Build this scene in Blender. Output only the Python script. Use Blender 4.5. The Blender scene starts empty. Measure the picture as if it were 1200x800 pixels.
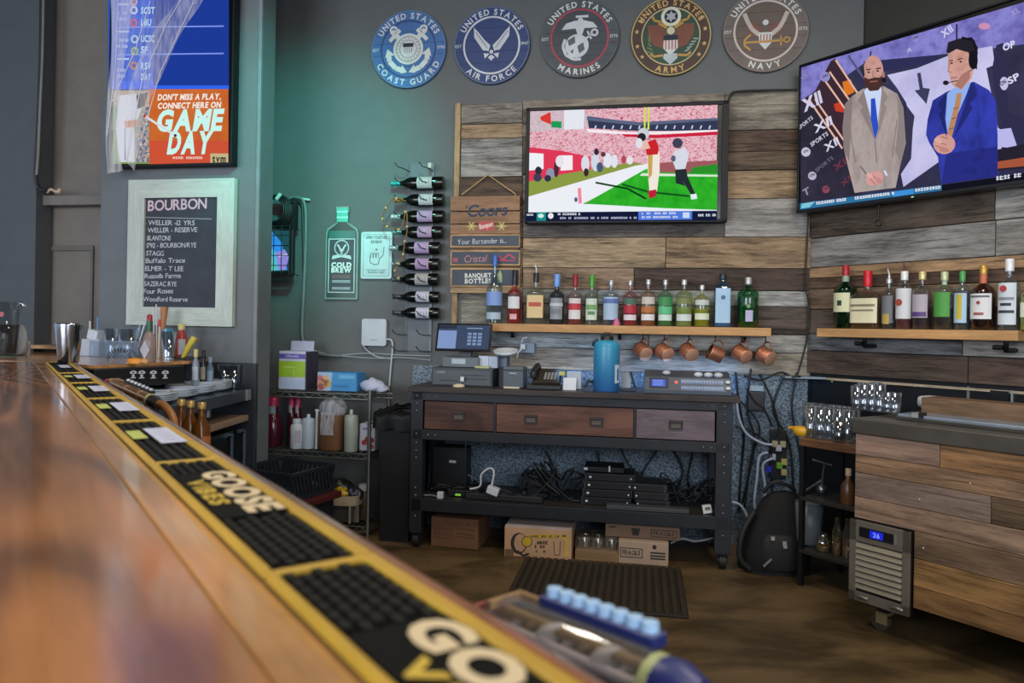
import bpy, math, random
from math import pi, sin, cos, radians
from mathutils import Vector, Matrix

random.seed(7)
SC = bpy.context.scene
COL = SC.collection

# ------------------------------------------------------------------ camera
FPX, CX, CY, ROLL, CAMZ = 850.0, 600.0, 384.0, 0.018, 1.2
cam_data = bpy.data.cameras.new('camera')
cam = bpy.data.objects.new('camera', cam_data)
COL.objects.link(cam)
cam.location = (0, 0, CAMZ)
cam.rotation_euler = (pi / 2, -ROLL, 0)
cam_data.sensor_width = 36.0
cam_data.lens = FPX / 1200.0 * 36.0
cam_data.shift_y = (CY - 400.0) / 1200.0
cam_data.clip_start = 0.02
cam_data.dof.use_dof = True
cam_data.dof.focus_distance = 3.9
cam_data.dof.aperture_fstop = 4.4
SC.camera = cam

# ------------------------------------------------------------------ view and light
SC.view_settings.view_transform = 'Standard'
SC.view_settings.look = 'None'
SC.view_settings.gamma = 1.0
SC.view_settings.exposure = 0.0
SC.cycles.transparent_max_bounces = 32
SC.cycles.max_bounces = 8

world = bpy.data.worlds.new('daylight')
SC.world = world
world.use_nodes = True
bg = world.node_tree.nodes['Background']
bg.inputs['Color'].default_value = (0.62, 0.74, 0.95, 1)
bg.inputs['Strength'].default_value = 0.68


def area(name, loc, target, sx, sy, power, color, spread=180):
    d = bpy.data.lights.new(name, 'AREA')
    d.shape = 'RECTANGLE'
    d.size, d.size_y, d.energy, d.color = sx, sy, power, color
    o = bpy.data.objects.new(name, d)
    COL.objects.link(o)
    o.location = loc
    o.rotation_euler = (Vector(target) - Vector(loc)).to_track_quat('-Z', 'Y').to_euler()
    d.spread = radians(spread)
    return o


# daylight from the shop windows behind and to the left of the photographer
area('window_daylight', (-3.6, -2.2, 2.1), (-0.3, 4.2, 1.5), 3.4, 2.2, 185, (0.86, 0.93, 1.0))
area('rear_window_daylight', (1.6, -3.0, 2.2), (0.6, 4.0, 1.9), 3.0, 1.8, 100, (0.95, 0.96, 1.0))
# ceiling lamps of the bar room
for lx, ly, pw in ((-0.6, 2.3, 27), (1.3, 2.1, 29), (0.4, 0.4, 16)):
    area('ceiling_lamp', (lx, ly, 3.25), (lx, ly, 0), 0.6, 0.6, pw, (1.0, 0.88, 0.72))
# teal effect spot lamp under the ceiling, washing the wall beside the wine rack
sp = bpy.data.lights.new('teal_spot_lamp', 'SPOT')
sp.energy, sp.color, sp.spot_size, sp.spot_blend, sp.shadow_soft_size = 430, (0.0, 0.85, 0.68), radians(36), 1.0, 0.06
spo = bpy.data.objects.new('teal_spot_lamp', sp)
COL.objects.link(spo)
spo.location = (-0.35, 1.7, 3.15)
spo.rotation_euler = (Vector((-1.24, 4.56, 2.14)) - spo.location).to_track_quat('-Z', 'Y').to_euler()
# blue glow of the equipment lamps beside the bench
area('blue_equipment_lamp', (0.75, 4.0, 1.02), (0.75, 4.2, 0.6), 1.0, 0.1, 2.4, (0.25, 0.5, 1.0))


# ------------------------------------------------------------------ picture to place
def ray(px, py):
    u, v = (px - CX) / FPX, (CY - py) / FPX
    return Vector((u * cos(ROLL) - v * sin(ROLL), 1.0, u * sin(ROLL) + v * cos(ROLL)))


EYE = Vector((0, 0, CAMZ))


def at(px, py, Y):
    return EYE + ray(px, py) * Y


def on_z(px, py, z):
    r = ray(px, py)
    return EYE + r * ((z - CAMZ) / r.z)


class Plane:
    """A vertical plane; local x runs right along it, local -y faces the room."""

    def __init__(s, p, ang):
        s.p, s.ang = Vector((p[0], p[1], 0)), ang
        s.a = Vector((cos(ang), sin(ang), 0))
        s.n = Vector((sin(ang), -cos(ang), 0))      # towards the room

    def off(s, d):
        return Plane(s.p + s.n * d, s.ang)

    def hit(s, px, py):
        r = ray(px, py)
        t = (s.p - EYE).dot(s.n) / r.dot(s.n)
        return EYE + r * t

    def uv(s, px, py, o=None):
        h = s.hit(px, py)
        o = s.p if o is None else o
        return ((h - o).dot(s.a), h.z - (o.z if o is not None else 0))

    def rect(s, x0, y0, x1, y1):
        """bottom centre, width and height of the thing that fills this box of the photograph"""
        ym, xm = (y0 + y1) / 2, (x0 + x1) / 2
        l, r = s.hit(x0, ym), s.hit(x1, ym)
        t, b = s.hit(xm, y0), s.hit(xm, y1)
        return b, (r - l).length, t.z - b.z


A_BACK = -math.atan(0.178)
A_BAR = math.atan2(-0.817, 0.576)
BW = Plane((0, 4.34), A_BACK)                 # back wall
LW = Plane((-1.39, 4.0), A_BACK)              # chalkboard wall
RW = Plane((1.656, 4.045), A_BAR)             # wood clad right wall
FR = Plane((1.413, 2.98), A_BAR)              # cooler front

# ------------------------------------------------------------------ materials
_M = {}


def lin(h):
    h = h.lstrip('#')
    c = [int(h[i:i + 2], 16) / 255 for i in (0, 2, 4)]
    return tuple(x / 12.92 if x <= 0.04045 else ((x + 0.055) / 1.055) ** 2.4 for x in c) + (1,)


def newmat(name):
    m = bpy.data.materials.new(name)
    m.use_nodes = True
    nt = m.node_tree
    nt.nodes.clear()
    out = nt.nodes.new('ShaderNodeOutputMaterial')
    return m, nt, out


def N(nt, typ, **kw):
    n = nt.nodes.new(typ)
    for k, v in kw.items():
        if k in n.inputs:
            n.inputs[k].default_value = v
        else:
            setattr(n, k, v)
    return n


def P(h, rough=0.5, metal=0.0, coat=0.0, var=0.12, bump=0.0, bscale=60.0, spec=0.5):
    """painted or plain surface with a faint procedural unevenness"""
    key = ('P', h, rough, metal, coat, var, bump, bscale, spec)
    if key in _M:
        return _M[key]
    m, nt, out = newmat('surface ' + h)
    b = N(nt, 'ShaderNodeBsdfPrincipled')
    b.inputs['Roughness'].default_value = rough
    b.inputs['Metallic'].default_value = metal
    b.inputs['Coat Weight'].default_value = coat
    b.inputs['Specular IOR Level'].default_value = spec
    tc = N(nt, 'ShaderNodeTexCoord')
    nz = N(nt, 'ShaderNodeTexNoise', Scale=9.0, Detail=5.0)
    nt.links.new(tc.outputs['Object'], nz.inputs['Vector'])
    c = lin(h)
    r = N(nt, 'ShaderNodeValToRGB')
    r.color_ramp.elements[0].color = tuple(x * (1 - var) for x in c[:3]) + (1,)
    r.color_ramp.elements[1].color = tuple(min(1, x * (1 + var)) for x in c[:3]) + (1,)
    r.color_ramp.elements[0].position, r.color_ramp.elements[1].position = 0.3, 0.7
    nt.links.new(nz.outputs['Fac'], r.inputs['Fac'])
    nt.links.new(r.outputs['Color'], b.inputs['Base Color'])
    if bump:
        n2 = N(nt, 'ShaderNodeTexNoise', Scale=bscale, Detail=3.0)
        nt.links.new(tc.outputs['Object'], n2.inputs['Vector'])
        bp = N(nt, 'ShaderNodeBump', Strength=bump, Distance=0.01)
        nt.links.new(n2.outputs['Fac'], bp.inputs['Height'])
        nt.links.new(bp.outputs['Normal'], b.inputs['Normal'])
    nt.links.new(b.outputs['BSDF'], out.inputs['Surface'])
    _M[key] = m
    return m


def E(h, s=1.0):
    """colour shown by a lit screen"""
    key = ('E', h, s)
    if key not in _M:
        m, nt, out = newmat('screen colour ' + h)
        e = N(nt, 'ShaderNodeEmission', Color=lin(h), Strength=s)
        nt.links.new(e.outputs[0], out.inputs[0])
        _M[key] = m
    return _M[key]


def ENOISE(name, cols, scale, s=1.0, stretch=(1, 1, 1)):
    """screen area with a fine random pattern (a crowd, turf)"""
    key = ('EN', name)
    if key not in _M:
        m, nt, out = newmat(name)
        tc = N(nt, 'ShaderNodeTexCoord')
        mp = N(nt, 'ShaderNodeMapping')
        mp.inputs['Scale'].default_value = stretch
        nz = N(nt, 'ShaderNodeTexNoise', Scale=scale, Detail=4.0, Roughness=0.7)
        r = N(nt, 'ShaderNodeValToRGB')
        r.color_ramp.interpolation = 'LINEAR'
        el = r.color_ramp.elements
        while len(el) < len(cols):
            el.new(0.5)
        for i, c in enumerate(cols):
            el[i].position = 0.3 + 0.4 * i / (len(cols) - 1)
            el[i].color = lin(c)
        e = N(nt, 'ShaderNodeEmission', Strength=s)
        nt.links.new(tc.outputs['Object'], mp.inputs[0])
        nt.links.new(mp.outputs[0], nz.inputs['Vector'])
        nt.links.new(nz.outputs['Fac'], r.inputs['Fac'])
        nt.links.new(r.outputs['Color'], e.inputs['Color'])
        nt.links.new(e.outputs[0], out.inputs[0])
        _M[key] = m
    return _M[key]


def GL(h, rim=0.42, base=0.05, milk=0.03):
    """thin tinted glass or clear plastic: see-through, brighter reflections at the edges"""
    key = ('GL', h, rim, base, milk)
    if key not in _M:
        m, nt, out = newmat('clear ' + h)
        t = N(nt, 'ShaderNodeBsdfTransparent', Color=tuple(x ** 0.5 for x in lin(h)))
        g = N(nt, 'ShaderNodeBsdfGlossy', Roughness=0.08)
        g.inputs['Color'].default_value = (0.9, 0.95, 1, 1)
        lw = N(nt, 'ShaderNodeLayerWeight', Blend=0.35)
        r = N(nt, 'ShaderNodeMapRange')
        r.inputs['To Min'].default_value, r.inputs['To Max'].default_value = base, rim
        mx = N(nt, 'ShaderNodeMixShader')
        nt.links.new(lw.outputs['Facing'], r.inputs['Value'])
        nt.links.new(r.outputs['Result'], mx.inputs['Fac'])
        nt.links.new(t.outputs[0], mx.inputs[1])
        nt.links.new(g.outputs[0], mx.inputs[2])
        d = N(nt, 'ShaderNodeBsdfDiffuse', Color=tuple(min(1, x * 1.1) for x in lin(h)))
        m2 = N(nt, 'ShaderNodeMixShader', Fac=milk)
        nt.links.new(mx.outputs[0], m2.inputs[1])
        nt.links.new(d.outputs[0], m2.inputs[2])
        nt.links.new(m2.outputs[0], out.inputs['Surface'])
        _M[key] = m
    return _M[key]


def LQ(h, dens=0.55):
    """liquid seen in a bottle: half clear, half body colour"""
    key = ('LQ', h, dens)
    if key not in _M:
        m, nt, out = newmat('liquid ' + h)
        t = N(nt, 'ShaderNodeBsdfTransparent', Color=tuple(x ** 0.5 for x in lin(h)))
        d = N(nt, 'ShaderNodeBsdfPrincipled', Roughness=0.12)
        d.inputs['Base Color'].default_value = lin(h)
        mx = N(nt, 'ShaderNodeMixShader', Fac=dens)
        nt.links.new(t.outputs[0], mx.inputs[1])
        nt.links.new(d.outputs[0], mx.inputs[2])
        nt.links.new(mx.outputs[0], out.inputs['Surface'])
        _M[key] = m
    return _M[key]


def FILM(h, alpha):
    """thin cloth or film that lets part of the light through"""
    key = ('F', h, alpha)
    if key not in _M:
        m, nt, out = newmat('film ' + h)
        t = N(nt, 'ShaderNodeBsdfTransparent')
        d = N(nt, 'ShaderNodeBsdfDiffuse', Color=lin(h))
        tr = N(nt, 'ShaderNodeBsdfTranslucent', Color=lin(h))
        a = N(nt, 'ShaderNodeMixShader', Fac=0.4)
        tc = N(nt, 'ShaderNodeTexCoord')
        mp = N(nt, 'ShaderNodeMapping')
        mp.inputs['Scale'].default_value = (60, 60, 4)
        nz = N(nt, 'ShaderNodeTexNoise', Scale=1.0, Detail=4.0)
        r = N(nt, 'ShaderNodeMapRange')
        r.inputs['From Min'].default_value, r.inputs['From Max'].default_value = 0.35, 0.65
        r.inputs['To Min'].default_value, r.inputs['To Max'].default_value = alpha * 0.55, min(1, alpha * 1.45)
        mx = N(nt, 'ShaderNodeMixShader')
        L = nt.links.new
        L(tc.outputs['Object'], mp.inputs[0]); L(mp.outputs[0], nz.inputs['Vector'])
        L(nz.outputs['Fac'], r.inputs['Value']); L(r.outputs['Result'], mx.inputs['Fac'])
        L(d.outputs[0], a.inputs[1]); L(tr.outputs[0], a.inputs[2])
        L(t.outputs[0], mx.inputs[1]); L(a.outputs[0], mx.inputs[2])
        L(mx.outputs[0], out.inputs['Surface'])
        _M[key] = m
    return _M[key]


def WOOD(h, dark=0.5, light=1.3, rough=0.65, coat=0.0, grain=1.0, patch=0.4, bump=0.3, rings=0.0, fine=0.5, cracks=0.0):
    """board with grain along its local x; every board gets its own random offset"""
    key = ('W', h, dark, light, rough, coat, grain, patch, rings, fine, cracks)
    if key in _M:
        return _M[key]
    m, nt, out = newmat('wood ' + h)
    L = nt.links.new
    b = N(nt, 'ShaderNodeBsdfPrincipled', Roughness=rough)
    b.inputs['Coat Weight'].default_value = coat
    b.inputs['Coat Roughness'].default_value = 0.1
    b.inputs['Specular IOR Level'].default_value = 0.35
    tc = N(nt, 'ShaderNodeTexCoord')
    oi = N(nt, 'ShaderNodeObjectInfo')
    mul = N(nt, 'ShaderNodeVectorMath', operation='SCALE')
    mul.inputs[0].default_value = (37, 19, 53)
    L(oi.outputs['Random'], mul.inputs['Scale'])
    add = N(nt, 'ShaderNodeVectorMath', operation='ADD')
    L(tc.outputs['Object'], add.inputs[0]); L(mul.outputs[0], add.inputs[1])

    def noise(sc, det, rgh, dist):
        mp = N(nt, 'ShaderNodeMapping'); mp.inputs['Scale'].default_value = sc
        L(add.outputs[0], mp.inputs[0])
        n = N(nt, 'ShaderNodeTexNoise', Scale=1.0, Detail=det, Roughness=rgh, Distortion=dist)
        L(mp.outputs[0], n.inputs['Vector'])
        return n.outputs['Fac']

    def mixf(f, x, y):
        mx = N(nt, 'ShaderNodeMix', data_type='FLOAT'); mx.inputs[0].default_value = f
        L(x, mx.inputs[2]); L(y, mx.inputs[3])
        return mx.outputs[0]
    g = grain
    streak = noise((3.2 * g, 55 * g, 55 * g), 8.0, 0.7, 0.6)
    hair = noise((16 * g, 170 * g, 170 * g), 3.0, 0.75, 0.3)
    stain = noise((1.7, 7.5, 7.5), 4.0, 0.55, 1.6)
    val = mixf(patch, mixf(fine, streak, hair), stain)
    if rings:
        n3 = noise((0.9, 5.0, 5.0), 1.0, 0.4, 0.25)
        ml = N(nt, 'ShaderNodeMath', operation='MULTIPLY'); ml.inputs[1].default_value = 52.0
        L(n3, ml.inputs[0])
        sn = N(nt, 'ShaderNodeMath', operation='SINE'); L(ml.outputs[0], sn.inputs[0])
        mr = N(nt, 'ShaderNodeMapRange'); mr.inputs['From Min'].default_value = -1
        mr.inputs['To Min'].default_value, mr.inputs['To Max'].default_value = 0.36, 0.6
        L(sn.outputs[0], mr.inputs['Value'])
        val = mixf(rings, val, mr.outputs[0])
    r = N(nt, 'ShaderNodeValToRGB')
    c = lin(h)
    e = r.color_ramp.elements
    e[0].position, e[1].position = 0.41, 0.59
    e[0].color = tuple(x * dark for x in c[:3]) + (1,)
    e[1].color = tuple(min(1, x * light) for x in c[:3]) + (1,)
    L(val, r.inputs['Fac'])
    if cracks:
        ck = noise((2.6, 75, 75), 5.0, 0.6, 0.9)
        cm = N(nt, 'ShaderNodeMapRange')
        cm.inputs['From Min'].default_value, cm.inputs['From Max'].default_value = 0.56, 0.66
        cm.inputs['To Min'].default_value, cm.inputs['To Max'].default_value = 1.0, 1.0 - cracks
        L(ck, cm.inputs['Value'])
        mc = N(nt, 'ShaderNodeVectorMath', operation='SCALE')
        L(r.outputs['Color'], mc.inputs[0]); L(cm.outputs[0], mc.inputs['Scale'])
        L(mc.outputs[0], b.inputs['Base Color'])
    else:
        L(r.outputs['Color'], b.inputs['Base Color'])
    if bump:
        bp = N(nt, 'ShaderNodeBump', Strength=bump, Distance=0.004)
        L(mixf(0.4, streak, hair), bp.inputs['Height'])
        L(bp.outputs['Normal'], b.inputs['Normal'])
    L(b.outputs['BSDF'], out.inputs['Surface'])
    _M[key] = m
    return m


# ------------------------------------------------------------------ mesh building
_GLY = {}


def glyph(ch, bold=0.0):
    key = (ch, bold)
    if key not in _GLY:
        cu = bpy.data.curves.new('glyph', 'FONT')
        cu.body, cu.size, cu.resolution_u, cu.offset = ch, 1.0, 3, bold
        o = bpy.data.objects.new('glyph', cu)
        COL.objects.link(o)
        me = bpy.data.meshes.new_from_object(o)
        vs = [(v.co.x, v.co.y) for v in me.vertices]
        fs = [tuple(p.vertices) for p in me.polygons]
        bpy.data.objects.remove(o)
        bpy.data.meshes.remove(me)
        bpy.data.curves.remove(cu)
        if vs:
            x0, x1 = min(v[0] for v in vs), max(v[0] for v in vs)
        else:
            x0, x1 = 0.0, 0.26
        _GLY[key] = ([(x - x0, y) for x, y in vs], fs, x1 - x0)
    return _GLY[key]


class MB:
    def __init__(s):
        s.v, s.f, s.mi, s.sm, s.mats, s.T = [], [], [], [], [], None

    def add(s, vs, fs, mat, smooth=False):
        if mat not in s.mats:
            s.mats.append(mat)
        k, b = s.mats.index(mat), len(s.v)
        for p in vs:
            p = Vector(p)
            s.v.append(tuple(s.T @ p) if s.T is not None else tuple(p))
        for f in fs:
            s.f.append(tuple(i + b for i in f)); s.mi.append(k); s.sm.append(smooth)
        return s

    def box(s, c, d, mat, rz=0.0, rx=0.0, ry=0.0):
        x, y, z = d[0] / 2, d[1] / 2, d[2] / 2
        R = Matrix.Rotation(rz, 3, 'Z') @ Matrix.Rotation(ry, 3, 'Y') @ Matrix.Rotation(rx, 3, 'X')
        vs = [Vector(c) + R @ Vector((i, j, k)) for i in (-x, x) for j in (-y, y) for k in (-z, z)]
        return s.add(vs, [(0, 1, 3, 2), (4, 6, 7, 5), (0, 4, 5, 1), (2, 3, 7, 6), (0, 2, 6, 4), (1, 5, 7, 3)], mat)

    def prism(s, poly, y0, y1, mat, smooth=False):
        n = len(poly)
        vs = [(x, y0, z) for x, z in poly] + [(x, y1, z) for x, z in poly]
        fs = [tuple(range(n)), tuple(range(2 * n - 1, n - 1, -1))]
        s.add(vs, fs, mat)
        return s.add(vs, [(i, i + n, (i + 1) % n + n, (i + 1) % n) for i in range(n)], mat, smooth)

    def slab(s, poly, z0, z1, mat):
        n = len(poly)
        vs = [(x, y, z0) for x, y in poly] + [(x, y, z1) for x, y in poly]
        fs = [tuple(range(n)), tuple(range(2 * n - 1, n - 1, -1))]
        fs += [(i, i + n, (i + 1) % n + n, (i + 1) % n) for i in range(n)]
        return s.add(vs, fs, mat)

    def flat(s, poly, y, mat):
        return s.add([(x, y, z) for x, z in poly], [tuple(range(len(poly)))], mat)

    def disc(s, x, z, r, y, mat, seg=20, rz=None, a0=0.0, a1=2 * pi, r0=0.0):
        rz = rz or r
        full = abs(a1 - a0 - 2 * pi) < 1e-6
        A = [a0 + (a1 - a0) * i / seg for i in range(seg if full else seg + 1)]
        if r0 <= 0:
            return s.flat([(x + r * cos(a), z + rz * sin(a)) for a in A], y, mat)
        vs = [(x + r * cos(a), y, z + rz * sin(a)) for a in A] + [(x + r0 * cos(a), y, z + r0 * sin(a)) for a in A]
        n = len(A)
        m = n if full else n - 1
        return s.add(vs, [(i, (i + 1) % n, (i + 1) % n + n, i + n) for i in range(m)], mat)

    def line(s, pts, w, y, mat):
        """flat stroke along points (x, z)"""
        for (x0, z0), (x1, z1) in zip(pts, pts[1:]):
            dx, dz = x1 - x0, z1 - z0
            l = math.hypot(dx, dz) or 1
            nx, nz = -dz / l * w / 2, dx / l * w / 2
            s.flat([(x0 + nx, z0 + nz), (x1 + nx, z1 + nz), (x1 - nx, z1 - nz), (x0 - nx, z0 - nz)], y, mat)
        return s

    def lathe(s, prof, mat, c=(0, 0, 0), seg=18, n=2.0, sy=1.0, a0=0.0, a1=2 * pi, caps=True):
        full = abs(a1 - a0 - 2 * pi) < 1e-6
        A = [a0 + (a1 - a0) * i / seg for i in range(seg if full else seg + 1)]

        def se(v):
            return math.copysign(abs(v) ** (2.0 / n), v)
        vs, k = [], len(A)
        for r, z in prof:
            nn = n
            vs += [(c[0] + r * se(cos(a)), c[1] + sy * r * se(sin(a)), c[2] + z) for a in A]
        fs = []
        for j in range(len(prof) - 1):
            for i in range(k if full else k - 1):
                q = (i + 1) % k
                fs.append((j * k + i, j * k + q, (j + 1) * k + q, (j + 1) * k + i))
        s.add(vs, fs, mat, True)
        if caps and full:
            for j in (0, len(prof) - 1):
                if prof[j][0] > 1e-5:
                    s.add(vs[j * k:(j + 1) * k], [tuple(range(k))], mat)
        return s

    def tube(s, pts, r, mat, seg=6, smooth=True):
        pts = [Vector(p) for p in pts]
        rr = r if isinstance(r, (list, tuple)) else [r] * len(pts)
        vs, fs = [], []
        up = None
        for i, p in enumerate(pts):
            t = (pts[min(i + 1, len(pts) - 1)] - pts[max(i - 1, 0)])
            t = t.normalized() if t.length > 1e-9 else Vector((0, 0, 1))
            if up is None:
                up = t.orthogonal().normalized()
            up = (up - t * up.dot(t))
            up = up.normalized() if up.length > 1e-6 else t.orthogonal().normalized()
            sd = t.cross(up)
            vs += [p + (up * cos(2 * pi * k / seg) + sd * sin(2 * pi * k / seg)) * rr[i] for k in range(seg)]
        for i in range(len(pts) - 1):
            for k in range(seg):
                q = (k + 1) % seg
                fs.append((i * seg + k, i * seg + q, (i + 1) * seg + q, (i + 1) * seg + k))
        s.add(vs, fs, mat, smooth)
        m = len(pts) - 1
        s.add(vs[:seg], [tuple(range(seg))], mat)
        s.add(vs[m * seg:], [tuple(range(seg))], mat)
        return s

    def sph(s, c, r, mat, seg=12, ring=8):
        r = r if isinstance(r, (list, tuple)) else (r, r, r)
        vs, fs = [], []
        for j in range(ring + 1):
            t = pi * j / ring
            for i in range(seg):
                a = 2 * pi * i / seg
                vs.append((c[0] + r[0] * sin(t) * cos(a), c[1] + r[1] * sin(t) * sin(a), c[2] + r[2] * cos(t)))
        for j in range(ring):
            for i in range(seg):
                q = (i + 1) % seg
                fs.append((j * seg + i, j * seg + q, (j + 1) * seg + q, (j + 1) * seg + i))
        return s.add(vs, fs, mat, True)

    def text(s, t, x, z, h, y, mat, align='c', bold=0.012, sp=0.07, sx=1.0, rot=0.0, slant=0.0, fit=None):
        """letters of cap height h standing in the local xz plane at depth y"""
        k = h / 0.69
        ws = [glyph(c, bold)[2] for c in t]
        tot = (sum(ws) + sp * (len(t) - 1)) * k * sx
        if fit:
            sx *= fit / tot
            tot = fit
        px = {'c': -tot / 2, 'l': 0.0, 'r': -tot}[align]
        for c, w in zip(t, ws):
            g, fs, _ = glyph(c, bold)
            if g:
                vs = []
                for gx, gy in g:
                    lx, lz = px + gx * k * sx + slant * gy * k, gy * k
                    vs.append((x + lx * cos(rot) - lz * sin(rot), y, z + lx * sin(rot) + lz * cos(rot)))
                s.add(vs, fs, mat)
            px += (w + sp) * k * sx
        return s

    def arc_text(s, t, cx, cz, r, h, y, mat, mid, bold=0.02, sp=0.1, below=False, sx=1.0, word=None):
        """letters around a circle; mid is the middle angle, below flips them to read along the lower rim"""
        k = h / 0.69
        ws = [glyph(c, bold)[2] * k * sx for c in t]
        tot = sum(ws) + sp * k * (len(t) - 1)
        pos, wi = -tot / 2, 0
        for c, w in zip(t, ws):
            wi += c == ' '
            u = (pos + w / 2) / r
            a = mid + u if below else mid - u
            rot = a + pi / 2 if below else a - pi / 2
            bx, bz = cx + (r + (h if below else 0)) * cos(a), cz + (r + (h if below else 0)) * sin(a)
            g, fs, gw = glyph(c, bold)
            vs = []
            for gx, gy in g:
                lx, lz = (gx - gw / 2) * k * sx, gy * k
                vs.append((bx + lx * cos(rot) - lz * sin(rot), y, bz + lx * sin(rot) + lz * cos(rot)))
            if g and word in (None, wi):
                s.add(vs, fs, mat)
            pos += w + sp * k
        return s

    def build(s, name, parent=None, loc=(0, 0, 0), rz=0.0, bevel=0.0, seg=2):
        me = bpy.data.meshes.new(name)
        me.from_pydata(s.v, [], s.f)
        for m in s.mats:
            me.materials.append(m)
        me.polygons.foreach_set('material_index', s.mi)
        me.polygons.foreach_set('use_smooth', s.sm)
        me.update()
        o = bpy.data.objects.new(name, me)
        COL.objects.link(o)
        o.location, o.rotation_euler = loc, (0, 0, rz)
        if parent is not None:
            o.parent = parent
        if bevel:
            bm = o.modifiers.new('edge', 'BEVEL')
            bm.width, bm.segments, bm.limit_method = bevel, seg, 'ANGLE'
            bm.angle_limit = radians(40)
        return o


def tag(o, label=None, cat=None, group=None, kind=None):
    for k, v in (('label', label), ('category', cat), ('group', group), ('kind', kind)):
        if v:
            o[k] = v
    return o


def thing(name, label, cat, loc=(0, 0, 0), rz=0.0, group=None):
    o = bpy.data.objects.new(name, None)
    o.empty_display_size = 0.05
    COL.objects.link(o)
    o.location, o.rotation_euler = loc, (0, 0, rz)
    return tag(o, label, cat, group)


def structure(name, mb, parent=None, **kw):
    o = mb.build(name, parent, **kw)
    if parent is None:
        o['kind'] = 'structure'
    return o


def dup(root, loc, rz=0.0, label=None):
    r = root.copy(); COL.objects.link(r)
    r.location, r.rotation_euler = loc, (0, 0, rz)
    if label:
        r['label'] = label
    for ch in list(root.children):
        c = ch.copy(); COL.objects.link(c); c.parent = r
        for g in ch.children:
            d = g.copy(); COL.objects.link(d); d.parent = c
    return r


def smooth_path(pts, k=6):
    """Catmull-Rom through the points"""
    p = [Vector(q) for q in pts]
    p = [p[0]] + p + [p[-1]]
    out = []
    for i in range(1, len(p) - 2):
        a, b, c, d = p[i - 1], p[i], p[i + 1], p[i + 2]
        for j in range(k):
            t = j / k
            out.append(0.5 * ((2 * b) + (c - a) * t + (2 * a - 5 * b + 4 * c - d) * t * t + (3 * b - a - 3 * c + d) * t ** 3))
    out.append(p[-2])
    return out

# ================================================================== SETTING
PAINT = P('#5d6162', 0.6, var=0.05, bump=0.05, bscale=240)
PAINT_L = P('#676c70', 0.6, var=0.06, bump=0.05, bscale=240)
BLACKM = P('#101113', 0.45, var=0.2)
CEIL = 3.35


def floor_material():
    m, nt, out = newmat('sealed concrete')
    L = nt.links.new
    b = N(nt, 'ShaderNodeBsdfPrincipled')
    tc = N(nt, 'ShaderNodeTexCoord')
    mp = N(nt, 'ShaderNodeMapping'); mp.inputs['Scale'].default_value = (1.3, 2.6, 1)
    n1 = N(nt, 'ShaderNodeTexNoise', Scale=1.4, Detail=5.0, Roughness=0.55, Distortion=0.4)
    r = N(nt, 'ShaderNodeValToRGB')
    e = r.color_ramp.elements
    e[0].position, e[0].color = 0.40, lin('#41341f')
    e[1].position, e[1].color = 0.56, lin('#655237')
    x = e.new(0.75); x.color = lin('#73603f')
    n2 = N(nt, 'ShaderNodeTexNoise', Scale=26.0, Detail=4.0)
    r2 = N(nt, 'ShaderNodeMapRange'); r2.inputs['To Min'].default_value, r2.inputs['To Max'].default_value = 0.22, 0.6
    L(tc.outputs['Object'], mp.inputs[0]); L(mp.outputs[0], n1.inputs['Vector'])
    L(tc.outputs['Object'], n2.inputs['Vector'])
    L(n1.outputs['Fac'], r.inputs['Fac']); L(r.outputs['Color'], b.inputs['Base Color'])
    L(n2.outputs['Fac'], r2.inputs['Value']); L(r2.outputs[0], b.inputs['Roughness'])
    L(b.outputs[0], out.inputs[0])
    return m


def frp_material():
    m, nt, out = newmat('pebbled wall panel')
    L = nt.links.new
    b = N(nt, 'ShaderNodeBsdfPrincipled', Roughness=0.35)
    tc = N(nt, 'ShaderNodeTexCoord')
    v = N(nt, 'ShaderNodeTexNoise', Scale=95.0, Detail=2.0)
    r = N(nt, 'ShaderNodeValToRGB')
    r.color_ramp.elements[0].position, r.color_ramp.elements[0].color = 0.38, lin('#3d4c5a')
    r.color_ramp.elements[1].position, r.color_ramp.elements[1].color = 0.62, lin('#7d92a3')  # blue of the light on this wall partly put into the colour
    bp = N(nt, 'ShaderNodeBump', Strength=0.5, Distance=0.006)
    L(tc.outputs['Object'], v.inputs['Vector']); L(v.outputs['Fac'], r.inputs['Fac'])
    L(r.outputs[0], b.inputs['Base Color']); L(v.outputs['Fac'], bp.inputs['Height'])
    L(bp.outputs[0], b.inputs['Normal']); L(b.outputs[0], out.inputs[0])
    return m


structure('floor', MB().slab([(-6, -4), (6, -4), (6, 6), (-6, 6)], -0.1, 0, floor_material()))
structure('ceiling', MB().slab([(-6, -2.6), (6, -2.6), (6, 6), (-6, 6)], CEIL, CEIL + 0.1, P('#3b3c3e', 0.8)))

s_corner = BW.uv(1012, 40)[0]
wall_back = structure('wall_back', MB().box(((s_corner - 4) / 2, 0.075, CEIL / 2), (s_corner + 4, 0.15, CEIL), PAINT),
                      loc=BW.p, rz=BW.ang)
# chalkboard wall (a partition standing in front of the back wall)
sl, sr = LW.uv(119, 200)[0], LW.uv(304, 200)[0]
wall_left = structure('wall_left', MB().box(((sl + sr) / 2, 0.075, CEIL / 2), (sr - sl, 0.15, CEIL), PAINT_L), loc=LW.p, rz=LW.ang)
zt = LW.uv(280, 425)[1]
structure('trim_1', MB().box((sr - 0.17, -0.004, zt / 2), (0.36, 0.03, zt), P('#2d3238', 0.4)), wall_left, bevel=0.004)
structure('lit_edge_strip', MB().box((sr - 0.004, -0.003, CEIL / 2), (0.022, 0.02, CEIL), P('#767b80', 0.5)), wall_left, bevel=0.003)  # pale strip along the corner, a lit edge put into its colour
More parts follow.
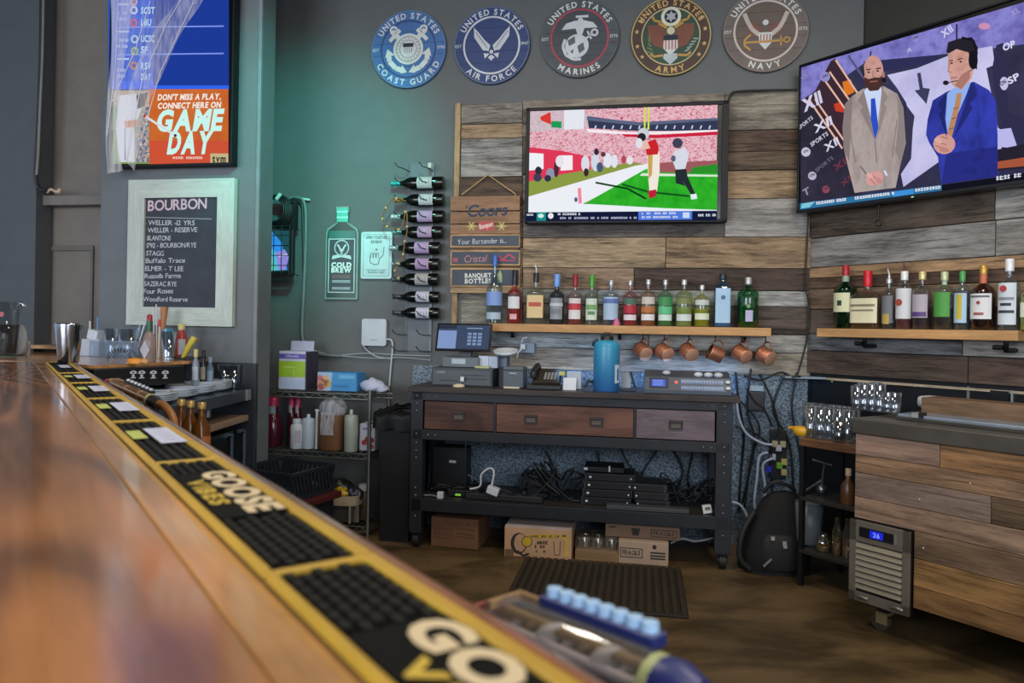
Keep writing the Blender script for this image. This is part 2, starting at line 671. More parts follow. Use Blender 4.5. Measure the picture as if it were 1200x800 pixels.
# recess further left, and the darker wall at the edge of the picture
LR = LW.off(-0.34)
x0, x1 = LR.uv(-60, 200)[0], LR.uv(150, 200)[0]
wall_recess = structure('wall_recess', MB().box(((x0 + x1) / 2, 0.05, CEIL / 2), (x1 - x0, 0.1, CEIL), P('#7d756e', 0.6, var=0.08)), loc=LR.p, rz=LR.ang)
LF = LW.off(-0.2)
xe = LF.uv(43, 200)[0]
structure('wall_side', MB().box((xe - 0.7, 0.06, CEIL / 2), (1.4, 0.12, CEIL), P('#51565a', 0.6, var=0.06)), loc=LF.p, rz=LF.ang)
(ax, az), (bx_, bz) = LR.off(0.08).uv(36, 241), LR.off(0.08).uv(122, 228)
structure('trim_3', MB().box(((ax + bx_) / 2, -0.045, (az + bz) / 2), (bx_ - ax + 0.02, 0.09, abs(bz - az)), P('#77716c', 0.55)), wall_recess, bevel=0.004)
pm = P('#6c6763', 0.55)
mb = MB()
for q in ((52, 292, 57, 405), (106, 292, 111, 405), (52, 288, 111, 294)):
    (u0, z0), (u1, z1) = LR.uv(q[0], q[3]), LR.uv(q[2], q[1])
    mb.box(((u0 + u1) / 2, -0.008, (z0 + z1) / 2), (u1 - u0, 0.016, z1 - z0), pm)
structure('trim_4', mb, wall_recess, bevel=0.003)
# right wall: shade put into its dark colour, with a furred-out wood clad face in front
RD = RW.off(-0.2)
structure('wall_right', MB().box((1.5, 0.06, CEIL / 2), (4.2, 0.12, CEIL), P('#34332f', 0.7, var=0.08)), loc=RD.p, rz=RD.ang)

# ------------------------------------------------------------------ wood cladding on the back wall
pal = {}


def plankmat(h):
    c = lin(h)
    g = sum(c[:3]) / 3
    k = [x * 0.74 + g * 0.26 for x in c[:3]]
    hx = '#' + ''.join('%02x' % round(255 * (12.92 * x if x <= 0.0031308 else 1.055 * x ** (1 / 2.4) - 0.055)) for x in k)
    return WOOD(hx, dark=0.36, light=1.45, rough=0.75, patch=0.42, bump=0.5, cracks=0.65)


def planks(parent, plane, rows, thick=0.022, gap=0.0035, yo=0.0):
    """rows: (x0, x1, y_top, y_bottom, colour, reference x of the y values); boards become parts named plank"""
    for x0, x1, yt, yb, col, xr in rows:
        u0, u1 = plane.uv(x0, (yt + yb) / 2)[0], plane.uv(x1, (yt + yb) / 2)[0]
        z1, z0 = plane.uv(xr, yt)[1], plane.uv(xr, yb)[1]
        th = thick * random.uniform(0.75, 1.2)
        w, h = u1 - u0 - gap, z1 - z0 - gap
        o = MB().box((0, 0, 0), (w, th, h), plankmat(col)).build('plank', parent, ((u0 + u1) / 2, yo - th / 2, (z0 + z1) / 2), bevel=0.002, seg=1)


B2 = BW.off(0.025)
rows = []
for yt, yb, c in ((122, 146, '#8d8676'), (146, 163, '#9c8059'), (163, 208, '#92918a'), (208, 241, '#5f4c39'), (241, 290, '#7a6047'),
                  (290, 335, '#877458'), (335, 380, '#8c8778')):
    rows.append((541, 613, yt, yb, c, 575))
for yt, yb, c in ((107, 153, '#897f6e'), (153, 178, '#5d4635'), (178, 200, '#66503b'), (200, 233, '#9c7e55'), (233, 278, '#8d8984')):
    rows.append((849, 949, yt, yb, c, 900))
for yt, yb, c in ((108, 153, '#877a68'), (153, 200, '#6a5642'), (200, 233, '#917a5a')):
    rows.append((613, 849, yt, yb, c, 900))
rows += [(613, 849, 233, 278, '#655c55', 900), (613, 780, 278, 315, '#9b825f', 900), (780, 949, 278, 315, '#8f734f', 900),
         (613, 743, 315, 341, '#93785a', 900), (743, 949, 315, 341, '#503e34', 900), (613, 700, 341, 359, '#8b8a84', 900),
         (700, 949, 341, 359, '#a8aaa6', 900), (613, 850, 359, 392, '#7d756a', 900), (850, 949, 359, 392, '#594b42', 900),
         (560, 760, 392, 413, '#95a0a4', 900), (760, 949, 392, 413, '#a3a29a', 900), (560, 949, 413, 440, '#9b917f', 900)]
planks(wall_back, BW, rows)
# upright edge board
(u0, z0), (u1, z1) = BW.uv(530, 382), BW.uv(541, 122)
eb = MB().box((0, 0, 0), (z1 - z0, 0.026, u1 - u0), WOOD('#a58d69', rough=0.7)).build('plank', wall_back, ((u0 + u1) / 2, -0.013, (z0 + z1) / 2), bevel=0.002)
eb.rotation_euler = (0, pi / 2, 0)
# pebbled panel below the boards
u0, (u1, z1) = BW.uv(484, 442)[0], BW.uv(949, 440.5)
structure('trim_5', MB().box(((u0 + u1) / 2, -0.004, z1 / 2), (u1 - u0, 0.008, z1), frp_material()), wall_back)

# ------------------------------------------------------------------ wood cladding on the right wall
zb = RW.uv(1000, 441)[1]
ztop = BW.uv(900, 108)[1]
clad = structure('wall_right_clad', MB().box((1.4, 0.09, ztop / 2), (2.8, 0.16, ztop), P('#17181a', 0.6)), loc=RW.p, rz=RW.ang)
R1 = RW
rows = []
for (yt, yb, cs) in ((92, 165, ((948, 1090, '#6e5a44'), (1090, 1290, '#7b6f62'))),
                     (165, 236, ((948, 1120, '#55453a'), (1120, 1290, '#75695c'))),
                     (236, 275, ((948, 1168, '#594a3c'), (1168, 1290, '#a09a92'))),
                     (275, 311, ((948, 1168, '#7e7b78'), (1168, 1290, '#86827e'))),
                     (311, 324, ((948, 1290, '#a07a4e'),)),
                     (324, 337, ((948, 1290, '#5d4433'),)),
                     (337, 362, ((948, 1060, '#7b6047'), (1060, 1290, '#8d7352'))),
                     (362, 392, ((948, 1290, '#5b4b40'),)),
                     (392, 412, ((948, 1130, '#6c6f72'), (1130, 1290, '#96918a'))),
                     (412, 440, ((948, 1137, '#58453a'), (1137, 1290, '#634a3c')))):
    for x0, x1, c in cs:
        rows.append((x0, x1, yt, yb, c, 1000))
planks(clad, RW, rows)
(u0, z0), (u1, z1) = RW.uv(948, 441), RW.uv(1290, 441)
MB().box(((u0 + u1) / 2, -0.01, z0 - 0.004), (u1 - u0, 0.02, 0.012), WOOD('#b5a68e')).build('trim_strip', clad)
# black splash panels under the boards
us = RW.uv(1136, 455)[0]
for a, b in ((0.0, us - 0.006), (us + 0.006, 2.6)):
    MB().box(((a + b) / 2, -0.004, 0.55), (b - a, 0.008, 2 * (zb - 0.01 - 0.55)), P('#14171c', 0.3)).build('splash_panel', clad)
MB().box((us, -0.007, zb - 0.2), (0.011, 0.012, 0.38), P('#8d8f90', 0.35, 0.6)).build('seam_strip', clad)
mb = MB()
for px in (976, 1023, 1073, 1131, 1141):
    u, z = RW.uv(px, 447 + (px - 976) * 0.05)
    mb.sph((u, -0.008, z), 0.006, P('#c8c8c8', 0.3, 0.8), 6, 4)
mb.build('screw', clad)

# ================================================================== BAR
# bar frame: local x runs along the bar towards the camera, local y towards the bartender
BAR = thing('bar_counter', 'long glossy honey-coloured wooden bar counter running away along the customers side', 'bar counter', (0, 0, 0), A_BAR)
BT, QO, QI = 1.0, 0.258, 0.168
T0, T1 = -4.1, 0.9
bw1 = WOOD('#b97b48', dark=0.4, light=1.15, rough=0.3, coat=0.9, grain=0.5, patch=0.35, bump=0.05, rings=0.6, fine=0.25)
bw2 = WOOD('#cd955c', dark=0.55, light=1.12, rough=0.3, coat=0.9, grain=0.5, patch=0.55, bump=0.04, rings=0.2, fine=0.25)
for a, b, m in ((-0.75, -0.3, bw1), (-0.2998, 0.1278, bw1), (0.1282, 0.252, bw2)):
    MB().box((0, 0, 0), (T1 - T0, b - a, 0.05), m).build('plank', BAR, ((T0 + T1) / 2, (a + b) / 2, BT - 0.025), bevel=0.003)
nose = MB().tube([(T0 + 0.06, 0.2665, BT - 0.011), (T1, 0.2665, BT - 0.011)], 0.0185, WOOD('#9c5f33', rough=0.25, coat=1.0, bump=0), 10)
nose.build('edge_moulding', BAR)
MB().box(((T0 + T1) / 2, -0.27, 0.475), (T1 - T0, 0.9, 0.95), P('#2b2320', 0.6)).build('bar_body', BAR)

# rubber mats lying in the drink rail of the bar
YEL = P('#b8922a', 0.45, var=0.1)
RUB = P('#0b0b09', 0.8, var=0.3, spec=0.15)
NUB = P('#171612', 0.7, var=0.2, spec=0.2)
CREAM = P('#d9c49c', 0.6, var=0.06)
GREENP = P('#b6bf62', 0.6, var=0.08)
WHITEP = P('#c6cbe0', 0.6, var=0.06)


def tq(px, py, z=1.003):
    p = on_z(px, py, z)
    return (p.x * cos(A_BAR) + p.y * sin(A_BAR), -p.x * sin(A_BAR) + p.y * cos(A_BAR))


ends = [-0.07, -0.564, -1.079, -1.559, -2.045, -2.572, -3.064, -3.86]
mat_names = ('black rubber bar mat with big cream letters, running out of view beside the soda gun',
             'black rubber bar mat with cream letters in mid counter, second from the camera',
             'black rubber bar mat with a large white label, third from the camera',
             'black rubber bar mat with pale label, fourth from the camera',
             'black rubber bar mat with pale label, fifth from the camera',
             'black rubber bar mat with pale label, sixth from the camera',
             'black bar mat with grey label carrying the steel shaker tin at the far bar end',
             )
for i in range(len(ends) - 1):
    t1, t0 = ends[i] - 0.002, ends[i + 1] + 0.002
    if t1 - t0 < 0.1:
        continue
    c, ln = (t0 + t1) / 2, t1 - t0
    qm, w = (QI + QO) / 2, QO - QI
    loc = Matrix.Rotation(A_BAR, 3, 'Z') @ Vector((c, qm, BT))
    m = thing('bar_mat', mat_names[i], 'bar mat', loc, A_BAR, 'rubber mats along the drink rail')
    MB().box((0, 0, 0.003), (ln, w - 0.004, 0.006), RUB).build('mat_base', m)
    mb = MB()
    bo_, bi_ = 0.014, 0.0065
    mb.box((0, w / 2 - bo_ / 2, 0.0065), (ln, bo_, 0.009), YEL).box((0, -w / 2 + bi_ / 2, 0.0065), (ln, bi_, 0.009), YEL)
    mb.box((-ln / 2 + 0.006, 0, 0.0065), (0.010, w, 0.0085), YEL)
    mb.build('yellow_border', m, bevel=0.002)
    # moulded rubber ribs or nubs
    mb = MB()
    iw, ic = w - bo_ - bi_ - 0.003, (bi_ - bo_) / 2
    nc = 6
    tc_ = (0.02, -0.031)[i] if i < 2 else 0
    if i < 2:
        nr = int(ln / 0.0175)
        for r in range(nr):
            for k in range(nc):
                x = -ln / 2 + 0.02 + (r + (0.5 if k % 2 else 0)) * 0.0175
                y = ic - iw / 2 + (k + 0.5) * iw / nc
                if x < ln / 2 - 0.008 and not (tc_ - 0.125 < x < tc_ + 0.122):
                    mb.box((x, y, 0.0075), (0.0135, iw / nc - 0.004, 0.005), NUB)
    else:
        for k in range(5):
            mb.box((0.005, ic - iw / 2 + (k + 0.5) * iw / 5, 0.0068), (ln - 0.03, iw / 5 - 0.006, 0.003), NUB)
    tag(mb.build('rubber_nubs', m), kind='stuff')
    # print: the text reads towards the camera, its feet to the customers
    mb = MB()
    mb.T = Matrix(((1, 0, 0, 0), (0, 0, 1, 0), (0, -1, 0, 0.0108), (0, 0, 0, 1)))   # (x, depth, z) -> (x, z as width, -depth as height)
    if i < 2:
        pad = P('#0a0a08', 0.8, spec=0.15)
        mb.flat([(tc_ - 0.121, ic - iw / 2), (tc_ + 0.119, ic - iw / 2), (tc_ + 0.119, ic + iw / 2), (tc_ - 0.121, ic + iw / 2)], 0.0006, pad)
        mb.text('GOOSE', tc_, -0.006, 0.033, -0.0008, CREAM, bold=0.05, sp=0.05, fit=0.228)
        mb.text('VIBES', tc_ - 0.003, -0.031, 0.018, -0.0008, P('#c9a832', 0.5, var=0.06), bold=0.05, sp=0.12, fit=0.135)
    elif i < 6:
        # printed labels
        mb.flat([(-0.10, -0.006), (0.085, -0.006), (0.085, 0.034), (-0.10, 0.034)], 0, WHITEP)
        mb.flat([(-0.08, -0.036), (0.02, -0.036), (0.02, -0.014), (-0.08, -0.014)], 0, GREENP)
        for q in range(4):
            mb.line([(-0.09 + q * 0.045, 0.004), (-0.075 + q * 0.045, 0.026)], 0.003, -0.0006, P('#9fa6c4', 0.6))
    else:
        mb.flat([(-0.1, -0.016), (0.1, -0.016), (0.1, 0.02), (-0.1, 0.02)], 0, WHITEP)
    mb.build('print', m)

# ------------------------------------------------------------------ the short return of the counter beyond the mats
ret = thing('counter_return', 'wooden counter top closing the far end of the bar below the chalkboard', 'counter', (0, 0, 0))
pa, pb = on_z(112, 428, 1.0), on_z(222, 423, 1.0)
far_l, far_r = LW.off(0.01).hit(118, 405), LW.off(0.01).hit(268, 405)
poly = [(pa.x, pa.y), (pb.x, pb.y), (far_r.x - 0.12, far_r.y + 0.02), (far_l.x, far_l.y), (-2.75, 4.55), (-3.3, 4.3), (-2.62, 3.55)]
MB().slab(poly, 0.986, 1.0005, WOOD('#b98856', rough=0.35, coat=0.8, grain=0.5, dark=0.65, bump=0.04)).build('counter_top', ret)
led = thing('wall_ledge', 'thin pale wooden ledge at the foot of the grey recess wall', 'ledge', LR.off(0.2).p, LR.ang)
(u0, z0), (u1, z1) = LR.off(0.2).uv(-40, 411), LR.off(0.2).uv(116, 408)
MB().box(((u0 + u1) / 2, 0.08, z1 + 0.0), (u1 - u0, 0.24, 0.022), WOOD('#c39a72', rough=0.5)).build('ledge_board', led, bevel=0.003)
MB().box(((u0 + u1) / 2, 0.16, z1 / 2 - 0.01), (u1 - u0, 0.05, z1 - 0.02), P('#3a2e27', 0.7)).build('ledge_support', led)

# ================================================================== SCREENS
class Sheet:
    """flat artwork on a real surface: photograph points become points of that surface"""

    def __init__(s, plane, root, y):
        s.pl, s.o, s.y, s.k, s.mb = plane, Vector(root.location), y, 0, MB()

    def q(s, x, y):
        return s.pl.uv(x, y, s.o)

    def up(s):
        s.k += 1
        return s.y - s.k * 0.00012

    def poly(s, pts, mat):
        s.mb.flat([s.q(*p) for p in pts], s.up(), mat)
        return s

    def rect(s, x0, y0, x1, y1, mat):
        return s.poly([(x0, y0), (x1, y0), (x1, y1), (x0, y1)], mat)

    def ell(s, x, y, rx, ry, mat, seg=14, rot=0.0):
        return s.poly([(x + rx * cos(a) * cos(rot) - ry * sin(a) * sin(rot), y + rx * cos(a) * sin(rot) + ry * sin(a) * cos(rot))
                       for a in (2 * pi * i / seg for i in range(seg))], mat)

    def line(s, pts, w, mat):
        y = s.up()
        P2 = [s.q(*p) for p in pts]
        k = (Vector(s.q(pts[0][0] + 1, pts[0][1])) - Vector(P2[0])).length
        s.mb.line(P2, w * k, y, mat)
        return s

    def text(s, t, x0, y0, x1, y1, h, mat, bold=0.02, slant=0.0, sp=0.07):
        """from (x0, y0) to (x1, y1) along the base line, h pixels high"""
        a, b, c = s.q(x0, y0), s.q(x1, y1), s.q((x0 + x1) / 2, (y0 + y1) / 2 - h)
        m = ((a[0] + b[0]) / 2, (a[1] + b[1]) / 2)
        s.mb.text(t, m[0], m[1], c[1] - m[1], s.up(), mat, 'c', bold, sp, 1.0, math.atan2(b[1] - a[1], b[0] - a[0]), slant,
                  fit=math.hypot(b[0] - a[0], b[1] - a[1]))
        return s

    def scrib(s, x0, y0, x1, y1, h, mat):
        """lettering too small to read: a run of short strokes"""
        rr = random.Random(int(x0 * 7 + y0))
        x, y = x0, s.up()
        k = (Vector(s.q(x0 + 1, y0)) - Vector(s.q(x0, y0))).length
        while x < x1:
            w = rr.uniform(0.5, 1.1) * h
            yy = y0 + (y1 - y0) * (x - x0) / (x1 - x0)
            if rr.random() < 0.82:
                for c in (0.25, 0.75):
                    a, b = s.q(x, yy - h * c + rr.uniform(-.1, .1) * h), s.q(x + w * 0.8, yy - h * c + rr.uniform(-.1, .1) * h)
                    s.mb.line([a, b], h * 0.26 * k, y, mat)
                a, b = s.q(x + w * 0.2, yy), s.q(x + w * 0.2, yy - h)
                s.mb.line([a, b], h * 0.24 * k, y, mat)
            x += w
        return s

    def build(s, name, root, **kw):
        return s.mb.build(name, root, **kw)


def television(name, label, plane, x0, y0, x1, y1, thick, ins):
    b, w, h = plane.rect(x0, y0, x1, y1)
    root = thing(name, label, 'television', b, plane.ang)
    fm = P('#0c0f16', 0.5, var=0.05, spec=0.3)
    MB().box((0, thick / 2 + 0.006, h / 2), (w, thick, h), fm).build('case', root, bevel=0.004)
    l, t, r, bt = ins
    mb = MB()
    for c, d in (((-w / 2 + l / 2, 0, h / 2), (l, 0.012, h)), ((w / 2 - r / 2, 0, h / 2), (r, 0.012, h)),
                 ((0, 0, h - t / 2), (w, 0.012, t)), ((0, 0, bt / 2), (w, 0.012, bt))):
        mb.box(c, d, fm)
    mb.build('bezel', root, bevel=0.002)
    MB().box(((l - r) / 2, 0.004, (h - t + bt) / 2), (w - l - r, 0.004, h - t - bt), P('#050608', 0.2)).build('screen', root)
    return root, w, h


# ---- television on the back wall: a football game
TP = BW.off(0.09)
tv, w, h = television('wall_television', 'flat television with a football game hung on the wooden wall boards', TP, 612, 122.5, 849, 261, 0.045, (0.022, 0.02, 0.036, 0.018))
MB().box((0, 0.07, h * 0.5), (0.4, 0.04, 0.3), BLACKM).build('wall_mount', tv)
S = Sheet(TP, tv, 0.0018)
pink = ENOISE('crowd pattern', ['#7a2f48', '#e38aa4', '#f3d3db', '#c9506e', '#f6e6ea'], 34, 0.92, (1, 1, 1.6))
turf = ENOISE('turf pattern', ['#1f9a20', '#2fb52b', '#44c437'], 9, 0.9)
S.poly([(618, 127), (841, 121), (839, 249), (617, 248)], pink)
S.poly([(618, 127), (660, 126), (700, 136), (690, 149), (618, 155)], ENOISE('bleacher pattern', ['#8a8490', '#d9c6cf', '#b98290'], 80))
S.poly([(633, 137), (645, 131), (646, 146), (634, 141)], E('#d83a34')).poly([(646, 142), (658, 142), (658, 150), (646, 149)], E('#1f9a55'))
S.poly([(661, 127), (685, 126), (684, 151), (661, 152)], E('#e3e6ee'))
S.poly([(688, 136), (752, 144), (841, 138), (841, 154), (740, 153), (690, 150)], E('#343a55'))
S.poly([(688, 141), (750, 147), (841, 141), (841, 138), (750, 143), (688, 137)], E('#5b6480'))
for i in range(14):
    x = 697 + i * 10.3
    S.line([(x, 151), (x + 1.5, 147)], 1.6, E('#cfd5ea'))
S.poly([(686, 151), (740, 155), (841, 152), (841, 155), (740, 158), (690, 155)], E('#f4e9ee'))
S.poly([(728, 157), (770, 158), (841, 154), (841, 158), (768, 162), (732, 160)], E('#c92440'))
S.poly([(618, 172), (660, 177), (692, 184), (692, 199), (640, 209), (618, 213)], E('#de3a58'))
S.poly([(619, 179), (637, 180), (637, 198), (619, 200)], E('#eef0f6')).poly([(657, 182), (671, 182), (671, 199), (657, 200)], E('#f2eef2'))
S.poly([(618, 213), (660, 204), (740, 190), (760, 193), (700, 208), (618, 232)], E('#8a9a45'))
S.poly([(617, 231), (745, 194), (772, 190), (770, 196), (684, 238), (672, 249), (617, 249)], E('#eceef5'))
S.poly([(684, 239), (755, 199), (765, 195), (841, 196), (840, 246), (760, 245)], turf)
S.poly([(765, 191), (841, 188), (841, 203), (775, 202)], E('#9c5a5e')).poly([(812, 196), (841, 192), (841, 203), (808, 203)], E('#2c8f2c'))
S.poly([(752, 203), (841, 205), (841, 207), (750, 206)], E('#dfe9dd'))
S.poly([(617, 243), (690, 239), (780, 244), (840, 246), (840, 250), (617, 250)], E('#eaf1f6'))
S.poly([(754.5, 122.5), (756.5, 122.5), (756.5, 152), (754.5, 152)], E('#cfe04a')).poly([(759, 122.5), (761, 122.5), (761, 152), (759, 152)], E('#cfe04a'))
rnd = random.Random(3)
for (x, y, rx, ry, c) in ((631, 200, 4, 5, '#2b2c3a'), (630, 208, 5, 5, '#3c3f55'), (645, 203, 5, 6, '#8f94ad'), (642, 209, 4, 4, '#2e3148'),
                          (652, 198, 3, 10, '#4a2c3a'), (656, 189, 5, 7, '#e6e2e8'), (686, 192, 5, 10, '#d9dbe6'), (687, 202, 3, 5, '#3a2a33'),
                          (698, 190, 5, 11, '#cfd6e6'), (699, 178, 3, 4, '#2c2e3c'), (703, 196, 4, 6, '#4a5878'), (712, 188, 5, 9, '#e3e6ee'),
                          (720, 189, 4, 8, '#dfe3ee'), (707, 181, 3, 3, '#5c3942'), (731, 187, 3, 5, '#b04a5c'), (738, 188, 4, 5, '#e8dfe6')):
    S.ell(x, y, rx, ry, E(c), 10)
S.line([(698, 214), (735, 221), (757, 233)], 2.2, E('#0f3a1c')).line([(729, 216), (760, 225), (808, 230)], 2.2, E('#15501f'))
S.poly([(677, 221), (681, 220), (682, 238), (678, 239)], E('#f08aa0')).ell(675, 234, 2, 3, E('#3d5f8c'), 8)
# receiver in red
S.poly([(758, 178), (773, 178), (773, 200), (770, 224), (761, 224), (759, 200)], E('#efe6dc')).poly([(759, 180), (765, 180), (764, 205), (760, 210)], E('#c9a45a'))
S.poly([(755, 168), (768, 163), (772, 172), (771, 181), (758, 182)], E('#c9252c')).poly([(746, 167), (758, 164), (762, 174), (752, 176)], E('#e7b9ae'))
S.ell(754, 157, 7, 7, E('#c9ccd6')).ell(752, 161, 5, 5, E('#23242c')).ell(749, 168, 4, 6, E('#dfe0ea'))
S.poly([(759, 224), (769, 222), (769, 230), (761, 233)], E('#b8243a'))
# defender in white
S.poly([(790, 178), (803, 172), (807, 182), (803, 198), (792, 199), (787, 186)], E('#d5d9e6')).ell(794, 168, 6, 6, E('#3d4256'))
S.poly([(791, 199), (804, 198), (806, 208), (815, 228), (810, 229), (800, 212), (803, 218), (792, 215)], E('#262d33')).poly([(809, 228), (816, 227), (817, 233), (810, 234)], E('#dff0f4'))
S.ell(789, 186, 3, 4, E('#5d6378'), 8)
# score strip
S.poly([(616, 249), (840, 247), (840, 258.5), (616, 259)], E('#141b38'))
S.poly([(629, 248.8), (640, 248.8), (640, 258.8), (629, 258.8)], E('#1c8d8a')).ell(634, 253, 3.5, 2.6, E('#cfeee6'), 10).ell(645.5, 253, 3.4, 3.6, E('#dfe6ea'), 10)
S.poly([(748, 248.2), (811, 247.4), (811, 257.4), (748, 258)], E('#4f78dd')).poly([(800, 249), (808, 249), (808, 255.5), (800, 255.5)], E('#c9d8f5'))
WT = E('#dfe3ee')
S.scrib(654, 252.3, 680, 252.3, 2.6, WT).scrib(654, 257, 745, 256.6, 2.6, E('#b9c2d8')).scrib(752, 251.6, 790, 251.2, 2.6, WT).scrib(752, 256, 794, 255.6, 2.6, WT)
S.scrib(818, 253.8, 838, 253.6, 3, WT).scrib(617.5, 253, 625, 253, 2.4, WT)
S.build('screen_picture', tv)

# ---- television on the right wall: two presenters
TR = RW.off(0.13)
l0 = TR.hit(935.5, 164)
tr_w = 1.44
loc = Vector((l0.x, l0.y, TR.hit(936, 250).z)) + TR.a * (tr_w / 2)
hh = TR.hit(936, 77).z - loc.z
tvr = thing('angled_television', 'large television with two suited presenters on the side wall', 'television', loc, TR.ang)
fm = P('#101114', 0.25, var=0.05)
MB().box((0, 0.03, hh / 2), (tr_w, 0.045, hh), fm).build('case', tvr, bevel=0.004)
mb = MB()
for c, d in (((-tr_w / 2 + 0.005, 0, hh / 2), (0.01, 0.014, hh)), ((tr_w / 2 - 0.005, 0, hh / 2), (0.01, 0.014, hh)),
             ((0, 0, hh - 0.005), (tr_w, 0.014, 0.01)), ((0, 0, 0.011), (tr_w, 0.014, 0.022))):
    mb.box(c, d, fm)
mb.build('bezel', tvr, bevel=0.002)
MB().box((0, 0.005, hh / 2), (tr_w - 0.02, 0.004, hh - 0.03), P('#060608', 0.2)).build('screen', tvr)
MB().box((0.15, 0.09, hh * 0.45), (0.5, 0.07, 0.35), BLACKM).build('wall_mount', tvr)
for sx in (-0.3, 0.37):
    mb = MB().tube([(sx, 0.06, 0.05), (sx, 0.062, -0.075)], 0.0045, BLACKM)
    mb.tube([(sx + 0.016 * cos(a), 0.062, -0.09 + 0.016 * sin(a)) for a in (2 * pi * i / 10 for i in range(11))], 0.004, BLACKM, 5)
    mb.build('release_cord', tvr)
S = Sheet(TR, tvr, 0.0022)
S.poly([(937, 79.5), (1290, -24), (1290, 205), (938.5, 246)], ENOISE('studio dark', ['#2a2a42', '#34344f', '#3f3f60'], 3))
S.poly([(937, 79.5), (1290, -24), (1290, 40), (1120, 62), (1015, 72), (960, 112), (938, 122)], ENOISE('studio ceiling', ['#4f4a86', '#6f69b4', '#8a86cf', '#5c57a0'], 5))
S.poly([(938, 118), (965, 100), (1010, 150), (1010, 238), (938.5, 246)], ENOISE('logo wall', ['#232230', '#2e2c3c', '#3a3346'], 4))
S.poly([(1012, 72), (1100, 64), (1100, 72), (1012, 88)], E('#2f2f55')).line([(1020, 60), (1020, 84)], 1.5, E('#22223c')).line([(1121, 28), (1121, 64)], 1.8, E('#26264a'))
# tan rails with coloured blocks
S.poly([(973, 72), (979, 68), (1012, 118), (1008, 170), (986, 170), (948, 120)], E('#3b2a35'))
S.poly([(987, 96), (997, 93), (1001, 108), (990, 113)], E('#d9762a')).poly([(977, 122), (985, 119), (990, 132), (979, 130)], E('#c9402c'))
for a, b in (((979, 70), (1008, 114)), ((972, 84), (1000, 124)), ((965, 92), (992, 130)), ((955, 116), (990, 166)), ((949, 118), (987, 174))):
    S.line([a, b], 1.7, E('#e3b7a2'))
S.line([(994, 65), (1011, 90)], 2.2, E('#55557f'))
S.text('XII', 942, 131, 964, 119, 14, E('#cfcbe2'), 0.05).text('XII', 955, 156, 976, 145, 10, E('#d6d2e6'), 0.03).text('XII', 968, 178, 984, 168, 9, E('#d6d2e6'), 0.03)
S.text('SPORTS', 936.9, 152, 953, 139, 4.5, E('#c4c0d6'), 0.03).text('SPORTS', 951, 172, 971, 158, 5, E('#c8c4da'), 0.03).text('SPORTS', 957, 202, 977, 186, 4.5, E('#6a667a'), 0.02)
S.text('XII', 979, 201, 995, 190, 8, E('#6d3342'), 0.03).text('XII', 988, 219, 1000, 208, 6, E('#6d3342'), 0.03).text('XL', 939, 96, 948, 88, 6, E('#8f8bb8'), 0.03)
for x, y, r, c in ((944.5, 178, 5.5, '#c4c0d6'), (952, 206, 5, '#b5b1c8'), (968, 222, 4.5, '#8f4656'), (967, 90, 6, '#8f8bc4'), (1073, 45, 4, '#8f8bd0')):
    S.ell(x, y, r, r, E(c), 12).text('ON', x - 3, y + 1.6, x + 3, y - 0.6, 3, E('#34344f'), 0.03)
S.text('T', 943, 230, 950, 226, 8, E('#8b87a0'), 0.04)
# white studio wall behind
S.poly([(1040, 88), (1075, 80), (1120, 62), (1163, 54), (1166, 76), (1156, 80), (1170, 150), (1180, 156), (1192, 174), (1168, 176), (1100, 190), (1059, 219), (1056, 204),
        (1068, 186), (1070, 150), (1062, 120), (1052, 104)], ENOISE('studio wall', ['#adaad6', '#c5c2e8', '#d0cef0'], 2.5))
S.poly([(1063, 124), (1072, 136), (1066, 180), (1057, 202), (1053, 170)], E('#39374f'))
S.poly([(1075, 86), (1079, 85), (1082, 103), (1090, 104), (1086, 122), (1072, 106), (1078, 105)], E('#3d3d5c'))
S.poly([(1168, 53), (1176, 50), (1182, 130), (1200, 140), (1290, 120), (1290, 205), (1170, 215), (1176, 150), (1166, 110), (1163, 80)], E('#2f2f4d'))
S.poly([(1169, 152), (1185, 150), (1193, 174), (1170, 172)], E('#b9b6ea')).poly([(1166, 176), (1290, 150), (1290, 190), (1168, 200)], E('#26222f'))
S.poly([(1149, 194), (1166, 190), (1290, 170), (1290, 186), (1166, 198), (1150, 202)], E('#a5543c'))
S.text('OP', 1176, 60, 1190, 55, 8, E('#dcd9f2'), 0.03).text('SP', 1183, 99, 1196, 92, 8, E('#dcd9f2'), 0.03).ell(1177, 98, 5, 8, E('#c4c0e2'), 12).text('ON', 1173.5, 101, 1180, 97, 5, E('#2f2f4d'), 0.04)
S.text('XII', 1106, 45, 1118, 36, 9, E('#c9c6ea'), 0.04).text('XL', 1186, 20, 1196, 14, 7, E('#9c98d2'), 0.03).text('A', 1063, 62, 1069, 60, 5, E('#b3b0de'), 0.03)
S.ell(1154, 31, 7, 4, E('#c78fb4'), 12)
# presenter in the pale suit
S.poly([(1012, 104), (1000, 112), (991, 122), (988, 150), (989, 172), (994, 195), (1002, 226), (1050, 220), (1056, 192), (1062, 168), (1059, 126), (1052, 110), (1036, 101)], ENOISE('pale suit', ['#7d7072', '#9f9290', '#aea29e', '#998b88'], 7, 1, (1, 1, 0.45)))
S.poly([(1012, 104), (1020, 116), (1028, 152), (1033, 118), (1036, 101)], E('#8d8080')).poly([(1013, 107), (1017, 102), (1032, 100), (1034, 106), (1027, 160)], E('#c9d6f2'))
S.poly([(1021, 116), (1026, 115), (1030, 150), (1026, 165), (1021, 140)], E('#2c4fc0'))
S.line([(1009, 195), (1020, 210)], 1.4, E('#6f6462')).line([(1026, 165), (1028, 190)], 1.2, E('#7d7270')).line([(996, 150), (1003, 190)], 1.2, E('#857a79')).line([(1052, 140), (1046, 185)], 1.2, E('#857a79'))
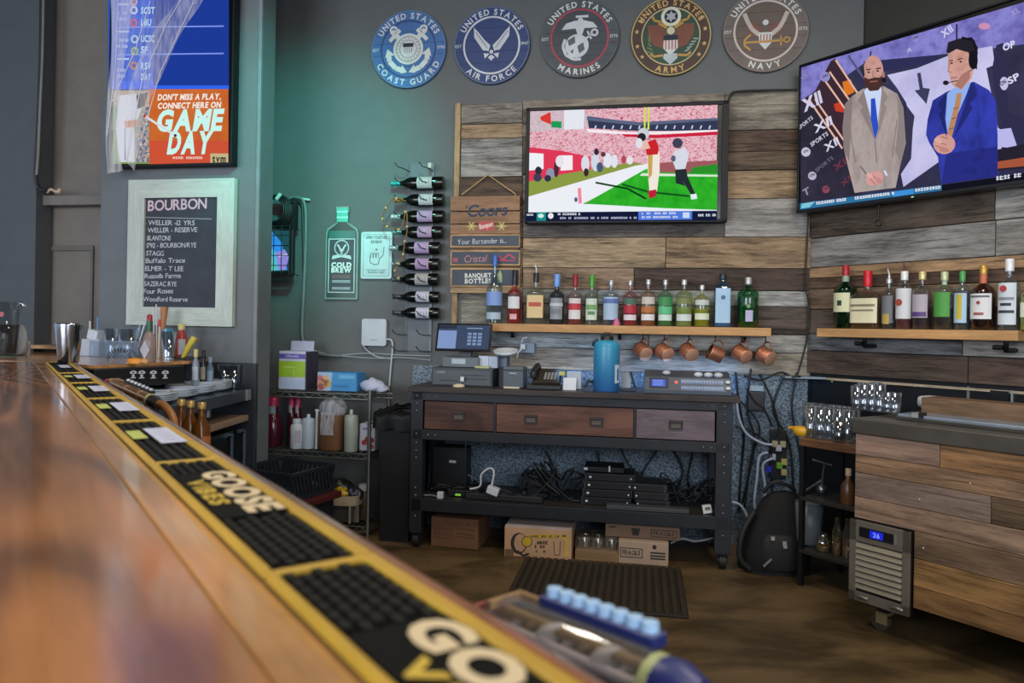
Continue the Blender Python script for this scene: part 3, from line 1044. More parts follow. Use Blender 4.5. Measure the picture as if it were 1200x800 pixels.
S.ell(1025.5, 209, 11, 8, E('#d29a98'), 12, -0.5).line([(1019, 208), (1027, 217)], 0.8, E('#a06a6a')).line([(1023, 205), (1031, 213)], 0.8, E('#a06a6a')).line([(1037, 200), (1040, 206)], 2.2, E('#d4dcf0'))
S.ell(1024, 85, 12, 20, ENOISE('face tone', ['#a8766e', '#c08f86', '#cc9d92', '#b5837a'], 11), 18).poly([(1013, 90), (1018, 93), (1025, 91), (1032, 91), (1036, 86), (1036, 98), (1030, 106), (1020, 107), (1014, 100)], E('#4a302c'))
S.line([(1016, 82), (1021, 81.5)], 1.6, E('#553a36')).line([(1027, 81), (1033, 80)], 1.6, E('#553a36')).line([(1020, 96), (1029, 95.4)], 1.3, E('#9c625c')).line([(1024, 83), (1023, 90), (1026, 90)], 0.9, E('#a07068'))
S.ell(1036, 88, 1.8, 4, E('#a8786e'), 8).ell(1036.5, 94, 3, 3, E('#1d1c24'), 8).line([(1012, 77), (1013, 90)], 2, E('#2a2830'))
S.poly([(1013, 106), (1006, 118), (1012, 126), (1009, 130), (1027, 166), (1018, 130)], E('#8a7d7c')).poly([(1034, 103), (1042, 114), (1037, 122), (1040, 126), (1028, 166), (1033, 128)], E('#92857f'))
S.poly([(1000, 112), (991, 122), (988, 150), (990, 176), (996, 190), (998, 150)], E('#85797a')).poly([(1052, 112), (1059, 126), (1062, 166), (1056, 190), (1050, 178), (1054, 140)], E('#8d8180'))
S.ell(1020, 206, 4.5, 3, E('#dba9a4'), 10, 0.5).ell(1031, 212, 4.5, 3, E('#c08a88'), 10, 0.9)
S.ell(1019, 85, 1.6, 1, E('#2e2220'), 8).ell(1029.5, 83.5, 1.6, 1, E('#2e2220'), 8)
# presenter in the blue suit
S.poly([(1110, 108), (1094, 118), (1088, 140), (1086, 158), (1090, 168), (1100, 184), (1104, 216), (1170, 207), (1170, 160), (1168, 118), (1160, 106), (1142, 96)], ENOISE('blue suit', ['#20266a', '#2c3590', '#3640ac', '#292f84'], 7, 1, (1, 1, 0.5)))
S.poly([(1142, 96), (1160, 106), (1168, 118), (1170, 150), (1150, 150), (1148, 112)], ENOISE('blue sleeve', ['#2c3490', '#3842b4', '#303a9e'], 8, 1, (1, 1, 0.5))).poly([(1110, 180), (1170, 172), (1170, 207), (1104, 216)], ENOISE('blue jacket hem', ['#1f2366', '#2a2f84', '#252a76'], 8))
S.poly([(1111, 110), (1119, 103), (1139, 96), (1133, 112), (1112, 160), (1109, 140)], E('#8fb0ea')).poly([(1122, 110), (1128, 109), (1126, 124), (1116, 162), (1111, 156), (1120, 122)], E('#b9875f'))
S.line([(1118, 128), (1124, 126)], 1.3, E('#6f5a6a')).line([(1116, 140), (1121, 138)], 1.3, E('#6f5a6a')).line([(1113, 152), (1119, 150)], 1.3, E('#6f5a6a'))
S.ell(1107.5, 169, 13, 12, E('#cf9a90'), 14).line([(1097, 166), (1110, 170)], 0.9, E('#9c665e')).line([(1097, 171), (1110, 175)], 0.9, E('#9c665e')).line([(1104, 160), (1112, 163)], 0.9, E('#9c665e'))
S.poly([(1112, 60), (1119, 52), (1138, 54), (1144, 72), (1140, 92), (1128, 106), (1117, 100), (1112, 84)], ENOISE('face tone light', ['#b07c72', '#c48f84', '#d0a096', '#ba857a'], 11))
S.poly([(1110, 62), (1112, 50), (1124, 46), (1140, 44), (1147, 56), (1146, 82), (1139, 78), (1136, 62), (1122, 58), (1113, 63)], E('#26222c'))
S.ell(1141.5, 71, 5.5, 11, E('#17171f'), 14).line([(1128, 44.5), (1142, 48), (1146, 64)], 2.4, E('#17171f')).line([(1140, 82), (1128, 94), (1113, 97)], 1.1, E('#1b1b24'))
S.ell(1109.5, 97.5, 3.6, 2.8, E('#241b22'), 10).line([(1113, 72), (1118, 71)], 1.3, E('#3a2a2a')).line([(1123, 70.5), (1129, 69)], 1.3, E('#3a2a2a')).line([(1114, 74), (1112, 84), (1116, 85)], 0.9, E('#9c6a60')).line([(1115, 92), (1123, 91)], 1.2, E('#a05c5c'))
S.poly([(1111, 108), (1100, 122), (1104, 130), (1101, 134), (1111, 162), (1108, 138)], E('#222968')).poly([(1140, 96), (1146, 112), (1138, 122), (1141, 127), (1118, 164), (1134, 118)], E('#252c74'))
S.ell(1101, 165, 5, 3, E('#daaba0'), 10, 0.4).ell(1108, 176, 6, 3, E('#bb837a'), 10, 0.2)
S.ell(1116.5, 74.5, 1.6, 1.1, E('#2e2220'), 8).ell(1127, 73, 1.6, 1.1, E('#2e2220'), 8).poly([(1128, 88), (1138, 82), (1138, 92), (1128, 105), (1120, 101)], E('#a8766c'))
# strip along the lower edge
S.poly([(938.5, 238.5), (1105, 217), (1105, 223.5), (938.6, 246)], E('#2f6f9c')).poly([(941, 239), (957, 236), (950, 243), (940, 244.5)], E('#7fc3d8'))
S.poly([(1048, 225), (1072, 221.5), (1072, 227), (1048, 231)], E('#3f8fd8')).poly([(1105, 217), (1163, 209), (1290, 190), (1290, 198), (1105, 223.5)], E('#12131f'))
S.scrib(958, 240, 1047, 228.4, 3.6, WT).scrib(1074, 225, 1104, 221.2, 4, WT).scrib(1164, 212.5, 1198, 207.5, 5, WT)
S.build('screen_picture', tvr)
mb = MB()
u, z = TR.uv(1070, 234.5, loc)
mb.sph((u, -0.004, 0.006), (0.014, 0.004, 0.006), E('#9fe8c0'), 8, 5)
mb.build('standby_lamp', tvr)

# ---- upright menu television on the chalkboard wall
TL = LW.off(0.07)
tvl, w, h = television('menu_television', 'upright television showing a blue score list and an orange game day panel', TL, 125.5, -92, 270.5, 194.5, 0.05, (0.008, 0.01, 0.01, 0.012))
S = Sheet(TL, tvl, 0.0018)
S.rect(127, -88, 268, 105, E('#1d4fc4'))
S.rect(137, -88, 263, 103, ENOISE('score board blue', ['#1f45b0', '#2a5cd6', '#2450c2'], 2.0)).rect(130, 95, 268, 104, E('#2f66ec'))
S.poly([(180, 0), (268, -5), (268, 100), (180, 100)], E('#1c3a96'))
for y in (31, 63):
    S.line([(138, y + 1), (262, y - 0.5)], 1.4, E('#7e97ea'))
for y in (5, 37, 69):
    S.line([(137, y), (151, y)], 1.6, E('#cdd9f8'))
for y, t in ((15, 'FINAL'), (22, 'CHANNEL'), (47, 'TODAY'), (54, 'CHANNEL'), (82, 'TODAY'), (89, 'CHANNEL')):
    S.scrib(137, y + 2, 149, y + 2, 3.6, E('#b9c9f4'))
for y, t in ((16, 'SCST'), (30, 'LBU'), (49, 'UCSC'), (62, 'SF'), (81, 'RSV'), (94, 'DAY')):
    S.text(t, 165, y, 165 + 4.0 * len(t), y, 7.5, E('#bfe0f4'), 0.03)
for x, y, c in ((157, 12, '#c5d0ea'), (157, 27, '#c2506a'), (158, 46, '#a9c8e8'), (158, 60, '#8fb878'), (157, 77, '#b87a5c'), (157, 2, '#d8a08a')):
    S.ell(x, y, 4.6, 5, E(c), 12).ell(x, y, 2.4, 2.7, E('#3a4fa8'), 10)
S.rect(133, 106, 176, 192, E('#7b9a52')).poly([(133, 106), (176, 106), (176, 130), (133, 124)], E('#b4a690'))
S.poly([(140, 112), (160, 110), (166, 128), (158, 150), (158, 190), (140, 190), (136, 150)], E('#d3d6e2')).poly([(146, 142), (162, 140), (164, 148), (147, 150)], E('#c98a66'))
S.poly([(164, 136), (175, 118), (175, 190), (160, 190), (158, 170)], ENOISE('stand pattern', ['#23324c', '#5d7c9a', '#c2a08a', '#d9dfe8'], 60))
S.poly([(160, 112), (174, 108), (170, 124), (162, 128)], E('#2d2a34')).line([(147, 150), (147, 188)], 1.2, E('#7a7f92'))
S.rect(175.5, 104.5, 268, 192.5, ENOISE('orange panel', ['#b8522c', '#c9672f', '#d07536'], 2.2))
S.poly([(175.5, 165), (268, 165), (268, 192.5), (175.5, 192.5)], E('#cc5238'))
S.text("DON'T MISS A PLAY,", 185, 117.5, 259, 116.5, 6.6, E('#f3ece2'), 0.04, 0.12).text('CONNECT HERE ON', 185, 127.5, 259, 126, 6.4, E('#f3ece2'), 0.04, 0.12)
S.text('GAME', 183, 153, 260, 152, 23, E('#c8f4ec'), 0.05, 0.14).text('DAY', 196, 179.5, 247, 179, 24, E('#c8f4ec'), 0.05, 0.14)
S.scrib(203, 186.5, 238, 186.5, 3, E('#f0cfc0')).rect(247, 180, 268, 192, E('#c3b48a')).text('tvm', 249, 190, 265, 190, 8, E('#4c4436'), 0.05)
S.line([(170, 136), (206, 159)], 2.4, E('#d6dde0')).ell(170, 136, 2, 2, E('#c23a30'), 8).ell(206, 159, 1.8, 1.8, E('#2d2a34'), 8)
S.build('screen_picture', tvl)

# gauzy white cobweb cloth hanging over the menu television
webp = LW.off(0.1)
o = webp.hit(170, 205)
web = thing('cobweb_cloth', 'torn gauzy white cobweb cloth draped over the upright television', 'decoration', o, webp.ang)
strips = [([(216, -40), (206, 0), (181, 35), (160, 80), (147, 130), (146, 185)], [(250, -40), (238, 2), (212, 40), (188, 90), (168, 135), (158, 202)]),
          ([(126, -40), (130, 0), (132, 60), (127, 120), (124, 165), (126, 204)], [(180, -40), (160, 0), (148, 60), (140, 120), (139, 165), (146, 200)]),
          ([(128, -40), (134, 40), (130, 110), (125, 160)], [(216, -40), (205, 10), (168, 70), (140, 150)])]
for i, (A, Bp) in enumerate(strips):
    mb = MB()
    L_, R_ = smooth_path([(x, y, 0) for x, y in A], 5), smooth_path([(x, y, 0) for x, y in Bp], 5)
    n = min(len(L_), len(R_))
    vs = []
    m = 7
    for j in range(n):
        a, b = L_[j], R_[min(len(R_) - 1, round(j * (len(R_) - 1) / (n - 1)))]
        for k in range(m + 1):
            f = k / m
            u, z = webp.uv(a.x * (1 - f) + b.x * f, a.y * (1 - f) + b.y * f, o)
            vs.append((u, 0.006 * sin(f * 9 + j * 0.3 + i) - 0.006 * i, z))
    mb.add(vs, [(j * (m + 1) + k, j * (m + 1) + k + 1, (j + 1) * (m + 1) + k + 1, (j + 1) * (m + 1) + k) for j in range(n - 1) for k in range(m)],
           FILM('#f0eef2', (0.42, 0.5, 0.22)[i]), True)
    mb.build('gauze', web)
mb = MB()
for A in ([(214, 0), (196, 30), (168, 95), (150, 190)], [(228, 4), (190, 84), (160, 190)], [(140, 0), (137, 80), (127, 160)], [(178, 2), (160, 60), (133, 120)]):
    mb.tube([(webp.uv(x, y, o)[0], -0.012, webp.uv(x, y, o)[1]) for x, y in A], 0.0022, P('#e6e3e8', 0.8), 4)
u, z = webp.uv(218, 2, o)
mb.build('threads', web)

# ================================================================== SIGNS ON THE WALLS
def stars(mb, x, z, r, y, mat, rot=pi / 2, k=5, inner=0.42):
    mb.flat([(x + (r if i % 2 == 0 else r * inner) * cos(rot + i * pi / k), z + (r if i % 2 == 0 else r * inner) * sin(rot + i * pi / k)) for i in range(2 * k)], y, mat)


def medallion(name, label, px, py, rad, base, ringc, inner, top, bottom, tcol, draw, ringw=0.035, est=True, rim=None, band=None):
    """round boards above the television; unit radius drawn, then scaled"""
    pl = BW.off(0.022)
    c = pl.hit(px, py)
    R = (pl.hit(px + rad, py) - c).length
    root = thing(name, label, 'sign', c, pl.ang, 'round service emblem boards on the wall')
    mb = MB()
    n = 48
    mb.prism([(R * cos(2 * pi * i / n), R * sin(2 * pi * i / n)) for i in range(n)], 0.0, 0.02, band or base)
    mb.build('board', root, bevel=0.002)
    mb = MB()
    mb.T = Matrix.Diagonal((R, 1, R, 1))
    if inner is not base:
        mb.disc(0, 0, 0.72, -0.0006, inner, 40)
    seam = P('#23262c', 0.7)
    for z in (-0.45, -0.15, 0.15, 0.45):
        x = math.sqrt(1 - z * z) * 0.985
        mb.flat([(-x, z - 0.004), (x, z - 0.004), (x, z + 0.004), (-x, z + 0.004)], -0.0008, seam)
    mb.disc(0, 0, 0.72 + ringw, -0.001, ringc, 48, r0=0.72 - ringw * 0.6)
    if rim is not None:
        mb.disc(0, 0, 0.995, -0.001, rim, 48, r0=0.965)
    mb.build('rings', root)
    def layer():
        m = MB()
        m.T = Matrix.Diagonal((R, 1, R, 1))
        return m
    for wi in range(len(top.split())):
        layer().arc_text(top, 0, 0, 0.785, 0.145, -0.0014, tcol, pi / 2, 0.03, 0.13, sx=0.98, word=wi).build('upper_word', root)
    for wi in range(len(bottom.split())):
        layer().arc_text(bottom, 0, 0, 0.785, 0.145, -0.0014, tcol, -pi / 2, 0.03, 0.16, below=True, sx=1.0, word=wi).build('lower_word', root)
    if est:
        layer().text('EST', -0.87, -0.03, 0.075, -0.0014, tcol, bold=0.01).build('side_lettering', root)
        layer().text(est, 0.87, -0.03, 0.075, -0.0014, tcol, bold=0.01).build('side_lettering', root)
    mb = MB()
    mb.T = Matrix.Diagonal((R, 1, R, 1))
    draw(mb)
    mb.build('emblem', root)
    return root


WH = P('#cfd3cf', 0.6)
LT = P('#c9cdd2', 0.6)
NV = P('#1d2236', 0.6)
GO = P('#b98f46', 0.5)
BRN = P('#7c4a38', 0.6)
RD_ = P('#9c3a40', 0.6)


def d_coast(mb):
    for s in (-1, 1):
        mb.line([(s * 0.45, 0.48), (-s * 0.05, -0.02)], 0.13, -0.0016, WH)
        mb.disc(s * 0.40, 0.50, 0.11, -0.0018, WH, 14, r0=0.055)
        mb.line([(s * 0.23, 0.50), (s * 0.50, 0.22)], 0.10, -0.0018, WH)
        mb.line([(s * 0.1, -0.56), (s * 0.33, -0.48), (s * 0.5, -0.3), (s * 0.52, -0.12)], 0.13, -0.0018, WH)
        mb.flat([(s * 0.56, 0.02), (s * 0.36, -0.14), (s * 0.62, -0.2)], -0.002, WH)
        mb.flat([(s * 0.02, -0.6), (s * 0.16, -0.4), (s * 0.2, -0.62)], -0.002, WH)
    mb.disc(0, 0, 0.40, -0.0022, WH, 28)
    g = P('#7b8a94', 0.6)
    mb.disc(0, 0, 0.335, -0.0024, g, 28, r0=0.315).disc(0, 0, 0.235, -0.0024, g, 24, r0=0.215)
    for i in range(20):
        a = 2 * pi * i / 20
        mb.disc(0.278 * cos(a), 0.278 * sin(a), 0.02, -0.0024, g, 6)
    mb.flat([(-0.13, 0.14), (0.13, 0.14), (0.13, -0.06), (0, -0.17), (-0.13, -0.06)], -0.0026, LT)
    for i in range(4):
        mb.line([(-0.09 + i * 0.06, 0.04), (-0.09 + i * 0.06, -0.1)], 0.022, -0.0028, g)
    mb.flat([(-0.14, 0.15), (0.14, 0.15), (0.14, 0.05), (-0.14, 0.05)], -0.003, NV)


def d_air(mb):
    for s in (-1, 1):
        mb.flat([(s * 0.08, -0.16), (s * 0.26, 0.0), (s * 0.42, 0.2), (s * 0.44, 0.44), (s * 0.36, 0.36), (s * 0.18, 0.14), (s * 0.03, 0.0)][::s], -0.0016, LT)
        mb.flat([(s * 0.46, 0.22), (s * 0.47, 0.5), (s * 0.30, 0.06), (s * 0.12, -0.14), (s * 0.22, -0.12)][::s], -0.0015, LT)
        mb.line([(s * 0.1, -0.08), (s * 0.42, 0.36)], 0.015, -0.002, P('#2b3a6c', 0.6))
        mb.flat([(s * 0.05, -0.22), (s * 0.2, -0.2), (s * 0.17, -0.34)], -0.0018, LT)
    mb.disc(0, -0.17, 0.05, -0.002, LT, 12)
    mb.flat([(0, -0.24), (0.09, -0.31), (0, -0.4), (-0.09, -0.31)], -0.002, LT)


def d_marine(mb):
    mb.disc(-0.06, -0.2, 0.30, -0.0016, LT, 24)
    for p in ([(-0.3, -0.05), (-0.12, 0.05), (-0.1, -0.12), (-0.26, -0.2)], [(-0.05, -0.2), (0.1, -0.12), (0.14, -0.3), (0.0, -0.4)], [(-0.28, -0.3), (-0.14, -0.28), (-0.16, -0.4)]):
        mb.flat(p, -0.002, P('#5c6064', 0.6))
    mb.line([(-0.36, -0.02), (-0.42, -0.2), (-0.34, -0.42), (-0.14, -0.54), (0.05, -0.54)], 0.07, -0.0022, LT)
    mb.line([(-0.3, -0.36), (0.34, 0.1)], 0.05, -0.0024, LT)
    mb.disc(0.38, 0.12, 0.1, -0.0024, LT, 14, r0=0.05)
    mb.line([(0.2, 0.16), (0.3, -0.04)], 0.05, -0.0024, LT)
    mb.flat([(-0.06, 0.12), (-0.1, 0.24), (-0.46, 0.22), (-0.34, 0.38), (-0.12, 0.44), (0.12, 0.44), (0.34, 0.38), (0.46, 0.24), (0.12, 0.24), (0.08, 0.1), (0.0, 0.02)], -0.0026, LT)
    mb.disc(0.02, 0.44, 0.07, -0.0028, LT, 12)
    mb.line([(-0.1, 0.54), (0.22, 0.54)], 0.06, -0.0028, LT)


def d_army(mb):
    for s in (-1, 1):
        mb.flat([(s * 0.1, 0.12), (s * 0.28, 0.3), (s * 0.58, 0.3), (s * 0.56, 0.02), (s * 0.42, -0.22), (s * 0.2, -0.3)], -0.0016, BRN)
        mb.line([(s * 0.2, 0.36), (s * 0.42, 0.42), (s * 0.46, 0.52)], 0.06, -0.0018, GO)
        mb.line([(s * 0.1, 0.22), (s * 0.3, 0.36)], 0.08, -0.0018, GO)
        mb.line([(s * 0.18, -0.48), (s * 0.42, -0.5), (s * 0.5, -0.42)], 0.06, -0.0018, GO)
    for i in range(5):
        mb.line([(-0.42 - 0.03 * i, -0.42 + i * 0.09), (-0.6 + 0.02 * i, -0.36 + i * 0.1)], 0.035, -0.0018, P('#6f8148', 0.6))
        mb.line([(0.36 + 0.05 * i, -0.4 + i * 0.08), (0.48 + 0.05 * i, -0.34 + i * 0.06)], 0.03, -0.0018, P('#a3a9a8', 0.6))
    mb.flat([(-0.17, 0.0), (0.17, 0.0), (0.18, -0.3), (0.0, -0.5), (-0.18, -0.3)], -0.002, WH)
    for i in range(4):
        mb.line([(-0.12 + i * 0.08, -0.1), (-0.12 + i * 0.08, -0.34)], 0.035, -0.0022, P('#b06a6a', 0.6))
    mb.flat([(-0.18, 0.02), (0.18, 0.02), (0.18, -0.1), (-0.18, -0.1)], -0.0024, NV)
    mb.disc(0, 0.14, 0.1, -0.0024, P('#cfc9a8', 0.6), 14)
    mb.disc(0, 0.5, 0.25, -0.0024, P('#d6d6c0', 0.6), 20).disc(0, 0.5, 0.17, -0.0026, NV, 18)
    stars(mb, 0, 0.5, 0.15, -0.0028, P('#a9b0b4', 0.6), k=6, inner=0.55)
    mb.flat([(-0.16, -0.44), (0.16, -0.44), (0.18, -0.56), (0.0, -0.72), (-0.18, -0.56)], -0.0026, P('#b9c2c4', 0.6))
    for a in (150, 170, 195, 215, 30, 10, -15, -35):
        stars(mb, 0.86 * cos(radians(a)), 0.86 * sin(radians(a)), 0.065, -0.0026, P('#cfae7c', 0.6))


def d_navy(mb):
    for s in (-1, 1):
        mb.flat([(s * 0.08, -0.1), (s * 0.12, 0.12), (s * 0.36, 0.24), (s * 0.5, 0.42), (s * 0.44, 0.1), (s * 0.3, -0.12)], -0.0016, P('#7d5343', 0.6))
        mb.line([(s * 0.14, -0.1), (s * 0.32, 0.06), (s * 0.42, 0.24), (s * 0.5, 0.44)], 0.1, -0.0018, P('#c3b7ae', 0.6))
    mb.disc(0, 0.2, 0.07, -0.002, WH, 12)
    mb.flat([(-0.16, -0.04), (0.16, -0.04), (0.14, -0.3), (0.0, -0.46), (-0.14, -0.3)], -0.002, WH)
    for i in range(4):
        mb.line([(-0.105 + i * 0.07, -0.08), (-0.105 + i * 0.07, -0.3)], 0.03, -0.0022, P('#a8665c', 0.6))
    mb.line([(-0.46, -0.27), (0.46, -0.25)], 0.05, -0.0024, GO)
    mb.line([(-0.34, -0.08), (-0.48, -0.2), (-0.48, -0.34), (-0.34, -0.46)], 0.05, -0.0024, GO)
    mb.disc(0.5, -0.24, 0.08, -0.0024, GO, 12, r0=0.045).line([(0.36, -0.14), (0.36, -0.38)], 0.04, -0.0024, GO)


blue = P('#3f6aa3', 0.55)
medallion('round_sign', 'blue round wooden sign with white crossed anchors, reading COAST GUARD', 478.5, 57.5, 44, blue, P('#223a63', 0.6), blue, 'UNITED STATES', 'COAST GUARD', LT, d_coast, 0.02, '1790', P('#56779c', 0.6))
dbl = P('#2c3f70', 0.55)
medallion('round_sign', 'dark blue round sign with winged emblem, reading AIR FORCE', 576, 53, 45, dbl, LT, dbl, 'UNITED STATES', 'AIR FORCE', LT, d_air, 0.03, '1947', P('#5a6c86', 0.6))
gr = P('#4b5156', 0.55)
medallion('round_sign', 'grey round sign with red ring around an eagle and globe, reading MARINES', 679, 44.5, 46.5, gr, P('#a8404e', 0.6), P('#42474d', 0.55), 'UNITED STATES', 'MARINES', WH, d_marine, 0.03, '1775', P('#565b5f', 0.6))
medallion('round_sign', 'green and brown round sign with gold lettering and eagle, reading ARMY', 786, 42.5, 47.5, P('#4a352c', 0.55), P('#c2b487', 0.6), P('#2f4a3a', 0.55), 'UNITED STATES', 'ARMY', P('#c9a566', 0.6), d_army, 0.018, None, P('#b9a566', 0.6))
br = P('#6d625c', 0.55)
medallion('round_sign', 'grey-brown round sign with gold anchor under an eagle, reading NAVY', 897, 36, 51, br, P('#cdbfb8', 0.6), P('#665850', 0.55), 'UNITED STATES', 'NAVY', WH, d_navy, 0.03, '1775', P('#7a6f69', 0.6))

# ---- framed chalkboard
CB = LW.off(0.03)
b, w, h = CB.rect(147.5, 210, 271.5, 381.5)
chalk = thing('chalkboard', 'chalkboard listing bourbons in a wide pale weathered frame', 'chalkboard', b, CB.ang)
fw = (CB.hit(167, 300) - CB.hit(148, 300)).length
FRM = WOOD('#bfcac2', dark=0.78, light=1.08, rough=0.6, bump=0.2)
for side in range(4):
    W2, H2 = w / 2, h / 2
    A = [(-W2, -H2), (W2, -H2), (W2, H2), (-W2, H2)]
    B_ = [(-W2 + fw, -H2 + fw), (W2 - fw, -H2 + fw), (W2 - fw, H2 - fw), (-W2 + fw, H2 - fw)]
    j = (side + 1) % 4
    mb = MB()
    q = [A[side], A[j], B_[j], B_[side]]
    ang = (0, pi / 2, 0, pi / 2)[side]
    cx_, cz_ = sum(p[0] for p in q) / 4, sum(p[1] for p in q) / 4
    pts = [(p[0] - cx_, p[1] - cz_) for p in q]
    mb.prism([(x * cos(ang) - z * sin(ang), x * sin(ang) + z * cos(ang)) for x, z in pts], -0.006, 0.026, FRM)
    o = mb.build('frame_rail', chalk, (cx_, 0, cz_ + h / 2), bevel=0.004)
    o.rotation_euler = (0, ang, 0)
mb = MB().box((0, 0.012, h / 2), (w - 2 * fw + 0.01, 0.01, h - 2 * fw + 0.01), P('#353b45', 0.75, var=0.18))
mb.build('slate', chalk)
S = Sheet(CB.off(-0.006), chalk, 0.0066)
S.o = Vector(b)
CH = P('#c9ccd4', 0.9)
PK = P('#cdb3c0', 0.9)
S.text('BOURBON', 173, 247, 242, 244, 12, PK, 0.02, 0.05, 0.03).line([(171, 254.5), (248, 256.5)], 1.0, P('#8a909a', 0.9))
for i, (t, x1) in enumerate((('WELLER -12 YRS', 228), ('WELLER - RESERVE', 231), ('BLANTONS', 200), ('1792 - BOURBON/RYE', 230), ('STAGG', 192), ('Buffalo Trace', 217),
                             ('ELMER - T LEE', 215), ('Russells Farms', 212), ('SAZERAC RYE', 207), ('Four Roses', 203), ('Woodford Reserve', 220))):
    y = 263.5 + i * 8.95
    x0 = 173.5 - i * 0.55
    S.text(t, x0, y, x1, y + (-0.7 if i % 2 else 0.4), 5.6, CH, 0.0, 0.05, 0.04)
    if i < 10:
        S.text('-', x0 - 5, y, x0 - 2.4, y, 5.4, CH, 0.0)
S.build('chalk_writing', chalk)

# ---- green bottle shaped sign
GP = BW.off(0.02)
b, w, h = GP.rect(380.5, 242, 418.5, 350.5)
gs = thing('bottle_sign', 'green bottle shaped metal sign reading COLD BREW', 'sign', b, GP.ang)


def bshape(m, top=0.0):
    W_, H_ = w / 2 - m, h - m
    nk = w * 0.155 - m * 0.3
    return [(-W_, m), (W_, m), (W_, h * 0.70 - m), (W_ * 0.93, h * 0.76 - m), (W_ * 0.6, h * 0.80 - m), (nk, h * 0.83 - m * 0.5), (nk, h * 0.93), (nk * 1.25, h * 0.94), (nk * 1.25, H_),
            (-nk * 1.25, H_), (-nk * 1.25, h * 0.94), (-nk, h * 0.93), (-nk, h * 0.83 - m * 0.5), (-W_ * 0.6, h * 0.80 - m), (-W_ * 0.93, h * 0.76 - m), (-W_, h * 0.70 - m)]


MB().prism(bshape(0), 0.0, 0.018, P('#76988c', 0.4)).build('outline', gs)
mb = MB().flat(bshape(0.009), -0.0006, P('#173f38', 0.35))
mb.flat([(-w * 0.17, h * 0.835), (w * 0.17, h * 0.835), (w * 0.17, h * 0.985), (-w * 0.17, h * 0.985)], -0.001, P('#3ab59c', 0.35))
for z in (0.875, 0.935):
    mb.flat([(-w * 0.17, h * z), (w * 0.17, h * z), (w * 0.17, h * (z + 0.018)), (-w * 0.17, h * (z + 0.018))], -0.0014, P('#8fe0cf', 0.35))
mb.flat([(-w * 0.42, h * 0.66), (w * 0.42, h * 0.66), (w * 0.4, h * 0.74), (-w * 0.4, h * 0.74)], -0.001, P('#0d6b60', 0.35))
mb.build('glass_print', gs)
mb = MB()
lw_, z0_, z1_ = w * 0.41, h * 0.07, h * 0.655
mb.flat([(-lw_, z0_), (lw_, z0_), (lw_, z1_), (-lw_, z1_)], -0.0018, P('#b9cdd0', 0.5))
mb.flat([(-lw_ * 0.93, z0_ + 0.006), (lw_ * 0.93, z0_ + 0.006), (lw_ * 0.93, z1_ - 0.006), (-lw_ * 0.93, z1_ - 0.006)], -0.002, P('#3d474d', 0.5))
mb.build('label', gs)
mb = MB()
lc = P('#bccfce', 0.5)
mb.disc(0, h * 0.555, w * 0.23, -0.0024, lc, 20, r0=w * 0.2)
for s in (-1, 1):
    mb.line([(0, h * 0.50), (s * w * 0.07, h * 0.56), (s * w * 0.13, h * 0.59)], w * 0.05, -0.0024, lc)
mb.line([(0, h * 0.5), (0, h * 0.545)], w * 0.05, -0.0024, lc)
mb.flat([(-w * 0.3, h * 0.43), (0, h * 0.455), (w * 0.3, h * 0.43), (w * 0.28, h * 0.47), (0, h * 0.49), (-w * 0.28, h * 0.47)], -0.0024, lc)
mb.text('COLD', 0, h * 0.345, h * 0.05, -0.0024, P('#d9e4e0', 0.5), bold=0.06, fit=w * 0.62)
mb.text('BREW', 0, h * 0.29, h * 0.048, -0.0024, P('#d9e4e0', 0.5), bold=0.06, fit=w * 0.62)
for z, c in ((0.255, '#8a6a5c'), (0.235, '#8a6a5c'), (0.2, '#a9babb'), (0.185, '#a9babb'), (0.125, '#a9babb'), (0.11, '#a9babb')):
    mb.line([(-w * 0.28, h * z), (w * 0.28, h * z)], h * 0.009, -0.0024, P(c, 0.5))
mb.build('lettering', gs)

# ---- small pale tin sign
b, w, h = GP.rect(422.5, 271.5, 458.5, 326.5)
ts = thing('tin_sign', 'small pale tin sign with a drawing of a hand', 'sign', b, GP.ang)


def rrect(w, h, r, z0=0.0, n=4):
    out = []
    for cx, cz, a0 in ((w / 2 - r, h - r, 0), (-w / 2 + r, h - r, pi / 2), (-w / 2 + r, r, pi), (w / 2 - r, r, 1.5 * pi)):
        out += [(cx + r * cos(a0 + pi / 2 * i / n), z0 + cz + r * sin(a0 + pi / 2 * i / n)) for i in range(n + 1)]
    return out


MB().prism(rrect(w, h, 0.012), 0, 0.01, P('#b7d3d4', 0.45)).build('plate', ts)
ink = P('#36474c', 0.6)
mb = MB()
for s in (-1, 1):
    mb.line([(s * w * 0.42, h * 0.06), (s * w * 0.42, h * 0.94)], 0.0018, -0.0006, ink)
for z in (0.06, 0.94):
    mb.line([(-w * 0.42, h * z), (w * 0.42, h * z)], 0.0018, -0.0006, ink)
mb.text('OPEN TOGETHER', 0, h * 0.85, h * 0.06, -0.0008, ink, fit=w * 0.7, bold=0.02).text('REVIEW', 0, h * 0.755, h * 0.06, -0.0008, ink, fit=w * 0.36, bold=0.02)
mb.text('THE THINGS TO HOLD', 0, h * 0.165, h * 0.035, -0.0008, ink, fit=w * 0.62).text('WHATEVER WORKS', 0, h * 0.115, h * 0.035, -0.0008, ink, fit=w * 0.54)
mb.line([(-w * 0.2, h * 0.5), (-w * 0.2, h * 0.34), (-w * 0.05, h * 0.3), (w * 0.08, h * 0.32), (w * 0.1, h * 0.42), (w * 0.22, h * 0.5), (w * 0.25, h * 0.68)], 0.004, -0.0008, ink)
for i in range(3):
    mb.line([(-w * 0.18 + i * w * 0.09, h * 0.44), (-w * 0.18 + i * w * 0.09, h * 0.54), (-w * 0.11 + i * w * 0.09, h * 0.54), (-w * 0.11 + i * w * 0.09, h * 0.45)], 0.003, -0.0008, ink)
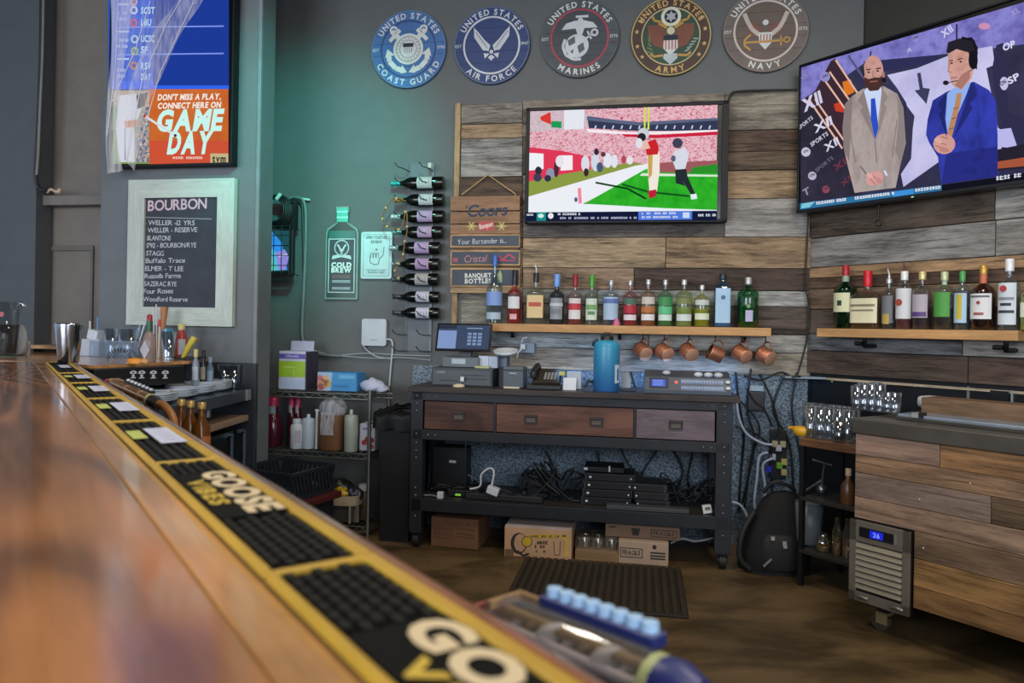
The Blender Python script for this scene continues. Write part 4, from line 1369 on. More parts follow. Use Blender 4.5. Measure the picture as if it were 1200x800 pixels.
mb.disc(0, h * 0.62, w * 0.03, -0.0008, ink, 8)
mb.build('print', ts)

# ---- hanging wooden beer sign with chalk slats
CP = BW.off(0.05)
b, w, h = CP.rect(527.5, 229, 609.5, 343)
cs = thing('hanging_sign', 'wooden hanging Coors sign with three dark chalk slats on a cord', 'sign', b, CP.ang)
S = Sheet(CP, cs, 0.0)


def wz(px, py):
    return CP.uv(px, py, b)


def plate(name, x0, y0, x1, y1, th, mat, yo=0.0, bev=0.002):
    a, c = wz(x0, y1), wz(x1, y0)
    return MB().box((0, 0, 0), (c[0] - a[0], th, c[1] - a[1]), mat).build(name, cs, ((a[0] + c[0]) / 2, yo + th / 2, (a[1] + c[1]) / 2), bevel=bev)


for y0, y1 in ((229, 247), (247.5, 262), (262.5, 274)):
    plate('plank', 527.5, y0, 609.5, y1, 0.014, WOOD('#8f6f55', dark=0.7, rough=0.7))
for y0, y1 in ((274, 290), (293, 311), (314, 336)):
    plate('slat_frame', 527.5, y0, 609.5, y1, 0.014, WOOD('#b9966b', rough=0.6))
    plate('chalk_slat', 529.5, y0 + 2, 608, y1 - 2, 0.006, P('#474f5b', 0.7, var=0.15), -0.004, 0)
plate('rail', 527.5, 337, 609.5, 343, 0.014, WOOD('#a88d6a', rough=0.6))
plate('backing', 530, 289, 607, 340, 0.006, WOOD('#7d664c', rough=0.7), 0.016)
rp = P('#b89a6c', 0.8)
m_ = MB()
ap, lp, rp_ = wz(571, 204), wz(541, 228), wz(604, 227)
m_.tube([(lp[0], 0.0, lp[1]), (ap[0], 0.02, ap[1]), (rp_[0], 0.0, rp_[1])], 0.004, rp, 6).tube([(rp_[0], -0.002, rp_[1]), (rp_[0] - 0.004, -0.004, rp_[1] - 0.1)], 0.003, rp, 5)
m_.build('cord', cs)
inkd = P('#27344c', 0.6)
S.y = -0.0008
S.text('Coors', 547, 254, 594, 252, 13.5, inkd, 0.025, 0.18, 0.02).line([(546, 244), (547.5, 240.5)], 1.6, inkd)
S.build('brand_lettering', cs)
S = Sheet(CP, cs, -0.0008)
S.rect(561, 259, 579, 270, P('#b04a4a', 0.6)).text('Banquet', 562, 268.6, 578, 264.6, 5.4, P('#e8d9cc', 0.6), 0.02, 0.1)
for cx_ in (552.5, 588):
    for a in range(6):
        t = a * pi / 3
        S.line([(cx_, 265), (cx_ + 5.6 * cos(t), 265 + 5.6 * sin(t))], 2.0, P('#b3a35e', 0.6))
    S.ell(cx_, 265, 2.2, 2.2, P('#c9bb80', 0.6), 8)
S.build('badge', cs)
S = Sheet(CP, cs, -0.0052)
S.text('Your Bartender is...', 536, 286.5, 594, 284.5, 6, P('#c5cad0', 0.8), 0.0, 0.1)
S.build('chalk_lettering', cs)
S = Sheet(CP, cs, -0.0052)
S.text('Cristal', 544, 307.5, 570, 306.5, 8, P('#c08890', 0.8), 0.0, 0.15).rect(531, 302, 537, 307, P('#a85a68', 0.8))
S.line([(584, 300), (590, 304), (596, 298), (604, 303)], 2.2, P('#b8566c', 0.8)).line([(583, 305), (604, 305.5)], 1.6, P('#b8566c', 0.8))
S.build('chalk_lettering', cs)
S = Sheet(CP, cs, -0.0052)
S.text('BANQUET', 545, 325.5, 576, 325, 5, P('#d7dad2', 0.6), 0.04).text('BOTTLES', 545, 332, 576, 331.5, 5, P('#d7dad2', 0.6), 0.04)
S.poly([(583, 331), (583, 322), (586, 316), (588.5, 322), (588.5, 331)], P('#a9b58a', 0.6))
S.build('lettering', cs)

# ---- wine bottles on a wall rack
WP_ = BW.off(0.005)
uL, uR = WP_.uv(478, 300)[0], WP_.uv(506, 300)[0]
zt_, zb_ = WP_.uv(490, 192)[1], WP_.uv(490, 411)[1]
wr = thing('wine_rack', 'black wire wall rack with pegs holding nine wine bottles', 'rack', Vector((WP_.p + WP_.a * ((uL + uR) / 2)).to_tuple()[:2] + (zb_,)), WP_.ang)
hw = (uR - uL) / 2
for s in (-1, 1):
    MB().box((s * hw, -0.004, (zt_ - zb_) / 2), (0.016, 0.006, zt_ - zb_), P('#565c62' if s < 0 else '#6d747a', 0.5, 0.4)).build('upright', wr)
MB().box((0, -0.003, (zt_ - zb_) / 2), (2 * hw, 0.002, zt_ - zb_), P('#626a70', 0.5)).build('backing_sheet', wr)
ys = (214, 234, 253.5, 272, 290, 309.5, 327.5, 348, 367)
for y in (197,) + ys + (388.5, 407.5):
    z = WP_.uv(492, y)[1] - zb_
    for s in (-1, 1):
        MB().tube([(s * hw - 0.055, -0.115, z + 0.012), (s * hw - 0.04, -0.1, z - 0.012), (s * hw - 0.01, -0.1, z - 0.02), (s * hw, -0.004, z - 0.02)], 0.003, P('#1c1d20', 0.4), 5).build('peg', wr)
mb = MB().box((hw * 1.0, -0.07, WP_.uv(506, 197)[1] - zb_), (0.02, 0.02, 0.03), P('#c9c4ba', 0.5))
mb.build('tag', wr)


def wine(px0, px1, y, lab, foil, rad, label):
    pl = BW.off(0.065)
    a, c = pl.hit(px0, y), pl.hit(px1, y)
    L = (c - a).length
    r = thing('wine_bottle', label, 'bottle', c, pl.ang, 'wine bottles lying in the wall rack')
    k = L / 0.31
    R = rad
    prof = [(R * 0.9, 0.0), (R, 0.004), (R, 0.19 * k), (R * 0.86, 0.212 * k), (R * 0.46, 0.238 * k), (R * 0.38, 0.255 * k), (R * 0.36, 0.30 * k), (R * 0.42, 0.302 * k), (R * 0.42, 0.31 * k)]
    T = Matrix.Rotation(-pi / 2, 4, 'Y')
    gm = P('#0d100d', 0.12, spec=0.6)
    m = MB(); m.T = T; m.lathe(prof, gm, seg=16); m.build('glass_body', r)
    m = MB(); m.T = T; m.lathe([(R * 1.01, 0.062 * k), (R * 1.01, 0.15 * k)], P(lab, 0.6), seg=14, caps=False, a0=-pi * 0.85, a1=pi * 0.0 + 0.4)
    m.build('label', r)
    m = MB(); m.T = T
    for i in range(4):
        m.lathe([(R * 1.02, (0.075 + i * 0.019) * k), (R * 1.02, (0.081 + i * 0.019) * k)], P('#8d8a96', 0.6), seg=6, caps=False, a0=-pi * 0.6, a1=-pi * (0.40 + 0.05 * (i % 2)))
    m.build('label_print', r)
    m = MB(); m.T = T; m.lathe([(R * 0.39, 0.255 * k), (R * 0.385, 0.3 * k), (R * 0.44, 0.301 * k), (R * 0.44, 0.312 * k), (0.0, 0.312 * k)], P(foil, 0.35, 0.3), seg=12, caps=False)
    m.build('foil', r)


for (x0, x1, y, lab, foil, rr, t) in ((459, 520, 214, '#b9bcba', '#2aa0a0', 0.038, 'dark wine bottle with grey label and teal foil, topmost of the wall rack'),
                                      (463, 520, 234, '#bfc0c4', '#b8743c', 0.036, 'dark wine bottle with plain white label and copper foil, second in the wall rack'),
                                      (459, 520.5, 253.5, '#b79ac0', '#b9c4c6', 0.037, 'dark wine bottle with lilac label, third from the top of the rack'),
                                      (461, 519, 272, '#b89dbd', '#6f9c98', 0.036, 'dark wine bottle with lilac label, fourth from the top of the rack'),
                                      (457, 516, 290.5, '#b59bc6', '#a9b4bc', 0.037, 'dark wine bottle with lilac label, fifth from the top of the rack'),
                                      (460, 515, 309.5, '#b598c2', '#8b8f96', 0.036, 'dark wine bottle with lilac label, sixth from the top of the rack'),
                                      (460, 514, 327.5, '#a9aca9', '#5a6d68', 0.037, 'dark wine bottle with grey label, third from the bottom of the rack'),
                                      (461, 515, 348, '#c3c8d6', '#3c4148', 0.034, 'dark wine bottle with white label, second from the bottom of the rack'),
                                      (461, 515, 367, '#c6c9d8', '#4c5158', 0.034, 'dark wine bottle with white label, lowest in the rack')):
    wine(x0, x1, y, lab, foil, rr, t)
# string of lights tangled over the bottle necks
gp = BW.off(0.12)
pts = smooth_path([gp.hit(*p) for p in ((476, 236), (462, 232), (451, 246), (449, 258), (456, 266), (470, 267), (476, 246), (477, 270), (474, 285), (472, 300), (466, 310), (463, 318), (468, 326))], 5)
gl = MB().tube(pts, 0.004, P('#8a6038', 0.7), 5).build('wire')
r0 = thing('string_lights', 'copper-brown string light garland looped around the wine bottle necks', 'string lights')
gl.parent = r0
m = MB()
for i in range(4, len(pts), 5):
    m.sph(pts[i] + Vector((0, -0.01, -0.004)), 0.008, P('#d9b77a', 0.4), 6, 4)
tag(m.build('bulbs', r0), kind='stuff')

# ================================================================== SHELVES WITH BOTTLES
PINE = WOOD('#c99a66', dark=0.72, light=1.1, rough=0.55, grain=0.7)


def shelf(name, label, plane, x0, x1, ytop, xr, thick_px, depth):
    front = plane.off(depth + 0.02)
    u0, u1 = front.uv(x0, ytop)[0], front.uv(x1, ytop)[0]
    zt, zb = front.uv(xr, ytop)[1], front.uv(xr, ytop + thick_px)[1]
    c = front.p + front.a * ((u0 + u1) / 2)
    r = thing(name, label, 'shelf', (c.x, c.y, zb), plane.ang)
    MB().box((0, depth / 2, (zt - zb) / 2), (u1 - u0, depth, zt - zb), PINE).build('board', r, bevel=0.003)
    return r, zt, u1 - u0


SB, ZS, wS = shelf('bottle_shelf', 'pale pine shelf carrying a row of spirits below the football television', BW, 572, 904, 381.5, 740, 9.5, 0.14)
ip = P('#1d1e20', 0.45, 0.5)
for k in (-0.42, -0.02, 0.42):
    m = MB().tube([(k * wS, 0.1, -0.004), (k * wS, 0.1, -0.03), (k * wS, 0.155, -0.03)], 0.009, ip, 8)
    m.tube([(k * wS, 0.152, -0.03), (k * wS, 0.16, -0.03)], 0.03, ip, 12)
    m.build('pipe_bracket', SB)
SR, ZR, wR = shelf('bottle_shelf', 'pine shelf on the side wall below the angled television, full of spirits', RW, 957, 1193, 386, 1080, 11, 0.13)
for px in (1010, 1176):
    u = RW.off(0.15).uv(px, 400)[0] - RW.off(0.15).uv(957, 400)[0] - wR / 2
    m = MB().tube([(u, 0.03, -0.004), (u, 0.03, -0.042), (u, 0.145, -0.042)], 0.011, ip, 8)
    m.tube([(u, 0.138, -0.045), (u, 0.15, -0.045)], 0.044, ip, 14).tube([(u - 0.012, 0.03, -0.03), (u - 0.05, 0.03, -0.03)], 0.011, ip, 8)
    m.build('pipe_bracket', SR)


def bottle(label, plane, zbase, px, wpx, ytop, ybase, glass, liquid=None, level=0.6, labels=(), cap='#888888', capm=0.1, sh=0.60, ns=0.74, nr=0.34,
           cp=0.9, cr=None, n=2.0, sy=1.0, group='spirits on the bottle shelves', wrap=None, pour=None, name='spirit_bottle', dot=None, opaque=False, stripe=None):
    c = plane.hit(px, ybase)
    h = plane.hit(px, ytop).z - c.z
    R = (plane.hit(px + wpx / 2, ybase) - plane.hit(px - wpx / 2, ybase)).length / 2
    r = thing(name, label, 'bottle', (c.x, c.y, zbase + 0.0005), plane.ang, group)
    cr = cr or nr * 1.25
    gm = P(glass, 0.1, spec=0.6) if opaque else GL(glass)
    prof = [(R * 0.9, 0), (R, 0.012 * h), (R, sh * h), (R * 0.93, (sh + (ns - sh) * 0.25) * h), (R * (0.5 + nr / 2), (sh + (ns - sh) * 0.6) * h), (R * nr * 1.08, ns * h), (R * nr, (ns + 0.02) * h), (R * nr, cp * h)]
    if n > 2.5:
        k = 5
        MB().lathe(prof[:k], gm, seg=24, n=n, sy=sy, caps=True).lathe(prof[k - 1:k] + prof[k:], gm, seg=16, caps=False).build('glass_body', r)
    else:
        MB().lathe(prof, gm, seg=18, sy=sy).build('glass_body', r)
    if liquid:
        f = min(level, sh)
        lp = [(R * 0.86, 0.014 * h), (R * 0.92, 0.03 * h), (R * 0.92, f * h)]
        if level > sh:
            lp += [(R * (0.45 + nr / 2), (sh + (ns - sh) * 0.6) * h * 0.99)]
        MB().lathe(lp, LQ(liquid), seg=18, n=n, sy=sy).build('liquid', r)
    for (z0, z1, col, half) in labels:
        half = radians(half)
        MB().lathe([(R * 1.012, z0 * h), (R * 1.012, z1 * h)], P(col, 0.55, var=0.06), seg=12, n=n, sy=sy, a0=-pi / 2 - half, a1=-pi / 2 + half, caps=False).build('label', r)
    if stripe:
        m = MB()
        for (z0, z1, col, half) in stripe:
            m.lathe([(R * 1.03, z0 * h), (R * 1.03, z1 * h)], P(col, 0.55), seg=8, n=n, sy=sy, a0=-pi / 2 - radians(half), a1=-pi / 2 + radians(half), caps=False)
        m.build('label_print', r)
    if dot:
        m = MB().disc(dot[3] * R if len(dot) > 3 else 0.0, dot[0] * h, dot[1] * R, -R * sy * 1.06, P(dot[2], 0.55), 14)
        m.build('label_emblem', r)
    if wrap:
        MB().lathe([(R * nr * 1.1, ns * h), (R * nr * 1.12, cp * h)], P(wrap, 0.4), seg=12, caps=False).build('neck_wrap', r)
    MB().lathe([(R * cr * 0.98, (cp - 0.015) * h), (R * cr, (cp - 0.01) * h), (R * cr, 0.985 * h), (R * cr * 0.85, h), (0, h)], P(cap, 0.35, capm), seg=12, caps=False).build('cap', r)
    if pour:
        m = MB().tube([(0, 0, h), (0.0, 0, h + 0.02), (-0.008, 0, h + 0.05)], [0.007, 0.005, 0.003], P(pour, 0.3, 0.6), 8)
        m.build('pourer', r)
    return r


pb_ = BW.off(0.09)


def bb(*a, **k):
    return bottle(a[0], pb_, ZS, *a[1:], **k)


bb('tall frosted bottle with blue cap and pale blue label at one shelf end', 579, 19, 299, 379, '#b9cdd6', None, 0.5, ((0.26, 0.46, '#7f9fd6', 75), (0.06, 0.16, '#a9bccb', 60)), '#3f6fb8', sh=0.50, ns=0.70, nr=0.27, cp=0.85, cr=0.33)
bb('red aperitif bottle with black pourer and white label', 602.5, 17, 317, 380, '#e8a09a', '#a81420', 0.63, ((0.28, 0.50, '#d9dde0', 50), (0.51, 0.57, '#58403a', 60)), '#22242c', sh=0.56, ns=0.68, nr=0.32, cp=0.74, cr=0.36, stripe=((0.08, 0.18, '#d8a5a5', 28),))
bb('square clear bottle with gold and cream label and black pourer', 627.5, 21, 320, 380, '#d3d6c8', None, 0.5, ((0.12, 0.56, '#d8bd8a', 48),), '#2b2c30', sh=0.60, ns=0.70, nr=0.26, cp=0.83, n=5, sy=0.8, pour='#c5c7c8', stripe=((0.34, 0.42, '#b8503c', 22),))
bb('black bottle with light blue cap and grey label', 652, 17, 321, 380, '#2a2d33', None, 0.5, ((0.10, 0.52, '#8f969b', 55),), '#6f98d8', sh=0.58, ns=0.68, nr=0.28, cp=0.76, cr=0.46, opaque=True, stripe=((0.36, 0.42, '#c5ccd0', 60), (0.2, 0.3, '#7a8086', 40)))
bb('clear bottle with dark red cap and red and white label', 673.5, 17, 321, 380, '#d9c9c9', '#b03a44', 0.24, ((0.11, 0.29, '#dcdad8', 52), (0.29, 0.42, '#c03844', 54), (0.42, 0.52, '#dcd2d0', 52)), '#8f2430', sh=0.58, ns=0.67, nr=0.24, cp=0.76, cr=0.36)
bb('clear bottle with green cap and green printed white label', 693, 16, 321, 380, '#c9d8cc', None, 0.24, ((0.1, 0.52, '#cfdccb', 52),), '#4f9a3a', sh=0.58, ns=0.67, nr=0.26, cp=0.76, cr=0.40, stripe=((0.30, 0.40, '#74a860', 45), (0.2, 0.27, '#5f8d5a', 30)))
bb('rounded clear vodka bottle with pale blue label and silver cap', 715.5, 19, 328, 381, '#bcd0dc', None, 0.4, ((0.12, 0.62, '#a9c0d8', 62),), '#b9bcc0', 0.6, sh=0.66, ns=0.77, nr=0.26, cp=0.90, stripe=((0.48, 0.58, '#5f77b8', 60),))
bb('vodka bottle of bright red liquid with a white banded label', 738, 17, 329, 382, '#dba8a8', '#c02c42', 0.46, ((0.12, 0.24, '#e0d5da', 58),), '#c3c5c8', 0.6, sh=0.64, ns=0.77, nr=0.26, cp=0.90, stripe=((0.27, 0.44, '#b02438', 60), (0.47, 0.6, '#4f6d5c', 60)))
bb('vodka bottle of amber peach liquid with white banded label', 759, 18, 328, 382.5, '#dcc4b0', '#c07f4c', 0.3, ((0.12, 0.25, '#e3dfe0', 58), (0.47, 0.62, '#cfc6bc', 56)), '#c3c5c8', 0.6, sh=0.66, ns=0.77, nr=0.26, cp=0.90, stripe=((0.28, 0.42, '#b8733f', 58),))
bb('vodka bottle with fresh green label and white band', 779, 18, 328, 382.5, '#a9cfae', '#5fae6c', 0.3, ((0.12, 0.25, '#cfe3da', 58), (0.26, 0.42, '#5fc08a', 60), (0.44, 0.62, '#3f8f52', 60)), '#c3c5c8', 0.6, sh=0.66, ns=0.77, nr=0.26, cp=0.90)
bb('vodka bottle of pale yellow-green liquid with olive top band', 801, 20, 328, 383, '#cfdcb0', '#b9c983', 0.4, ((0.12, 0.26, '#d3dcdc', 58), (0.48, 0.6, '#7d8350', 60)), '#d0d2d0', 0.6, sh=0.66, ns=0.77, nr=0.26, cp=0.90)
bb('short bottle of bright yellow liquid with white band', 822, 19, 335, 384, '#d2d79a', '#c0c01c', 0.42, ((0.17, 0.32, '#dde3c8', 60), (0.52, 0.64, '#c9d0cc', 58)), '#d8dadb', 0.5, sh=0.64, ns=0.78, nr=0.24, cp=0.90)
bb('tall translucent blue gin bottle with pale blue label', 846, 20, 322, 385, '#7fb6d4', '#5fa6cc', 0.62, ((0.08, 0.72, '#a9cbe6', 46),), '#2c3a48', 0.3, sh=0.66, ns=0.86, nr=0.34, cp=0.90, n=4.5, sy=0.85, cr=0.42, dot=(0.55, 0.26, '#4f6f96'))
bb('stout dark green gin bottle with silver cap at the other shelf end', 876, 25, 327, 386, '#3a9c5c', '#1f8040', 0.6, ((0.12, 0.34, '#b9b3d6', 20),), '#b5b8b4', 0.5, sh=0.66, ns=0.82, nr=0.28, cp=0.87, cr=0.34, dot=(0.42, 0.2, '#6f9c66', -0.1))
c = BW.off(0.135).hit(722.5, 380)
m = thing('pink_stopper', 'small pink rubber stopper lying before the pale blue vodka', 'stopper', (c.x, c.y, ZS), BW.ang)
MB().lathe([(0.019, 0), (0.021, 0.01), (0.016, 0.024), (0.011, 0.03), (0.013, 0.038), (0, 0.04)], P('#d0688f', 0.5), seg=12).build('body', m)
pr_ = RW.off(0.09)


def rb(*a, **k):
    return bottle(a[0], pr_, ZR, *a[1:], **k)


rb('green whiskey bottle with red cap and cream label at one end of the row', 990, 24, 312, 386, '#12693a', '#0c4a26', 0.6, ((0.26, 0.56, '#d6d8b0', 52),), '#a8202c', sh=0.60, ns=0.74, nr=0.28, cp=0.85, cr=0.32, wrap='#8fa08a', stripe=((0.36, 0.44, '#2b3a30', 12),))
rb('wide square bottle with cream label and bright red wax cap', 1016, 33, 317, 385, '#cbbfa4', '#7c5a30', 0.2, ((0.10, 0.52, '#e0d9b6', 62),), '#c8202f', sh=0.56, ns=0.66, nr=0.22, cp=0.74, cr=0.28, n=5, sy=0.7, stripe=((0.38, 0.42, '#8a7f66', 40), (0.3, 0.33, '#8a7f66', 30)))
rb('slim clear bottle with dark patterned label and steel pourer', 1041, 15, 326, 385, '#b9bdc0', None, 0.4, ((0.12, 0.66, '#6d7076', 60),), '#c5c8ca', 0.7, sh=0.68, ns=0.78, nr=0.36, cp=0.92, pour='#d8dadb', stripe=((0.1, 0.3, '#b59a4c', 30),))
rb('white coconut rum bottle with red emblem and white pourer', 1059, 18, 318, 386, '#cfd0d2', '#7c2a2a', 0.2, ((0.18, 0.70, '#d6d8dc', 80),), '#e3e3e3', sh=0.70, ns=0.80, nr=0.42, cp=0.86, cr=0.46, pour='#6a4a42', dot=(0.46, 0.46, '#a8443c', -0.2))
rb('clear bottle with grey label, purple band and gold cap', 1080, 21, 318, 386, '#bdbcc2', '#3f2430', 0.35, ((0.20, 0.60, '#b3aab4', 58),), '#d2c48a', 0.4, sh=0.64, ns=0.76, nr=0.24, cp=0.87, cr=0.40, stripe=((0.22, 0.30, '#5c3f80', 50),))
rb('clear bottle with leaf-green label and pale cap', 1106, 23, 318, 386, '#c2cfc4', '#3a2328', 0.35, ((0.22, 0.64, '#4f9a44', 54),), '#bfc8a0', 0.3, sh=0.66, ns=0.77, nr=0.24, cp=0.86, cr=0.38, wrap='#a9c0a4')
rb('slim bottle with light blue and yellow label and green cap', 1127, 18, 318, 387, '#c6d6df', None, 0.4, ((0.12, 0.62, '#a9cbe4', 55),), '#4f9a55', sh=0.66, ns=0.78, nr=0.34, cp=0.84, cr=0.40, stripe=((0.18, 0.60, '#c9b83c', 20),))
rb('dark amber rum bottle with big white label and gold cap', 1151.5, 28, 311, 387, '#7c4a34', '#3a1c16', 0.56, ((0.17, 0.56, '#dfe0e0', 62),), '#c39a4c', 0.5, sh=0.58, ns=0.72, nr=0.28, cp=0.88, cr=0.34, wrap='#c0674a', dot=(0.42, 0.16, '#9a3a3c'), stripe=((0.23, 0.27, '#a05a4c', 24), (0.5, 0.53, '#6a6a72', 50)))
rb('clear white rum bottle with white label, red emblem and white cap', 1182, 25, 304, 388, '#c9d6dc', None, 0.4, ((0.08, 0.66, '#cfd8e0', 58),), '#e2e4e6', sh=0.62, ns=0.74, nr=0.30, cp=0.84, cr=0.42, dot=(0.58, 0.34, '#b03038', -0.2), stripe=((0.34, 0.38, '#30343c', 30), (0.24, 0.28, '#30343c', 46), (0.42, 0.46, '#8a8f98', 44)))
rb('straw-coloured bottle at the very end of the row, cut by the picture edge', 1206, 22, 322, 388, '#d6dcae', '#c3c98a', 0.6, ((0.24, 0.5, '#dfe0cf', 50),), '#d8dadb', sh=0.64, ns=0.76, nr=0.26, cp=0.9)

# copper mugs on hooks below the shelf
COP = P('#c98768', 0.36, 0.75, var=0.1, bump=0.25, bscale=120)
COPD = P('#a06a4c', 0.38, 0.8)


def mug(px, py, ax, ordinal):
    c = BW.off(0.11).hit(px, py)
    r = thing('copper_mug', 'hammered copper mug hanging by its handle, ' + ordinal, 'mug', c, BW.ang, 'copper mugs hung below the shelf')
    d = Vector(ax).normalized()
    up = Vector((0, 0, 1)); up = (up - d * up.dot(d)).normalized()
    sd = d.cross(up)
    T = Matrix((sd, up, d)).transposed().to_4x4()      # local z = towards the bottom, local y = handle side
    h, R = 0.086, 0.043
    m = MB(); m.T = T
    m.lathe([(R * 0.96, -h * 0.35), (R, -h * 0.37), (R * 1.03, -h * 0.4), (R, -h * 0.3), (R * 0.98, h * 0.46), (R * 0.95, h * 0.485)], COP, seg=20, caps=False)
    m.lathe([(R * 0.95, -h * 0.39), (R * 0.93, h * 0.46), (0, h * 0.46)], P('#6d4630', 0.4, 0.8), seg=20, caps=False)
    m.build('cup', r)
    m = MB(); m.T = T; m.lathe([(R * 0.96, h * 0.48), (R * 0.9, h * 0.5), (0, h * 0.495)], P('#d3a085', 0.45, 0.35, var=0.08), seg=20, caps=False); m.build('base', r)  # bottom disc in paler copper, its catch of light put into the colour
    m = MB(); m.T = T
    m.tube([(0, R * 0.97 + 0.034 * sin(a), -0.006 - 0.03 * cos(a)) for a in (pi * i / 9 for i in range(10))], 0.0045, COPD, 6)
    m.build('handle', r)
    rel = Matrix.Rotation(-BW.ang, 3, 'Z') @ (c - Vector(SB.location))
    x_, y_ = rel.x, rel.y
    MB().tube([(x_, y_, 0.0), (x_, y_, -0.012), (x_, y_ + 0.012, -0.024), (x_, y_, -0.034), (x_, y_ - 0.014, -0.026)], 0.003, ip, 5).build('hook', SB)
    return r, c


for i, (px, py, ax) in enumerate(((753, 411.5, (0.5, -0.8, -0.42)), (778, 412.5, (0.58, -0.75, -0.4)), (807, 412.5, (0.45, -0.82, -0.42)), (838, 414, (0.85, 0.12, -0.38)),
                                  (869, 414.5, (0.55, -0.76, -0.42)), (897, 416.5, (0.58, -0.75, -0.4)))):
    r, c = mug(px, py, ax, ('beside the blue jug', 'second of six from the blue jug', 'third of six from the blue jug', 'turned side-on, fourth from the blue jug',
                            'fifth of six from the blue jug', 'farthest of six from the blue jug')[i])

# ================================================================== WORKBENCH
BF = BW.off(0.50)                    # front face of the bench
z_top = BF.uv(670, 460)[1]
uL, uR = BF.uv(480, 560)[0], BF.uv(857.5, 560)[0]
uc = (uL + uR) / 2
bo = BF.p + BF.a * uc
bench = thing('workbench', 'dark metal and wood industrial workbench on casters against the back wall', 'workbench', (bo.x, bo.y, 0), BF.ang)
hw, dp = (uR - uL) / 2, 0.46


def bz(px, py):
    u, z = BF.uv(px, py)
    return u - uc, z


MET = P('#2b2e33', 0.42, 0.4, var=0.15)
DW = WOOD('#38302d', dark=0.6, rough=0.45)
zt = bz(480, 452.5)[1]
MB().box((0.01, dp / 2, zt - 0.0145), (2 * hw + 0.05, dp + 0.03, 0.029), DW).build('top_board', bench, bevel=0.003)
z1, z2 = zt - 0.03, bz(480, 514)[1]
lw_ = bz(494, 560)[0] - bz(480, 560)[0]
rwid = bz(858, 560)[0] - bz(839, 560)[0]
zcast = 0.085
for sx, wl_ in ((-1, lw_), (1, rwid)):
    for y in (wl_ / 2, dp - wl_ / 2):
        MB().box((sx * (hw - wl_ / 2), y, (z1 + zcast) / 2), (wl_, wl_, z1 - zcast), MET).build('leg', bench, bevel=0.002)
zd1, zd0 = bz(500, 469)[1], bz(500, 503.5)[1]
MB().box((0, 0.02, (z1 + zd1) / 2), (2 * hw - 0.02, 0.04, z1 - zd1), MET).build('front_rail', bench, bevel=0.002)
MB().box((0, 0.02, (zd0 + z2) / 2), (2 * hw - 0.02, 0.04, zd0 - z2), MET).build('front_rail', bench, bevel=0.002)
MB().box((0, dp - 0.03, (z1 + z2) / 2), (2 * hw - 0.02, 0.02, z1 - z2), MET).build('back_rail', bench)
for sx in (-1, 1):
    MB().box((sx * (hw - 0.02), dp / 2, (z1 + z2) / 2), (0.03, dp - 0.06, z1 - z2), MET).build('side_rail', bench)
edges = [bz(x, 490)[0] for x in (495.5, 580, 744, 839.5)]
DRW = (WOOD('#50342b', dark=0.5, rough=0.5, patch=0.5), WOOD('#634236', dark=0.5, rough=0.5, patch=0.5), WOOD('#62565c', dark=0.65, rough=0.45, patch=0.4))
for i in range(3):
    a, b = edges[i] + 0.006, edges[i + 1] - 0.006
    dwr = MB().box((0, 0.15, 0), (b - a, 0.3, zd1 - zd0 - 0.008), DRW[i]).build('drawer', bench, ((a + b) / 2, 0.006, (zd1 + zd0) / 2), bevel=0.003)
    for hx in ((edges[1] + edges[0]) / 2,) if i == 0 else ((bz(622, 491)[0], bz(699, 497)[0]) if i == 1 else (bz(792, 499)[0],)):
        m = MB().box((0, -0.003, 0), (0.068, 0.006, 0.046), P('#3a3532', 0.5, 0.5))
        m.box((0, -0.009, 0.018), (0.06, 0.016, 0.005), P('#4a4440', 0.45, 0.6)).box((0, -0.007, -0.004), (0.048, 0.004, 0.022), P('#5d5650', 0.45, 0.5))
        m.build('handle', dwr, (hx - (a + b) / 2, 0, 0))
for i in (1, 2):
    MB().box((edges[i], 0.012, (zd1 + zd0) / 2), (0.011, 0.024, zd1 - zd0), MET).build('divider', bench)
zs1, zs0 = bz(491, 584.5)[1], bz(491, 598)[1]
shz = zs1
MB().box((0, dp / 2, (zs1 + zs0) / 2), (2 * hw - 2 * 0.03, dp - 0.01, zs1 - zs0), P('#2b2825', 0.5, var=0.2)).build('lower_shelf', bench, bevel=0.003)
MB().box((0, 0.012, (zs1 + zs0) / 2), (2 * hw - 0.02, 0.024, zs1 - zs0 + 0.004), MET).build('shelf_rail', bench, bevel=0.002)
m = MB()
RIV = P('#6d7278', 0.35, 0.7)
for sx, wl_ in ((-1, lw_), (1, rwid)):
    x = sx * (hw - wl_ / 2)
    for z in (z1 - 0.02, z1 - 0.06, z1 - 0.10, z2 + 0.03, z2 - 0.02, z2 - 0.06, z2 - 0.1, zs1 + 0.02, zs1 + 0.06, zs0 - 0.03):
        m.sph((x, -0.001, z), (0.0065, 0.004, 0.0065), RIV, 7, 4)
for z in (z1 - 0.02, z2 + 0.025):
    for x in (-hw + 0.1, -hw + 0.14, hw - 0.1, hw - 0.14):
        m.sph((x, -0.001, z), (0.006, 0.004, 0.006), RIV, 7, 4)
tag(m.build('rivets', bench), kind='stuff')
for sx, wl_ in ((-1, lw_), (1, rwid)):
    for y in (0.045, dp - 0.045):
        m = MB()
        x = sx * (hw - 0.035)
        m.tube([(x - 0.016, y, 0.04), (x + 0.016, y, 0.04)], 0.04, P('#1a1a1b', 0.6), 16).tube([(x - 0.02, y, 0.04), (x + 0.02, y, 0.04)], 0.012, RIV, 8)
        m.box((x, y, zcast - 0.004), (0.06, 0.07, 0.008), MET)
        for s in (-1, 1):
            m.box((x + s * 0.023, y, 0.058), (0.004, 0.045, 0.052), MET)
        m.build('caster', bench)

ZT = zt


